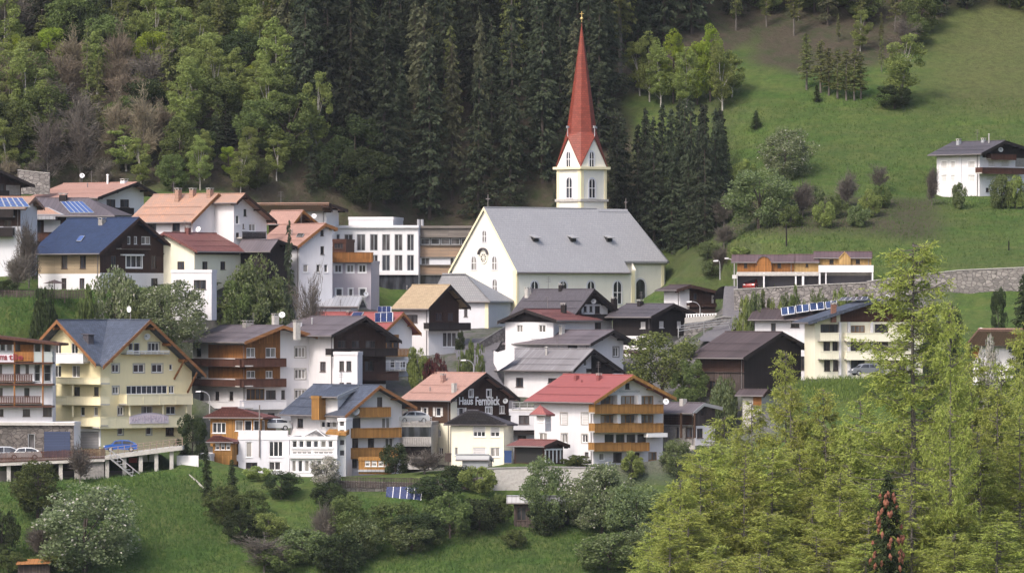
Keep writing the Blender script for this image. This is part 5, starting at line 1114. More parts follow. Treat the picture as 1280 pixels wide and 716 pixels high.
def ground_mat():
    m, nt, b = _nt('meadow_and_forest_floor'); b.inputs['Roughness'].default_value = .95; b.inputs['Specular IOR Level'].default_value = .1
    g = nt.nodes.new('ShaderNodeNewGeometry').outputs['Position']; at = nt.nodes.new('ShaderNodeAttribute'); at.attribute_name = 'cover'
    sp = nt.nodes.new('ShaderNodeSeparateColor'); nt.links.new(at.outputs['Color'], sp.inputs[0])
    n1 = _noise(nt, g, .09, 6, .6, .35, .65); n2 = _noise(nt, g, 1.1, 6, .75, .35, .65); n3 = _noise(nt, g, .35, 5, .7, .45, .7)
    tc_ = _noise(nt, _map(nt, g, (.05, .05, .95)), 1, 4, .6, .4, .62); grass = _mix(nt, n1, (.062, .122, .026), (.10, .158, .036)); grass = _mix(nt, _sc(nt, tc_, .55), grass, (.125, .125, .055)); grass = _mix(nt, _sc(nt, n2, .75), grass, (.036, .07, .02)); grass = _mix(nt, _sc(nt, n3, .45), grass, (.15, .16, .05))
    flo = _noise(nt, g, 3.2, 2, .5, .72, .76); fz = _noise(nt, g, .06, 2, .5, .5, .6); mm = nt.nodes.new('ShaderNodeMath'); mm.operation = 'MULTIPLY'; nt.links.new(flo, mm.inputs[0]); nt.links.new(fz, mm.inputs[1])
    grass = _mix(nt, _sc(nt, mm.outputs[0], .55), grass, (.42, .42, .30))
    dryc = _mix(nt, n2, (.12, .125, .05), (.075, .075, .035)); grass = _mix(nt, _sc(nt, sp.outputs[2], .7), grass, dryc)
    floor = _mix(nt, n2, (.06, .05, .036), (.09, .075, .055)); floor = _mix(nt, _sc(nt, n3, .95), floor, (.045, .065, .025))
    pav = _mix(nt, n2, (.12, .115, .12), (.17, .16, .155)); pav = _mix(nt, _sc(nt, n3, .9), pav, (.05, .08, .025))
    c = _mix(nt, sp.outputs[1], grass, pav); c = _mix(nt, sp.outputs[0], c, floor); nt.links.new(c, b.inputs['Base Color'])
    bp = nt.nodes.new('ShaderNodeBump'); bp.inputs['Distance'].default_value = .35; bp.inputs['Strength'].default_value = .8; nt.links.new(n2, bp.inputs['Height']); nt.links.new(bp.outputs[0], b.inputs['Normal']); return m
me.materials.append(ground_mat()); go = bpy.data.objects.new('ground', me); COL.objects.link(go); tag(go, kind='structure')

# ------------------------------------------------------------------ grass tufts on the meadows (stuff)
def quads(name, cen, nrm, up, w, hgt, m, parent=None, taper=.35):
    """many small leaf-like quads: centres, side vectors, up vectors"""
    n = len(cen); a = np.cross(nrm, up); a /= np.linalg.norm(a, axis=1)[:, None] + 1e-9; w = w[:, None]; hgt = hgt[:, None]
    v = np.empty((n, 4, 3)); v[:, 0] = cen - a * w; v[:, 1] = cen + a * w; v[:, 2] = cen + a * w * taper + up * hgt; v[:, 3] = cen - a * w * taper + up * hgt
    me = bpy.data.meshes.new(name); me.vertices.add(n * 4); me.vertices.foreach_set('co', v.ravel()); me.loops.add(n * 4); me.loops.foreach_set('vertex_index', np.arange(n * 4)); me.polygons.add(n)
    me.polygons.foreach_set('loop_start', np.arange(n) * 4); me.polygons.foreach_set('loop_total', np.full(n, 4)); me.materials.append(m); me.update(calc_edges=True); me.validate(); return me
def unit(a): return a / (np.linalg.norm(a, axis=-1, keepdims=True) + 1e-9)
def rdir(n, r): return unit(r.normal(size=(n, 3)))
gm = mat('grass_blades', (.09, .165, .038), pat='leaf', c2=(.05, .10, .022), var=.1)
def tufts(pxr, pyr, n, hgt, name, m, seed):
    r = np.random.default_rng(seed); P = []
    while len(P) < n:
        q = gpt(r.uniform(*pxr), r.uniform(*pyr))
        if q is None: continue
        for _ in range(14):
            x, y = q.x + r.normal() * 1.6, q.y + r.normal() * 1.6; P.append((x, y, ground(x, y) - .02))
    P = np.array(P); n = len(P); up = unit(np.stack([r.normal(size=n) * .35, r.normal(size=n) * .35, np.ones(n)], 1)); me = quads(name, P, rdir(n, r), up, r.uniform(.03, .07, n), r.uniform(.4, 1.2, n) * hgt, m, taper=.1)
    o = bpy.data.objects.new(name, me); COL.objects.link(o); tag(o, kind='stuff'); return o
tufts((-5, 300), (592, 720), 26000, .42, 'meadow_grass', gm, 1); tufts((380, 830), (630, 720), 22000, .42, 'meadow_grass', gm, 2); tufts((-5, 200), (368, 418), 9000, .45, 'bank_grass', gm, 3)
tufts((890, 1285), (120, 340), 26000, .38, 'hillside_grass', mat('hill_grass_blades', (.11, .17, .045), pat='leaf', c2=(.06, .10, .025), var=.1), 4)
tufts((980, 1150), (462, 500), 7000, .7, 'long_grass', mat('long_grass_blades', (.17, .22, .05), pat='leaf', c2=(.10, .15, .03), var=.1), 5)

# ------------------------------------------------------------------ roads
def road(name, pts, w, m=asphalt, kerb=True, lift=.14):
    P = []
    for (a, b) in zip(pts[:-1], pts[1:]):
        n = max(2, int(math.dist(a, b) / .8))
        for i in range(n): P.append(((a[0] + (b[0] - a[0]) * i / n), (a[1] + (b[1] - a[1]) * i / n)))
    P.append(pts[-1][:2]); mb = MB(); L = []
    Z = [max(ground(x + dx, y + dy) for dx in (-w / 2, 0, w / 2) for dy in (-w / 2, 0, w / 2)) for x, y in P]
    Z = [sum(Z[max(0, i - 3):i + 4]) / len(Z[max(0, i - 3):i + 4]) for i in range(len(Z))]
    for i, (x, y) in enumerate(P):
        a = P[max(i - 1, 0)]; b = P[min(i + 1, len(P) - 1)]; d = Vector((b[0] - a[0], b[1] - a[1])).normalized(); n = Vector((-d.y, d.x))
        L.append((Vector((x - n.x * w / 2, y - n.y * w / 2, Z[i] + lift)), Vector((x + n.x * w / 2, y + n.y * w / 2, Z[i] + lift)), Vector((n.x, n.y, 0))))
    for (a, b, n), (c, d, n2) in zip(L[:-1], L[1:]):
        mb.poly([a, b, d, c])
        dz = Vector((0, 0, 1))
        if kerb:
            for s, p, q in ((-1, a, c), (1, b, d)):
                nn = n * s; n3 = n2 * s; mb.prism([p + dz * .12, p + nn * .2 + dz * .12, q + n3 * .2 + dz * .12, q + dz * .12], [p - dz * .4, p + nn * .2 - dz * .4, q + n3 * .2 - dz * .4, q - dz * .4], 1)
    o = mb.obj(name, [m, lconc]); tag(o, kind='structure'); return L
g2 = lambda px, Y: ((px - 640) / FOC * Y, Y)
RL = road('road', [g2(640, 822), g2(598, 836), g2(590, 846), g2(606, 856)], 5, kerb=False)
RL2 = road('road', [g2(880, 838), g2(918, 846), g2(921, 852), g2(912, 860), g2(905, 866)], 3.2, kerb=False)

# ------------------------------------------------------------------ free-standing walls and fences
def wall_strip(name, label, cat, pts, thick, m, cap=None, group=None):
    """pts: (px, py_top, py_bottom, Y)"""
    mb = MB(); T = [P3(a, t, Y) for a, t, b, Y in pts]; B = [P3(a, b, Y) for a, t, b, Y in pts]; d = Vector((0, thick, 0))
    for i in range(len(pts) - 1):
        b0 = B[i] - Vector((0, 0, 1.2)); b1 = B[i + 1] - Vector((0, 0, 1.2)); mb.hexa([b0, b1, b1 + d, b0 + d, T[i], T[i + 1], T[i + 1] + d, T[i] + d])
    base = B[0].copy(); e = empty(name, Matrix.Translation(base), label, cat, group); o = mb.obj('wall_body', m, e); o.matrix_local = Matrix.Translation(-base)
    if cap:
        mb = MB(); w = Vector((0, .08, 0)); z = Vector((0, 0, .003)); z2 = Vector((0, 0, .12))
        for i in range(len(pts) - 1): mb.hexa([T[i] - w + z, T[i + 1] - w + z, T[i + 1] + d + w + z, T[i] + d + w + z, T[i] - w + z2, T[i + 1] - w + z2, T[i + 1] + d + w + z2, T[i] + d + w + z2])
        o = mb.obj('coping', cap, e); o.matrix_local = Matrix.Translation(-base)
    return e
wall_strip('stone_wall', 'long rough grey stone retaining wall below the right-hand meadow', 'wall', [(1085, 352, 380, 843), (1140, 345, 378, 843), (1200, 338, 376, 843), (1295, 334, 374, 843)], 3, stone, lconc)
wall_strip('stone_wall', 'stone retaining wall under the timber-clad garages', 'wall', [(918, 362, 400, 846.5), (960, 360, 398, 846.5), (1030, 356, 395, 846.5), (1098, 353, 392, 846.5)], 2.5, stone, lconc)
wall_strip('stone_wall', 'light grey rendered retaining wall before the lettered chalet and red-roofed guesthouse', 'wall', [(606, 586, 614, 789.7), (680, 584, 614, 789.7), (745, 585, 614, 789.7)], 2.2, lconc, concrete)
wall_strip('stone_wall', 'weathered stone wall at the forest edge behind the far left chalet', 'wall', [(22, 213, 232, 884), (40, 215, 232, 884), (62, 217, 232, 884)], .8, stone, lconc)
wall_strip('stone_wall', 'low dark garden wall below the balcony guesthouse and the lettered chalet', 'wall', [(420, 600, 612, 789.5), (520, 603, 614, 789.5), (604, 596, 614, 790)], .6, stone)
wall_strip('stone_wall', 'curved stone terrace wall beside the lane above the big barn', 'wall', [(855, 405, 425, 843), (880, 402, 420, 844), (905, 396, 412, 845), (925, 398, 412, 846)], .6, stone, lconc)
wall_strip('stone_wall', 'pale upper wall right of the dark chalet, under the small brown-roofed house', 'wall', [(856, 397, 410, 850), (880, 395, 408, 850), (898, 393, 404, 850)], .5, lconc)
wall_strip('stone_wall', 'churchyard stone wall climbing beside the church steps', 'wall', [(593, 435, 442, 850), (600, 428, 442, 851), (616, 418, 440, 853), (632, 408, 438, 855)], 2.5, stone, lconc)
wall_strip('white_wall', 'white triangular side wall of the lane below the churchyard', 'wall', [(617, 438, 442, 836), (622, 440, 452, 835.5), (632, 437, 446, 835), (643, 434, 438, 834.5)], .5, white)
wall_strip('white_wall', 'white sloping garden wall right of the yellow guesthouse parking deck', 'wall', [(221, 569, 596, 793.5), (248, 569, 606, 792.5)], .4, white)
wall_strip('stone_wall', 'narrow concrete stair wall descending to the meadow beside the conifers', 'wall', [(236, 592, 600, 790), (246, 600, 612, 788), (258, 612, 624, 786)], .5, lconc)
def fence(name, label, pts, hgt, m, kind='pickets', n_rail=2, group=None, sp=.2, postm=None):
    """pts: (px, Y, py_foot); one object: rails and pickets as pattern, each post its own part"""
    Q = [P3(px, py, Y) for px, Y, py in pts]; base = Q[0].copy(); e = empty(name, Matrix.Translation(base), label, 'fence', group); mb = MB(); z = Vector((0, 0, 1))
    rnd = random.Random(len(label))
    for a, b in zip(Q[:-1], Q[1:]):
        a = a - base; b = b - base; L = (b - a).length; d = (b - a) / L
        for k in range(n_rail): t = z * hgt * (k + 1) / (n_rail + .15); mb.hexa([a + t, b + t, b + t + Vector((0, .05, 0)), a + t + Vector((0, .05, 0)), a + t + z * .09, b + t + z * .09, b + t + z * .09 + Vector((0, .05, 0)), a + t + z * .09 + Vector((0, .05, 0))])
        if kind == 'pickets':
            n = int(L / sp)
            for i in range(n):
                p = a + d * (i + .5) * L / n + Vector((0, -.035, 0)); h_ = hgt * rnd.uniform(.93, 1.07); q = p + d * sp * .55; s_ = Vector((0, .025, 0)); mb.hexa([p, q, q + s_, p + s_, p + z * h_, q + z * h_, q + z * h_ + s_, p + z * h_ + s_])
        npst = max(1, int(L / 2.6))
        for i in range(npst + 1):
            p = a + d * L * i / npst; pm = MB(); pm.tube(p - z * .6, p + z * (hgt + .06), .06, n=6); o = pm.obj('post', postm or m, e)
    mb.obj('rails', m, e); return e
fence('fence', 'grey picket fence on the terrace of the blue-roofed chalet', [(-8, 834, 372.5), (50, 834, 373), (112, 834, 373)], 1.0, weather)
fence('fence', 'weathered picket fence in front of the balcony guesthouse garden', [(418, 789, 609), (480, 789, 610), (545, 789, 611), (612, 789, 613)], 1.3, weather)
fence('fence', 'dark metal railing curving along the lane above the barn', [(848, 841, 417), (880, 842, 412), (912, 843, 409), (935, 845, 404), (943, 848, 398)], 1.0, metal, 'rail', 3)
fence('fence', 'galvanised railing beside the ramp under the lamp pole', [(943, 848, 398), (932, 853, 388), (920, 858, 378)], 1.2, metal, 'rail', 3)
fence('fence', 'low white railing in front of the small white house right of the church', [(858, 851, 402), (895, 851, 401)], 1.0, frame_w, 'pickets', sp=.35)

# ------------------------------------------------------------------ parking deck at left
Yd = 792.0
e = empty('parking_deck', Matrix.Translation(P3(60, 600, Yd)), 'raised parking deck on concrete columns along the left-hand hotels', 'parking deck'); base = P3(60, 600, Yd)
def dpart(mb, name, m): o = mb.obj(name, m, e); o.matrix_local = Matrix.Translation(-base); return o
def deckbox(a, b, yta, ytb, th, Y0, Y1, mi, mb):
    A0, A1 = P3(a, yta, Y0), P3(b, ytb, Y0); dn = Vector((0, 0, -th)); dd = Vector((0, Y1 - Y0, 0)); mb.hexa([A0 + dn, A1 + dn, A1 + dn + dd, A0 + dn + dd, A0, A1, A1 + dd, A0 + dd], mi)
mb = MB(); deckbox(-12, 131, 577, 571, .55, Yd, 801, 0, mb); dpart(mb, 'deck_slab', lconc)
mb = MB(); deckbox(131.3, 228, 569.5, 557, .5, Yd, 801, 0, mb); dpart(mb, 'ramp_slab', lconc)
for px, t, b in ((11, 583, 604), (76, 579, 601), (134, 574, 604), (155.5, 572, 602), (176, 570, 607), (195.5, 567, 594), (214.5, 563, 588)):
    mb = MB(); A = P3(px, t, Yd + .6); B = P3(px, b + 8, Yd + .6); mb.box((A.x - .24, A.y - .2, B.z), (A.x + .24, A.y + .25, A.z + .3)); dpart(mb, 'column', lconc)
mb = MB(); A = P3(93, 577, Yd + .4); B = P3(130, 612, Yd + .4); mb.box((A.x, A.y, B.z), (B.x, A.y + .4, A.z + .2)); dpart(mb, 'concrete_wall', concrete)
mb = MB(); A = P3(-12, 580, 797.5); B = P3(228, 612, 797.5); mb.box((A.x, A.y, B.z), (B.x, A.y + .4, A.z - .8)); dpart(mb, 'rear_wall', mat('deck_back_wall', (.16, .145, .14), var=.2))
mb = MB()
for i in range(9):
    f = i / 9; A = P3(139 + 36 * f, 569 + 31 * f, Yd - .6); mb.box((A.x - .1, A.y - .9, A.z - .06), (A.x + .42, A.y + .1, A.z))
for dy in (-.95, .12):
    A = P3(138, 572, Yd - .6); B = P3(176, 603, Yd - .6); v_ = Vector((0, dy, 0)); mb.tube(A + v_, B + v_, .12, n=4); mb.tube(A + v_ + Vector((0, 0, 1)), B + v_ + Vector((0, 0, 1)), .04, n=4)
    for f in (0, .25, .5, .75, 1): p = A * (1 - f) + B * f + v_; mb.tube(p, p + Vector((0, 0, 1)), .03, n=4)
A = P3(176, 600, Yd - .6); mb.box((A.x - .5, A.y - 1, A.z - 1.2), (A.x + .5, A.y + .3, A.z - .1)); dpart(mb, 'stair', metal)
mb = MB(); A = P3(-12, 577, Yd - .05); B = P3(131, 571, Yd - .05); n = 110
for i in range(n):
    p = A * (1 - i / n) + B * (i / n); q = A * (1 - (i + .75) / n) + B * ((i + .75) / n); z0 = Vector((0, 0, -.15)); z1 = Vector((0, 0, random.uniform(1.0, 1.12))); s_ = Vector((0, -.04, 0)); mb.hexa([p + z0, q + z0, q + z0 - s_, p + z0 - s_, p + z1, q + z1, q + z1 - s_, p + z1 - s_])
dpart(mb, 'board_fence', redbrown)
mb = MB(); A = P3(131.5, 569.5, Yd + .1); B = P3(228, 557, Yd + .1)
for k in (.3, .62, .95): z = Vector((0, 0, k)); mb.tube(A + z, B + z, .035, n=5)
for i in range(13): p = A * (1 - i / 12) + B * (i / 12); mb.tube(p, p + Vector((0, 0, 1.0)), .05, n=5)
dpart(mb, 'railing', mat('faded_wood_rail', (.3, .22, .18), pat='plaster'))
# shelves with stored things beneath
for a, b, t in ((16, 70, 590), (16, 70, 597), (80, 92, 586), (80, 92, 594)):
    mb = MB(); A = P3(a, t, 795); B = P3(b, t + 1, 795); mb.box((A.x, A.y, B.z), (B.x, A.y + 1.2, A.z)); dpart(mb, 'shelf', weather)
def bar_box(name, label, cat, px, py, Y, w, d, h_, m):
    q = P3(px, py, Y); mb = MB(); mb.box((-w / 2, 0, 0), (w / 2, d, h_ * .8)); mb.box((-w / 2 - .03, -.03, h_ * .8 + .003), (w / 2 + .03, d + .03, h_)); o = mb.obj(name, m); o.location = q; tag(o, label, cat); return o
bar_box('crate', 'red storage box on the shelf under the parking ramp', 'box', 166, 578, 796, 1.0, .8, .6, mat('red_paint', (.4, .05, .03), .5, 'plain'))
for i, px in enumerate((181, 190)):
    q = P3(px, 577, 796); mb = MB(); mb.prism([(-.25, 0, 1.1), (.25, 0, 1.1), (.25, .1, 1.1), (-.25, .1, 1.1)], [(-.42, -.05, .1), (.42, -.05, .1), (.4, .3, 0), (-.4, .3, 0)]); o = mb.obj('hanging_cloth', blindm); o.location = q; tag(o, 'white cloth hanging under the parking ramp, %s of the pair' % ('left' if i == 0 else 'right'), 'cloth', 'cloths hanging under the ramp')

# ------------------------------------------------------------------ street lamps, poles
def lamp(px, py_top, py_base, Y, reach, label, side=-1, r=.07):
    b = P3(px, py_base, Y); H_ = P3(px, py_top, Y).z - b.z; e = empty('street_lamp', Matrix.Translation(b), label, 'street lamp', 'street lamps of the village')
    mb = MB(); mb.tube((0, 0, -.5), (0, 0, H_ - .9), r * 1.2, r * .8); pr = None
    for i in range(9):
        a = math.pi / 2 * i / 8; p = (side * reach * (1 - math.cos(a)), 0, H_ - .9 + .9 * math.sin(a))
        if pr: mb.tube(pr, p, r * .7, n=6, cap=False)
        pr = p
    mb.obj('pole', metal, e); mb = MB(); mb.hexa([(side * reach - .1 + side * .0, -.14, H_ - .08), (side * reach + side * .8, -.14, H_ - .08), (side * reach + side * .8, .14, H_ - .08), (side * reach - .1, .14, H_ - .08), (side * reach - .1, -.1, H_ + .1), (side * reach + side * .7, -.08, H_ + .06), (side * reach + side * .7, .08, H_ + .06), (side * reach - .1, .1, H_ + .1)]); mb.obj('lamp_head', white, e)
lamp(592, 450, 470, 822, .9, 'street lamp beside the lane behind the pinkish-roofed chalet')
lamp(875, 377, 396, 851, 1.0, 'street lamp in front of the small brown-roofed house right of the church', -1)
lamp(262, 489, 520, 812, 1.0, 'street lamp in front of the hotel with the long brown balconies', -1)
lamp(900, 326, 345, 870, .15, 'slim street lamp on the slope left of the tall pole', -1)
def pole(px, t, b, Y, label, boxed=True):
    q = P3(px, b, Y); H_ = P3(px, t, Y).z - q.z; e = empty('utility_pole', Matrix.Translation(q), label, 'pole'); mb = MB(); mb.tube((0, 0, -.5), (0, 0, H_), .13, .08, 8); mb.obj('pole', metal if boxed else blackwood, e)
    if boxed:
        mb = MB(); mb.box((-.3, -.25, H_ * .62), (.3, -.1, H_ * .62 + .5)); mb.obj('sign_plate', white, e); mb = MB(); mb.tube((0, 0, H_ - .4), (-.9, 0, H_ - .1), .04, n=5); mb.box((-1.3, -.12, H_ - .2), (-.8, .12, H_)); mb.obj('lamp_head', white, e)
        mb = MB(); mb.box((.3, -.2, H_ * .18), (1.0, -.1, H_ * .42)); mb.obj('notice_board', mat('green_board', (.08, .25, .22), .5, 'plain'), e)
pole(918, 322, 391, 856, 'tall white pole with lamp and sign left of the garages'); pole(983, 280, 320, 868, 'thin dark pole on the slope behind the garages', False); pole(1261, 301, 335, 858, 'thin white pole on the meadow at the right', False)

# ------------------------------------------------------------------ solar rack on the meadow
q = P3(504, 627, 784); e = empty('solar_array', Matrix.Translation(q) @ Matrix.Rotation(-.1, 4, 'Z'), 'free-standing blue solar array on the bank below the garden fence', 'solar array'); s_ = 784 / FOC
W_p = 45 * s_; n = 5
for i in range(n):
    x0 = -W_p / 2 + W_p * i / n; x1 = x0 + W_p / n - .06; mb = MB(); mb.hexa([(x0, 0, 0), (x1, 0, 0), (x1, 1.4, 1.75), (x0, 1.4, 1.75), (x0, -.04, .06), (x1, -.04, .06), (x1, 1.36, 1.81), (x0, 1.36, 1.81)]); o = mb.obj('panel', solar, e)
    mb = MB(); mb.hexa([(x1, 0, 0), (x1 + .06, 0, 0), (x1 + .06, 1.4, 1.75), (x1, 1.4, 1.75), (x1, -.05, .08), (x1 + .06, -.05, .08), (x1 + .06, 1.35, 1.83), (x1, 1.35, 1.83)]); mb.obj('frame', frame_w, o)
for x in (-W_p * .4, W_p * .4): mb = MB(); mb.tube((x, 1.3, -1.5), (x, 1.3, 1.6), .05); mb.tube((x, .1, -1.5), (x, .1, .05), .05); mb.obj('leg', metal, e)

# ------------------------------------------------------------------ parasol on the chalet terrace, satellite finials etc.
q = P3(68, 372, 835); e = empty('parasol', Matrix.Translation(q), 'dark parasol on the terrace of the blue-roofed chalet', 'parasol'); mb = MB(); mb.tube((0, 0, -.2), (0, 0, 2.2), .05); mb.obj('pole', frame_d, e)
mb = MB(); N = 8
for i in range(N):
    a0, a1 = 2 * math.pi * i / N, 2 * math.pi * (i + 1) / N; mb.poly([(0, 0, 2.35), (1.5 * math.cos(a0), 1.5 * math.sin(a0), 1.85), (1.5 * math.cos(a1), 1.5 * math.sin(a1), 1.85)])
mb.obj('canopy', frame_d, e)

# ------------------------------------------------------------------ cars
def car(px, py, Y, rot, label, color, L=4.2, suv=False):
    q = P3(px, py, Y); e = empty('parked_car', Matrix.Translation(q) @ Matrix.Rotation(rot, 4, 'Z'), label, 'car', 'parked cars of the village'); h_ = 1.5 if not suv else 1.7
    pm = mat('car_paint_' + color[0], color[1], .25, 'plain', metal=.2, spec=.6); W = .86
    prof = [(-.5, .3), (-.5, .62), (-.47, .82), (-.3, .93), (-.17, h_ * .93), (-.02, h_), (.22, h_ * .985), (.38, h_ * .8), (.47, .98), (.5, .75), (.5, .3)]
    mb = MB(); P = [(x * L, z) for x, z in prof]; low = [i for i in range(len(P))]
    def wd(z): return W if z < .95 else W - (z - .95) * .32
    for i in range(len(P) - 1):
        (x0, z0), (x1, z1) = P[i], P[i + 1]; mb.poly([(x0, -wd(z0), z0), (x1, -wd(z1), z1), (x1, wd(z1), z1), (x0, wd(z0), z0)])
    for s in (-1, 1):
        mb.poly([(x, s * W, z) for x, z in P if z <= .99]); t = [(x, z) for x, z in P if z >= .93]; mb.poly([(x, s * wd(z), z) for x, z in t])
    mb.poly([(P[0][0], -W, .3), (P[0][0], W, .3), (P[-1][0], W, .3), (P[-1][0], -W, .3)]); mb.obj('body', pm, e)
    for s in (-1, 1):
        mb = MB(); f = lambda x, z: (x * L, s * (wd(z) + .012), z)
        mb.poly([f(-.26, .98), f(-.16, h_ * .9), f(.02, h_ * .93), f(.02, .98)]); mb.poly([f(.04, .98), f(.04, h_ * .93), f(.22, h_ * .91), f(.36, h_ * .78), (.36 * L, s * (wd(.98) + .012), .98)]); mb.obj('side_window', gdark, e)
    mb = MB(); mb.poly([(-.29 * L - .012, -.7, .96), (-.29 * L - .012, .7, .96), (-.175 * L - .012, .62, h_ * .91), (-.175 * L - .012, -.62, h_ * .91)]); mb.obj('windscreen', gdark, e)
    mb = MB(); mb.poly([(.455 * L + .03, -.66, 1.02), (.39 * L + .03, -.6, h_ * .78), (.39 * L + .03, .6, h_ * .78), (.455 * L + .03, .66, 1.02)]); mb.obj('rear_window', gdark, e)
    for s in (-1, 1):
        for x in (-.31, .3):
            mb = MB(); mb.tube((x * L, s * (W - .2), .32), (x * L, s * (W + .02), .32), .32, n=16); w_ = mb.obj('wheel', rubber, e); mb = MB(); mb.tube((x * L, s * (W + .005), .32), (x * L, s * (W + .035), .32), .19, n=10); mb.obj('rim', metal, w_)
        mb = MB(); mb.box((-.5 * L - .02, s * .62 - .14, .64), (-.49 * L, s * .62 + .14, .78)); mb.obj('headlight', frame_w, e)
        mb = MB(); mb.box((.495 * L, s * .66 - .1, .75), (.5 * L + .02, s * .66 + .1, .92)); mb.obj('tail_light', MATS['red_paint'], e)
car(151, 564.5, 797.5, .1, 'bright blue car parked in front of the yellow guesthouse', ('blue', (.02, .09, .35)))
car(30, 573.8, 796, .15, 'white car beside the left edge on the parking deck', ('white', (.65, .65, .65)))
car(3, 574.5, 796.2, .15, 'silver-white van-like car cut by the left edge of the photo', ('silver', (.45, .46, .48)), 4.4, True)
car(516, 528.3, 808, .25, 'silver car on the parking deck behind the balcony guesthouse', ('silver', (.45, .46, .48)), 4.1)
car(343, 537.5, 812, .2, 'white and silver car in front of the hotel with long brown balconies', ('pale', (.5, .52, .55)))
car(941, 362.3, 851.5, 1.2, 'red car inside the timber-clad garages', ('deep_red', (.22, .02, .02)), 3.4)
car(1083, 469, 800, .3, 'dark silver car below the cream-white apartment block', ('grey', (.2, .21, .24)))
car(655, 578.8, 797, 1.3, 'red small tractor-like car inside the open carport', ('red', (.5, .03, .03)), 3.0, True) if False else None

q = P3(42, 706, 766); e = empty('woodshed', Matrix.Translation(q), 'low orange-brown shed roof in the bottom left corner between bushes', 'shed'); mb = MB(); mb.box((-1.9, .3, -2), (1.9, 2.0, .1)); mb.obj('wall', weather, e)
mb = MB(); mb.slab([(-2.1, -.3, 0.15), (2.1, -.3, .3), (2.1, 2.7, .75), (-2.1, 2.7, .6)], .1); mb.obj('roof', mat('orange_brown_roof', (.42, .19, .07), pat='seams'), e)
for i_, (px, py, Y_, w_, h_, c_, lb) in enumerate(((300, 520, 811, 1.0, 1.2, frame_g, 'grey wheelie bin by the hotel wall beside the glazed pavilion'), (635, 578, 797, .9, 1.5, mat('blue_barrel', (.03, .06, .16), .5, 'plain'), 'blue rain barrel beside the small carport'), (560, 577, 799, .8, 1.1, frame_d, 'dark bin at the foot of the cream annex by the polytunnel'))):
    b_ = bar_box('bin', lb, 'bin', px, py, Y_, w_, .8, h_, c_)
# ================================================================== vegetation
def leafm(name, c, c2, var=.15): return mat(name, c, .75, 'leaf', var, c2, spec=.15)
L_spruce = leafm('spruce_needles', (.066, .08, .045), (.03, .04, .023), .5)
L_olive = leafm('pine_needles', (.14, .15, .085), (.085, .09, .05), .2)
L_larchf = leafm('young_larch_needles', (.17, .19, .06), (.10, .11, .04), .25)
L_larch = leafm('fresh_larch_needles', (.38, .425, .10), (.25, .28, .07), .14)
L_birch = leafm('birch_leaves', (.26, .31, .095), (.15, .18, .055), .3)
L_bright = leafm('bright_leaves', (.28, .34, .045), (.17, .22, .03), .1)
L_green = leafm('green_leaves', (.15, .19, .062), (.08, .105, .036), .3)
L_dark = leafm('dark_leaves', (.065, .09, .036), (.035, .05, .02), .2)
L_bloss = leafm('grey_green_leaves', (.25, .29, .16), (.12, .155, .07), .12)
L_flower = leafm('white_blossom', (.62, .60, .55), (.40, .38, .33), .1)
L_red = leafm('dark_red_leaves', (.10, .028, .032), (.05, .02, .022), .1)
L_yel = leafm('yellow_flowers', (.55, .42, .02), (.3, .28, .02), .1)
L_twig = leafm('bare_twigs', (.20, .175, .15), (.12, .105, .09), .2)
L_pink = leafm('budding_twigs', (.28, .23, .17), (.17, .14, .10), .2)
bark = mat('bark', (.085, .065, .055), pat='noise', c2=(.05, .04, .034)); birchbark = mat('birch_bark', (.5, .48, .44), pat='noise', c2=(.25, .23, .2)); greybark = mat('grey_bark', (.17, .15, .135), pat='noise', c2=(.09, .08, .07))
def trunkmesh(name, H, r, limbs, m, lean=0, seed=0):
    rr = random.Random(seed); mb = MB(); p = Vector((0, 0, -.8)); seg = 6
    for i in range(seg):
        q = Vector((lean * ((i + 1) / seg) ** 1.5 + rr.uniform(-.1, .1), rr.uniform(-.1, .1), H * (i + 1) / seg)); mb.tube(p, q, r * (1 - i / seg) + .03, r * (1 - (i + 1) / seg) + .03, 7, cap=False); p = q
    for (a, b, c) in limbs: mb.tube(a, b, c, c * .4, 5, cap=False)
    return mb.mesh(name, m)
def conifer(seed, H=24., R=3.3, m=L_spruce, nb=150, per=13, drop=.35, leaf=.36, low=.04, dens=3, mbark=bark, shape=.85):
    r = np.random.default_rng(seed); C = []; N = []; U = []; Wd = []; Hh = []; limbs = []
    for i in range(nb):
        t = low + (1 - low) * (i / nb) ** .95; z = t * H; L = R * (1 - t) ** shape * r.uniform(.6, 1.15) * (1 if t > low + .12 else r.uniform(.5, 1)) + .25; a = r.uniform(0, 2 * np.pi)
        d = np.array([np.cos(a), np.sin(a), 0]); n = max(3, int(per * L / R) + 2)
        s = (np.arange(n) + r.uniform(0, 1, n)) / n
        for _ in range(dens):
            pts = d[None] * (s * L)[:, None]; pts[:, 2] = z - drop * L * s ** 1.2 + .12 * L * s ** 4 + r.normal(0, .12, n); side = np.array([-d[1], d[0], 0]); pts += side[None] * (r.normal(0, .16, n) * (1.3 - s) * L)[:, None]
            up = np.tile([0, 0, -.75], (n, 1)) + d[None] * r.uniform(.4, 1.3, n)[:, None] + r.normal(0, .3, (n, 3)); C.append(pts); U.append(unit(up)); N.append(unit(d[None] + r.normal(0, .6, (n, 3)))); Wd.append(r.uniform(.5, 1, n) * leaf * .55); Hh.append(r.uniform(.7, 1.6, n) * leaf)
        if i % 3 == 0: limbs.append(((0, 0, z), tuple(d * L * .85 + np.array([0, 0, z - drop * L * .8])), .045))
    # the leader
    cr = quads('crown', np.concatenate(C), np.concatenate(N), np.concatenate(U), np.concatenate(Wd), np.concatenate(Hh), m)
    return trunkmesh('trunk', H, H * .0095 + .03, limbs, mbark, 0, seed), cr, H, R
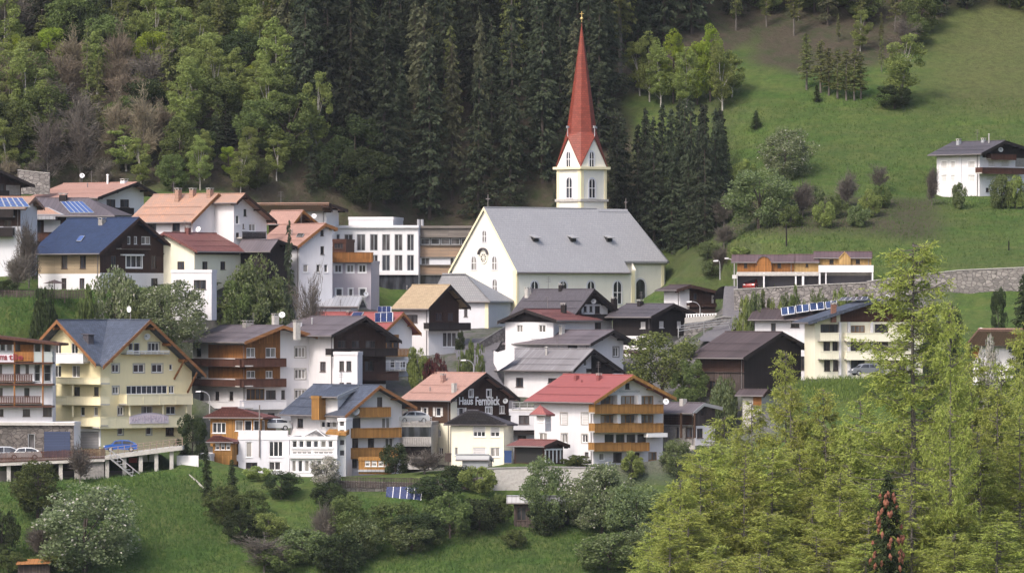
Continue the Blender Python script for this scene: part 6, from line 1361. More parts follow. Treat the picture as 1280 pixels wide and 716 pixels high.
def broadleaf(seed, H=9., R=3.4, m=L_green, n=5200, leaf=.2, clumps=60, cz=.52, rz=.48, m2=None, f2=.3, mbark=bark, lean=0, trunk_r=.2, gap=1.0, droop=0.):
    r = np.random.default_rng(seed); cs = []; limbs = []
    while len(cs) < clumps:
        d = rdir(1, r)[0]; rad = r.uniform(.45, 1.) ** .6; p = np.array([d[0] * R * rad, d[1] * R * rad, H * (cz + rz * d[2] * rad)])
        if p[2] > H * (cz - rz * .93): cs.append(p * np.array([r.uniform(.85, 1.1), 1, 1]))
    cs = np.array(cs); n = int(n * 1.5); w = r.uniform(.5, 1.25, clumps) * R * .31 * gap; k = r.integers(0, clumps, n); dd = rdir(n, r); off = dd * (w[k] * r.uniform(.5, 1., n) ** .5)[:, None]; off[:, 2] *= .8
    P = cs[k] + off; P[:, 2] = np.maximum(P[:, 2], .15); nrm = unit(rdir(n, r) + dd * .6); up = unit(rdir(n, r) + np.array([0, 0, .3 - droop])); wd = r.uniform(.6, 1.2, n) * leaf * .5; hh = r.uniform(.7, 1.3, n) * leaf
    if lean: P[:, 0] += lean * (P[:, 2] / H) ** 1.5
    if m2 is not None:
        s = r.random(n) < f2; cr = quads('crown', P[~s], nrm[~s], up[~s], wd[~s], hh[~s], m, taper=.6); c2 = quads('blossom', P[s] + dd[s] * .08, nrm[s], up[s], wd[s], hh[s], m2, taper=.7)
    else: cr = quads('crown', P, nrm, up, wd, hh, m, taper=.6); c2 = None
    for c in cs[:: max(1, clumps // 9)]:
        z0 = min(c[2] * .5, H * .5); limbs.append(((lean * (z0 / H) ** 1.5, 0, z0), tuple(c + np.array([lean * (c[2] / H) ** 1.5, 0, 0])), trunk_r * .35))
    return trunkmesh('trunk', H * .8, trunk_r, limbs, mbark, lean, seed), cr, H, R, c2
def twiggy(seed, H=8., R=2.8, m=L_twig, n=2600, mbark=greybark, leafy=None):
    r = np.random.default_rng(seed); C = []; U = []; limbs = []
    for i in range(34):
        z = H * r.uniform(.15, .7); d = unit(np.array([r.normal(), r.normal(), r.uniform(.6, 1.8)])); L = R * r.uniform(.6, 1.25); q = np.array([0, 0, z]) + d * L; limbs.append(((0, 0, z), tuple(q), .05)); k = n // 34; s = r.uniform(.25, 1.05, k)
        C.append(np.array([0, 0, z]) + d * (s * L)[:, None] + r.normal(0, .3, (k, 3))); U.append(unit(d + r.normal(0, .5, (k, 3))))
    C = np.concatenate(C); U = np.concatenate(U); n = len(C); return trunkmesh('trunk', H * .9, .12, limbs, mbark, 0, seed), quads('crown', C, rdir(n, r), U, r.uniform(.018, .05, n), r.uniform(.3, .9, n), m), H, R
def larch(seed, H=22., R=4.2, m=L_larch, nb=110, low=.06, bare=0.0, k_tw=15, tn=9, sh=.7):
    r = np.random.default_rng(seed); mb = MB(); C = []; U = []
    p = Vector((0, 0, -1)); seg = 10
    for i in range(seg):
        q = Vector((r.uniform(-.05, .05), r.uniform(-.05, .05), H * (i + 1) / seg)); mb.tube(p, q, H * .0085 * (1 - i / seg) + .02, H * .0085 * (1 - (i + 1) / seg) + .02, 8, cap=False); p = q
    for i in range(nb):
        t = low + (1 - low) * (i + r.random()) / nb; z = t * H; L = (R * (1 - t) ** sh * r.uniform(.55, 1.2) + .35) * (1 if t > .25 else .85); a = r.uniform(0, 2 * np.pi); d = np.array([np.cos(a), np.sin(a), 0]); sg = 6; pts = []
        rise = r.uniform(-.15, .5)
        for j in range(sg + 1):
            s = j / sg; pts.append(np.array([0, 0, z]) + d * L * s + np.array([0, 0, L * (rise * s - .28 * s + .38 * s ** 2.2)]) + r.normal(0, .03, 3) * (j > 0))
        for j in range(sg): mb.tube(pts[j], pts[j + 1], .045 * (1 - j / sg) + .012, .045 * (1 - (j + 1) / sg) + .01, 4, cap=False)
        dead = t < bare; 
        nt_ = int(L * k_tw) + 2
        for _ in range(nt_ if not dead else nt_ // 4):
            s = r.uniform(.12, 1.0); j = min(int(s * sg), sg - 1); b = pts[j] + (pts[j + 1] - pts[j]) * (s * sg - j); side = np.array([-d[1], d[0], 0]) * r.choice((-1, 1)); dv = unit(side * r.uniform(.3, 1) + d * r.uniform(.3, 1) + np.array([0, 0, r.uniform(-1.1, .2)])); l = r.uniform(.3, 1.25) * (1.15 - s * .6)
            if r.random() < .35: mb.tube(b, b + dv * l, .01, .006, 3, cap=False)
            if dead: continue
            ss = np.linspace(.1, 1.05, tn); C.append(b + dv * (ss * l)[:, None] + r.normal(0, .035, (tn, 3))); U.append(unit(dv + r.normal(0, .75, (tn, 3))))
    C = np.concatenate(C); U = np.concatenate(U); n = len(C); return mb.mesh('trunk', greybark), quads('crown', C, rdir(n, r), U, r.uniform(.02, .05, n), r.uniform(.10, .24, n), m, taper=.3), H, R
KINDS = {
 'spruce': [conifer(s, H=24, R=h_) for s, h_ in ((1, 3.7), (2, 4.3), (3, 3.4), (4, 4.0), (5, 4.7), (6, 3.6))],
 'pine': [conifer(s, H=22, R=2.7, m=L_olive, nb=120, drop=.6, leaf=.34, shape=.6, low=.1) for s in (11, 12)],
 'thin_larch': [conifer(s, H=20, R=2.3, m=L_larchf, nb=95, per=9, drop=.2, leaf=.3, shape=.6, low=.2, mbark=greybark) for s in (13, 14, 15)],
 'birch': [broadleaf(s, H=13, R=2.5, m=L_birch, n=6500, leaf=.18, clumps=70, cz=.56, rz=.44, mbark=birchbark, lean=l, trunk_r=.14, gap=1.1, droop=.6) for s, l in ((21, .8), (22, -.6), (23, .2), (24, 1.4))],
 'bright': [broadleaf(s, H=12, R=2.9, m=L_bright, n=8000, leaf=.17, clumps=60, cz=.55, rz=.45, gap=1.1) for s in (25, 26)],
 'green': [broadleaf(s, H=9, R=3.3, n=8000, leaf=.19) for s in (31, 32, 33, 34)],
 'dark': [broadleaf(s, H=8, R=3.2, m=L_dark, n=7500, leaf=.18) for s in (35, 36)],
 'olive_open': [broadleaf(s, H=9, R=3.6, m=L_birch, n=4200, leaf=.2, clumps=50, cz=.66, rz=.34, m2=L_green, f2=.4) for s in (47, 48)],
 'blossom_tree': [broadleaf(s, H=9, R=4.0, m=L_bloss, n=9500, leaf=.19, clumps=80, cz=.52, rz=.48, m2=L_flower, f2=.05) for s in (41, 42, 43)],
 'grey_green': [broadleaf(s, H=9, R=3.6, m=L_bloss, n=7000, leaf=.2, clumps=60, cz=.5, rz=.5, m2=L_green, f2=.4) for s in (44, 45, 46)],
 'white_blossom': [broadleaf(47, H=4, R=1.9, m=L_flower, n=5200, leaf=.13, clumps=60, cz=.55, rz=.45, m2=L_green, f2=.15, trunk_r=.09)],
 'bare': [twiggy(s) for s in (51, 52, 53)], 'bud': [twiggy(s, m=L_pink, n=3600) for s in (54, 55)],
 'shrub': [broadleaf(s, H=2.6, R=1.7, n=3600, leaf=.13, clumps=34, cz=.5, rz=.5, trunk_r=.07) for s in (61, 62, 63)],
 'dark_shrub': [broadleaf(s, H=2.6, R=1.7, m=L_dark, n=3600, leaf=.12, clumps=34, cz=.5, rz=.5, trunk_r=.07) for s in (64, 65)],
 'light_shrub': [broadleaf(s, H=2.6, R=1.7, m=L_birch, n=3600, leaf=.13, clumps=34, cz=.5, rz=.5, trunk_r=.07) for s in (66, 67)],
 'grey_shrub': [broadleaf(s, H=2.6, R=1.7, m=L_bloss, n=3600, leaf=.12, clumps=34, cz=.5, rz=.5, trunk_r=.07, m2=L_green, f2=.5) for s in (68, 69)],
 'red_shrub': [broadleaf(71, H=2.6, R=1.7, m=L_red, n=4200, leaf=.13, clumps=34, cz=.5, rz=.5, trunk_r=.07)],
 'yellow_shrub': [broadleaf(72, H=1.6, R=.9, m=L_yel, n=1500, leaf=.12, clumps=18, cz=.5, rz=.5, trunk_r=.05, m2=L_green, f2=.3)],
 'bare_shrub': [twiggy(s, H=3.2, R=2.0, n=3000) for s in (73, 74)],
 'larch': [larch(s, H=20, R=h_) for s, h_ in ((81, 3.8), (82, 4.4), (83, 3.4), (84, 4.0))], 'tall_larch': [larch(85, H=26, R=3.6, nb=170, low=.16, bare=.47, sh=.4, k_tw=11)],
 'near_spruce': [conifer(91, H=18, R=2.9, m=L_dark, nb=220, per=26, leaf=.2, dens=3)],
}
KN = {'olive_open': ('broadleaf_tree', 'tree'), 'spruce': ('spruce_tree', 'spruce'), 'pine': ('pine_tree', 'pine'), 'thin_larch': ('larch_tree', 'larch'), 'birch': ('birch_tree', 'birch'), 'bright': ('broadleaf_tree', 'tree'), 'green': ('broadleaf_tree', 'tree'), 'dark': ('broadleaf_tree', 'tree'),
      'blossom_tree': ('blossoming_tree', 'tree'), 'grey_green': ('broadleaf_tree', 'tree'), 'white_blossom': ('blossoming_tree', 'tree'), 'bare': ('bare_tree', 'tree'), 'bud': ('budding_tree', 'tree'), 'larch': ('larch_tree', 'larch'), 'tall_larch': ('larch_tree', 'larch'), 'near_spruce': ('spruce_tree', 'spruce')}
PLANTED = []
def tree_at(kind, p, h, w, label, group=None, rnd=random.Random(99)):
    V = rnd.choice(KINDS[kind]); nm, cat = KN.get(kind, ('shrub', 'shrub')); s = h / V[2]; sw = (w / 2 / V[3]) if w else s
    e = empty(nm, Matrix.Translation(p) @ Matrix.Rotation(rnd.uniform(0, 6.28), 4, 'Z') @ Matrix.Diagonal((sw, sw, s, 1)), label, cat, group)
    for n_, m_ in (('trunk' if cat != 'shrub' else 'stem', V[0]), ('crown' if cat != 'shrub' else 'foliage', V[1])) + ((('blossom', V[4]),) if len(V) > 4 and V[4] else ()):
        o = bpy.data.objects.new(n_, m_); COL.objects.link(o); o.parent = e
    PLANTED.append((p.x, p.y)); return e
def plant(kind, px, py, h, w, label, Y=None, group=None, seed=None):
    if Y and Y < 795.5 and px < 1100: Y = None
    if Y and 838 > Y > 824 and (275 < px < 345 or ('shrub' in kind and 195 < px < 280)): Y = 849
    p = (Vector(((px - 640) / FOC * Y, Y, 0)) if Y else gpt(px, min(py, 715) if not Y else py))
    if p is None: return
    zg = ground(p.x, p.y); zt = CZ + (HOR - (py - h)) / FOC * p.y; p.z = zg
    return tree_at(kind, p, max(zt - zg, .8), w * p.y / FOC * 1.08, label, group, random.Random(int(px * 7 + py)))
# --- single plants, each with its place in the photo
for a in [
 ('blossom_tree', 106, 722, 117, 118, 'large round pale-blooming tree at the lower left meadow edge', 768), ('green', 47, 650, 76, 60, 'olive-green tree in front of the left parking deck columns', 781),
 ('dark_shrub', 2, 706, 66, 36, 'dark bush cut by the left edge of the photo on the meadow', 772), ('light_shrub', 76, 722, 38, 44, 'light green bush at the foot of the large round pale tree', 762), ('shrub', 10, 722, 34, 36, 'green bush in the bottom left corner', 762),
 ('bare_shrub', 100, 604, 36, 26, 'small leafless tree against the concrete wall of the parking deck', 789), ('bare_shrub', 50, 700, 40, 30, 'leafless thicket left of the large round pale tree', 770),
 ('dark', 240, 566, 50, 34, 'dark reddish-green tree at the right end of the yellow guesthouse', 798),
 ('near_spruce', 258, 624, 68, 20, 'slim dark conifer left of the taller one by the white sloping wall', 788), ('near_spruce', 290, 640, 66, 26, 'dark conifer in front of the white annex', 786),
 ('green', 278, 656, 50, 44, 'leafy green tree below the two dark conifers', 783), ('light_shrub', 322, 600, 18, 30, 'light green bush at the wall of the white annex', 791), ('dark', 352, 624, 36, 42, 'dark green hedge tree in front of the white annex', 789),
 ('green', 316, 652, 40, 38, 'green tree between conifer and terrace lawn', 785), ('light_shrub', 336, 672, 32, 44, 'yellow-green round bush below the terrace lawn', 781), ('bare', 330, 716, 46, 64, 'purple-grey leafless thicket at the bottom between meadow and shrubs', 772),
 ('dark', 300, 680, 44, 40, 'dark leafy bush beside the meadow edge', 780), ('grey_shrub', 378, 700, 38, 60, 'grey-green bush below the terrace lawn', 775), ('shrub', 352, 722, 36, 50, 'low green bush at the bottom beside the leafless thicket', 770),
 ('dark_shrub', 411, 634, 30, 38, 'clipped dark hedge bush under the conservatory', 787), ('white_blossom', 408, 610, 38, 34, 'small tree full of white blossom in front of the balcony guesthouse', 790),
 ('green', 436, 690, 72, 50, 'light olive tree left of the blue solar array', 779), ('dark_shrub', 425, 722, 56, 60, 'dark shrub at the bottom below the olive tree', 770), ('grey_shrub', 452, 700, 52, 50, 'grey-green shrub with dead wood below the solar array', 776), ('bare_shrub', 404, 690, 44, 30, 'brown leafless bush right of the terrace lawn', 779),
 ('shrub', 490, 668, 40, 50, 'green shrub directly under the solar array', 781), ('dark', 520, 684, 44, 60, 'dark dense shrub below the picket fence', 778), ('shrub', 562, 672, 54, 56, 'green shrub right of the solar array', 781), ('dark_shrub', 545, 628, 32, 56, 'dark leafy shrub along the picket fence right of the solar array', 788),
 ('dark_shrub', 600, 664, 40, 50, 'dark shrub left of the garden shed', 782), ('grey_shrub', 515, 690, 36, 60, 'pale grey-green shrub at the meadow edge', 776), ('shrub', 625, 654, 36, 30, 'green shrub touching the left side of the garden shed', 783), ('shrub', 645, 684, 22, 28, 'small bush on the meadow below the shed', 777),
 ('light_shrub', 597, 616, 34, 42, 'olive-yellow bush in front of the rendered wall', 788), ('dark_shrub', 570, 606, 24, 40, 'dark bush at the foot of the polytunnel greenhouse', 792), ('grey_green', 681, 664, 92, 52, 'pale green tree in front of the garden shed', 774), ('dark_shrub', 682, 668, 36, 44, 'dark bush at the foot of the pale green tree by the shed', 773),
 ('blossom_tree', 752, 668, 88, 78, 'whitish spreading tree below the red-roofed guesthouse', 782), ('grey_green', 796, 690, 86, 74, 'whitish tree right of the spreading one, beside the larches', 778), ('dark', 730, 655, 30, 40, 'dark bush under the whitish spreading tree', 784), ('grey_shrub', 762, 712, 44, 76, 'pale flowering shrub at the bottom beside the larches', 770), ('grey_green', 812, 722, 70, 60, 'pale green tree at the bottom left of the larches', 768),
 ('light_shrub', 790, 600, 34, 26, 'light green shrub at the foot of the red-roofed guesthouse', 794), ('shrub', 722, 583, 14, 34, 'round green bush on the wall beside the carport', 793), ('yellow_shrub', 722, 583, 10, 12, 'upper yellow-flowering bush by the carport wall', 790.6), ('yellow_shrub', 724, 600, 14, 12, 'lower yellow-flowering bush against the rendered wall', 789.5),
 ('grey_green', 846, 600, 52, 36, 'pale leafy tree in front of the terrace right of the red-roofed guesthouse', 795), ('green', 884, 596, 40, 34, 'green tree before the annex with the wooden gable', 797),
 ('olive_open', 828, 506, 88, 84, 'broad olive-grey tree in front of the dark brown chalet', 823), ('green', 862, 500, 52, 40, 'green bushy tree left of the big dark barn', 819), ('grey_shrub', 905, 500, 26, 30, 'grey-green bush at the foot of the big dark barn', 812),
 ('red_shrub', 548, 466, 22, 36, 'dark red-leaved shrub beside the street lamp lane', 824), ('shrub', 588, 462, 26, 34, 'green shrub at the foot of the churchyard lane', 826), ('light_shrub', 522, 455, 16, 26, 'light green garden bush behind the rose-red roof house', 832), ('dark_shrub', 575, 440, 26, 12, 'dark slim bush at the corner of the beige-roofed chalet', 846),
 ('dark_shrub', 494, 584, 28, 30, 'dark shrubs right of the balcony guesthouse', 797), ('shrub', 505, 590, 38, 40, 'green shrub below the car deck', 795), ('bare_shrub', 530, 592, 22, 40, 'leafless low bush below the car deck', 793),
 ('blossom_tree', 148, 408, 70, 76, 'pale blooming tree in front of the blue-roofed chalet', 832), ('blossom_tree', 214, 410, 56, 80, 'pale blooming tree in front of the white flat-roofed extension', 830), ('grey_shrub', 256, 404, 26, 34, 'pale bush at the right corner of the flat-roofed extension', 830.5), ('green', 176, 414, 40, 50, 'green tree between the two pale blooming trees', 828), ('grey_green', 322, 400, 76, 74, 'large pale tree in front of the cream red-roofed house', 836), ('green', 298, 412, 70, 60, 'yellow-green tree left of the large pale one', 832),
 ('spruce', 361, 375, 100, 36, 'tall dark conifer between the dark barn and the whitish gable', 840), ('bare', 388, 398, 46, 40, 'leafless tree beside the whitish gabled house', 838), ('dark_shrub', 55, 394, 30, 32, 'round dark bush on the grassy bank above the yellow guesthouse', 828), ('shrub', 112, 400, 32, 40, 'green bush on the bank below the blue-roofed chalet', 828),
 ('shrub', 245, 412, 30, 50, 'green hedge bush above the long-balcony hotel, left one', 826), ('light_shrub', 285, 412, 32, 50, 'light green hedge bush above the long-balcony hotel', 827), ('dark_shrub', 330, 412, 32, 50, 'dark hedge bush above the long-balcony hotel, right one', 828), ('shrub', 205, 414, 26, 44, 'green bush between the yellow guesthouse roof and the bank', 825), ('bare_shrub', 22, 358, 28, 30, 'leafless reddish bush beside the tall white house at the left edge', 838), ('bare_shrub', 36, 340, 40, 26, 'leafless tree left of the blue-roofed chalet', 842),
 ('dark_shrub', 8, 362, 12, 30, 'low dark hedge at the left edge behind the picket fence', 836),
 ('blossom_tree', 982, 226, 66, 58, 'pale blooming tree, upper of the two round trees on the meadow'), ('grey_green', 949, 286, 76, 76, 'large round grey-green tree, lower of the two on the meadow'), ('light_shrub', 930, 232, 34, 24, 'bright green bush behind the large round meadow tree'), ('near_spruce', 945, 162, 24, 18, 'small dark conifer alone on the meadow'),
 ('bare', 1100, 240, 34, 26, 'small thin fruit tree on the meadow'), ('bare_shrub', 1165, 240, 18, 14, 'small leafless fruit tree left of the white farmhouse', 882), ('grey_shrub', 1199, 240, 10, 16, 'small fruit tree before the white farmhouse wall', 881), ('grey_shrub', 1252, 243, 22, 28, 'blooming bush before the farmhouse balcony', 881), ('light_shrub', 1269, 243, 24, 22, 'light green bush at the right edge before the farmhouse', 881),
 ('birch', 1126, 132, 92, 44, 'light green birch standing out on the upper meadow edge'), ('dark', 1118, 136, 30, 40, 'dark low bush at the foot of the light green birch'),
 ('near_spruce', 1165, 500, 118, 44, 'dark spruce right of the cream-white apartment block', 790), ('near_spruce', 1280, 450, 108, 50, 'dark spruce cut by the right edge below the stone wall', 800), ('dark', 1248, 380, 22, 18, 'dark bush on the meadow below the stone wall', 826), ('dark', 1190, 410, 30, 20, 'dark bush left of the pink-roofed house', 822),
 ('white_blossom', 1236, 476, 50, 26, 'white-blooming small tree before the pink-roofed house', 792),
 ('near_spruce', 1021, 128, 22, 14, 'tiny dark conifer at the lower end of the thin larches'), 
 ]: plant(*a[:6], Y=a[6] if len(a) > 6 else None)
# thin birches and larches in their own rows
for px, py, h in ((812, 128, 86), (826, 134, 80), (842, 130, 92), (858, 138, 76), (872, 132, 84), (888, 128, 96), (903, 140, 88), (800, 120, 70), (915, 122, 60)): plant('bright' if px in (842, 888, 872) else 'birch', px, py, h, 30, 'light yellow-green tree in the row at the upper left meadow corner', group='light green trees at the meadow corner')
for px, py, h in ((1008, 112, 70), (1026, 116, 66), (1036, 120, 60), (1047, 124, 62), (1058, 126, 64), (1068, 126, 66), (1076, 124, 60)): plant('thin_larch', px, py, h, 25, 'thin olive larch in the sparse row above the meadow', group='thin larches above the meadow')
for i, (px, py, h, w) in enumerate([(x, 284 - (i % 3) * 12, 34 + (i * 7) % 14, 30) for i, x in enumerate(range(905, 1110, 14)) if not 925 < x < 975]): plant(('bare_shrub', 'grey_shrub', 'light_shrub', 'shrub')[i % 4], px, py, h * .8, w * .8, {0: 'leafless', 1: 'grey-green', 2: 'light green', 3: 'green'}[i % 4] + ' bush in the hedge across the right-hand slope', group='hedge bushes across the slope')
for i, x in enumerate(range(930, 1095, 13)): plant(('light_shrub', 'grey_shrub', 'shrub')[i % 3], x, 398 - (i % 2) * 4, 18 + (i * 5) % 13, 22, ('light green', 'grey-green', 'mid green')[i % 3] + ' bush growing against the stone wall under the garages', Y=840 - i % 2, group='bushes against the garage wall')
for i, x in enumerate((885, 902, 925, 890, 905)): plant(('grey_shrub', 'bare_shrub', 'light_shrub')[i % 3], x, (322, 336, 330, 345, 308)[i], 20, 24, ('grey-green', 'leafless', 'light green')[i % 3] + ' bush on the rough slope right of the church choir', group='bushes right of the choir')
# --- right-hand foreground larches (near slope)
fl = [(838, 615, 3.6), (870, 560, 4), (905, 520, 4), (940, 502, 3.6), (982, 440, 3.4), (1030, 486, 4), (1075, 500, 4.2), (1100, 545, 4), (1178, 470, 4), (1215, 430, 4), (1252, 452, 4), (1282, 400, 4), (860, 640, 4), (930, 585, 4), (1000, 560, 4.4), (1050, 590, 4), (1160, 560, 4.2), (1222, 540, 4.2), (1275, 520, 4), (960, 640, 4.5), (1085, 645, 4.5), (1190, 630, 4.5), (1250, 640, 4.5), (895, 680, 4), (1020, 670, 4.4), (815, 668, 3)]
rf = random.Random(12)
for i, (px, top, r_) in enumerate(fl + [(px_ + rf.uniform(-16, 16), min(top_ + rf.uniform(14, 60), 700), r2_) for px_, top_, r2_ in fl] + [(850, 600, 4), (880, 640, 4.4), (1130, 520, 4), (1140, 600, 4.5), (1235, 480, 4), (1060, 540, 4.4), (1010, 505, 4), (965, 560, 4.4), (920, 560, 4.2)]):
    Y = 440 + (716 - top) * .28 + rf.uniform(-14, 14) ; x = (px - 640) / FOC * Y; zg = min(ground(x, Y), 40); zt = CZ + (HOR - top) / FOC * Y
    tree_at('larch', Vector((x, Y, zg)), zt - zg, r_ * 2 * rf.uniform(.95, 1.2), 'feathery yellow-green young larch in the foreground mass at the lower right', 'foreground larches', rf)
Y = 470; x = (1141 - 640) / FOC * Y; tree_at('tall_larch', Vector((x, Y, ground(x, Y))), CZ + (HOR - 303) / FOC * Y - ground(x, Y), 11.0, 'tallest foreground larch with bare lower trunk before the apartment block')
for px, top, Yq, r_ in ((1188, 378, 462, 6), ): x = (px - 640) / FOC * Yq; zg = ground(x, Yq); tree_at('larch', Vector((x, Yq, zg)), CZ + (HOR - top) / FOC * Yq - zg, r_, 'tall pale larch standing close beside the tallest foreground larch', None, random.Random(px))
Y = 432; x = (1110 - 640) / FOC * Y; zg = ground(x, Y); zt = CZ + (HOR - 592) / FOC * Y; e = tree_at('near_spruce', Vector((x, Y, zg)), zt - zg, 5.0, 'foreground spruce hung with reddish-brown cones')
mb = MB(); mb.tube((0, 0, 0), (0, 0, -.28), .05, .16, 6); mb.tube((0, 0, -.28), (0, 0, -.62), .16, .03, 6); cm = mb.mesh('cone', mat('spruce_cone', (.26, .10, .06), pat='noise', c2=(.15, .06, .04))); V = KINDS['near_spruce'][0]
for i in range(64):
    t = 1 - rf.uniform(.06, .42); a = rf.uniform(0, 6.28); R_ = V[3] * (1 - t) ** .85 * rf.uniform(.7, 1.05) + .25; o = bpy.data.objects.new('cone', cm); COL.objects.link(o); o.parent = e; o.location = (R_ * math.cos(a), R_ * math.sin(a), V[2] * t - .3); o.rotation_euler = (rf.uniform(-.3, .3), rf.uniform(-.3, .3), 0)
# --- forest, filled at random with minimum spacing
cell = {}
def free(x, y, d):
    ci, cj = int(x // 4), int(y // 4)
    for i in range(ci - 2, ci + 3):
        for j in range(cj - 2, cj + 3):
            for (a, b) in cell.get((i, j), ()):
                if (a - x) ** 2 + (b - y) ** 2 < d * d: return False
    cell.setdefault((ci, cj), []).append((x, y)); return True
rf = random.Random(5); cnt = {}
LAB = {'spruce': 'tall dark spruce in the dense forest on the slope behind the church', 'pine': 'grey-olive conifer standing among the dark spruces of the forest', 'thin_larch': 'slender olive larch among the mixed trees of the forest edge', 'birch': 'light green birch with pale trunk on the left-hand forest slope', 'bright': 'bright yellow-green tree on the left-hand forest slope', 'green': 'mid green leafy tree on the left-hand forest slope',
       'dark': 'dark green leafy tree on the left-hand forest slope', 'bare': 'bare greyish-brown tree on the left-hand forest slope', 'bud': 'pinkish budding tree on the left-hand forest slope'}
GRP = {'spruce': 'spruces of the forest', 'pine': 'olive conifers of the forest'}
def forest(kind, x, Y, h, w=0):
    if cnt.get(kind, 0) >= 295: return
    cnt[kind] = cnt.get(kind, 0) + 1; p = Vector((x, Y, ground(x, Y))); tree_at(kind, p, h, w, LAB[kind] if not kind in ('dark',) or True else '', GRP.get(kind, kind.replace('_', ' ') + ' trees of the forest'), rf)
for px, py, h, w, k in ((187, 120, 84, 46, 'bright'), (208, 108, 60, 40, 'birch'), (52, 96, 76, 40, 'thin_larch'), (148, 128, 90, 50, 'bud'), (394, 205, 118, 36, 'birch'), (243, 165, 108, 34, 'birch'), (270, 150, 98, 36, 'birch'), (292, 150, 90, 36, 'birch'), (335, 172, 94, 36, 'birch'), (318, 160, 88, 34, 'birch'), (565, 252, 196, 40, 'pine'), (600, 230, 210, 30, 'pine'),
    (282, 188, 56, 40, 'spruce'), (270, 196, 50, 36, 'spruce'), (60, 240, 90, 50, 'bare'), (20, 210, 80, 60, 'green'), (100, 230, 90, 50, 'bare'), (180, 215, 96, 44, 'bud'), (145, 205, 80, 44, 'bud'), (225, 225, 76, 44, 'green'), (158, 215, 60, 50, 'birch')):
    q = gpt(px, py, 880)
    if q: free(q.x, q.y, 1); forest(k, q.x, q.y, h * q.y / FOC, w * q.y / FOC)
for n in range(900):
    px = rf.uniform(766, 902); Y = rf.uniform(893, 936); x = (px - 640) / FOC * Y; q = Vector((x, Y, ground(x, Y))); py = PX(q)[1]
    if 218 < py < 318 and free(q.x, q.y, 2.7): forest('spruce' if rf.random() < .85 else 'pine', q.x, q.y, min(rf.uniform(14, 23), (py - 122 - abs(px - 850) * .3) * q.y / FOC), 0)
for n in range(30000):
    Y = rf.uniform(888, 1005); px = rf.uniform(-60, 1340); x = (px - 640) / FOC * Y; z = ground(x, Y); py = HOR - (z - CZ) / Y * FOC
    if py < -75 or (py < -20 and rf.random() < .3): continue
    e_ = np.interp(py, [-80, 40, 75, 130, 200, 262, 300, 330], [1500, 960, 800, 775, 880, 905, 900, 830])
    if px < 350:
        if py > 244 or Y < 888: continue
        k = rf.random(); top = py < 52 + 20 * math.sin(px * .02)
        kind = ('spruce' if k < .62 else 'pine' if k < .72 else 'thin_larch' if k < .85 else 'birch') if top and (px < 180 or py < 30 or rf.random() < .35) else ('bare' if k < (.2 if px < 210 else .04) else 'bud' if k < (.3 if px < 210 else .08) else 'green' if k < .45 else 'birch' if k < .78 else 'dark' if k < .84 else 'bright' if k < .89 else 'thin_larch')
        if not top and px > 230 and kind in ('bare', 'bud'): kind = 'birch'
        h = {'spruce': 20, 'pine': 18, 'thin_larch': 15, 'birch': 12}.get(kind, 8.5) * rf.uniform(.75, 1.15); 
        if py > 205: h *= .62; kind = kind if kind not in ('spruce', 'pine', 'thin_larch') else 'green'
        d = 3.7 if h > 12 else 3.1
    elif px < e_ and px < 905:
        if py > (262 if px < 520 else 285 if px < 640 else 235 if px < 715 and rf.random() < .9 else 300): continue
        if px < 470 and py > 200: kind = rf.choice(('birch', 'green', 'dark', 'spruce')); h = 9 * rf.uniform(.7, 1.2); d = 3.6
        else:
            k = rf.random(); kind = 'spruce' if k < .86 else 'pine' if k < .95 else 'thin_larch'; h = 23 * rf.uniform(.75, 1.2); d = 4.1
            if py > 215 and px > 760: h = min(h, (py - 128) * Y / FOC)
            if 640 < px < 770 and py > 235: h *= .3
    elif px >= 880:
        lim = np.interp(px, [900, 1000, 1100, 1150, 1200, 1290], [45, 50, 92, 60, 16, 20])
        if px < 900 or py > lim: continue
        k = rf.random(); kind = ('spruce' if k < .3 else 'bare' if k < .42 else 'thin_larch' if k < .7 else 'green' if k < .9 else 'pine'); h = {'spruce': 17, 'pine': 15, 'thin_larch': 13}.get(kind, 8) * rf.uniform(.7, 1.1); d = 4.6 if h > 11 else 3.8
        if py > 45: kind = rf.choice(('bare', 'green', 'birch', 'thin_larch')); h = 6 * rf.uniform(.6, 1.1)
    else: continue
    if 772 < px < 925 and 98 < py < 214: continue
    if free(x, Y, d): forest(kind, x, Y, h, 0 if kind in ('spruce', 'pine', 'thin_larch') else h * {'birch': .42, 'bright': .5}.get(kind, .85))
print('forest', cnt)
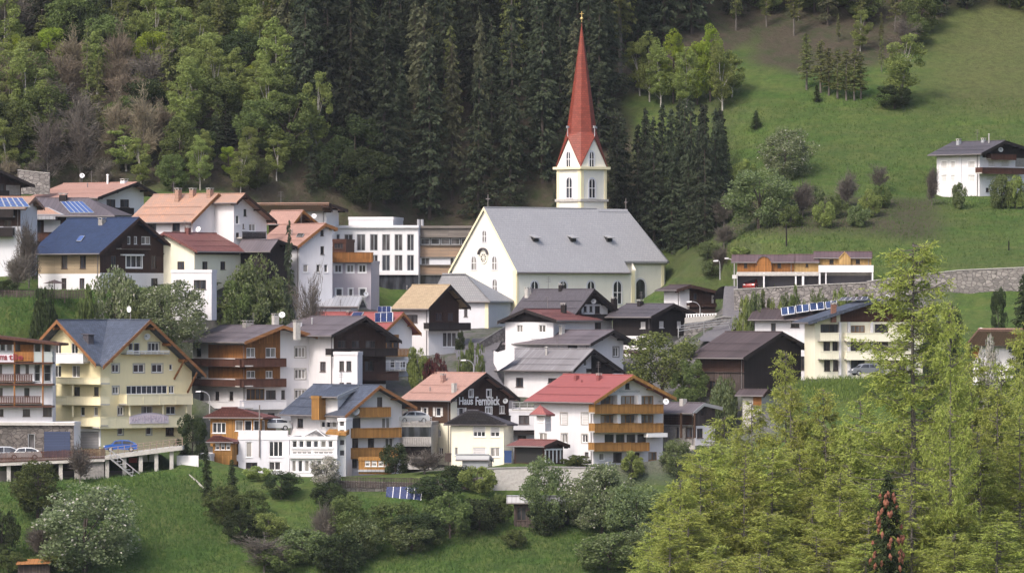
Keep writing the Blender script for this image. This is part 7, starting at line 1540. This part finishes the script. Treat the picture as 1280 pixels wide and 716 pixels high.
# ================================================================== camera, light, render
cam = bpy.data.cameras.new('camera'); co = bpy.data.objects.new('camera', cam); COL.objects.link(co); scene.camera = co
cam.sensor_width = 36; cam.lens = 36 * FOC / 1280; cam.clip_start = 1; cam.clip_end = 6000
co.location = (0, 0, CZ); co.rotation_euler = (math.pi / 2, 0, 0); cam.shift_y = (HOR - 358) / 1280
w = bpy.data.worlds.new('World'); scene.world = w; w.use_nodes = True; nt = w.node_tree; bg = nt.nodes['Background']
sky = nt.nodes.new('ShaderNodeTexSky'); sky.sky_type = 'NISHITA'; sky.sun_disc = False
EL, AZ = math.radians(48), math.radians(218)          # sun behind the camera, to the left
sky.sun_elevation = EL; sky.sun_rotation = AZ; sky.air_density = 1.0; sky.dust_density = 5.0; sky.ozone_density = 1.0
nt.links.new(sky.outputs[0], bg.inputs[0]); bg.inputs[1].default_value = .15
sl = bpy.data.lights.new('sun', 'SUN'); so = bpy.data.objects.new('sun', sl); COL.objects.link(so); sl.energy = 1.3; sl.angle = math.radians(10); sl.color = (1, .95, .88)
d = Vector((math.sin(AZ) * math.cos(EL), math.cos(AZ) * math.cos(EL), math.sin(EL))); so.rotation_euler = d.to_track_quat('Z', 'Y').to_euler(); so.location = (-60, 600, 300)
vs = scene.view_settings; vs.view_transform = 'Standard'; vs.look = 'None'; vs.gamma = 1; vs.exposure = .92; vs.use_curve_mapping = False
scene.cycles.max_bounces = 5; scene.cycles.diffuse_bounces = 3; scene.cycles.glossy_bounces = 2; scene.cycles.transmission_bounces = 2; scene.cycles.use_denoising = True

# the air between the camera and the far slope
mb = MB(); mb.box((-700, -80, 8), (700, 1440, 420)); m, nt_, b_ = _nt('haze_air'); nt_.nodes.remove(b_); pv = nt_.nodes.new('ShaderNodeVolumePrincipled'); pv.inputs['Color'].default_value = (.86, .9, 1, 1); pv.inputs['Density'].default_value = HAZE; pv.inputs['Anisotropy'].default_value = .2
nt_.links.new(pv.outputs[0], nt_.nodes['Material Output'].inputs['Volume']); hz = mb.obj('haze', m); tag(hz, kind='stuff')
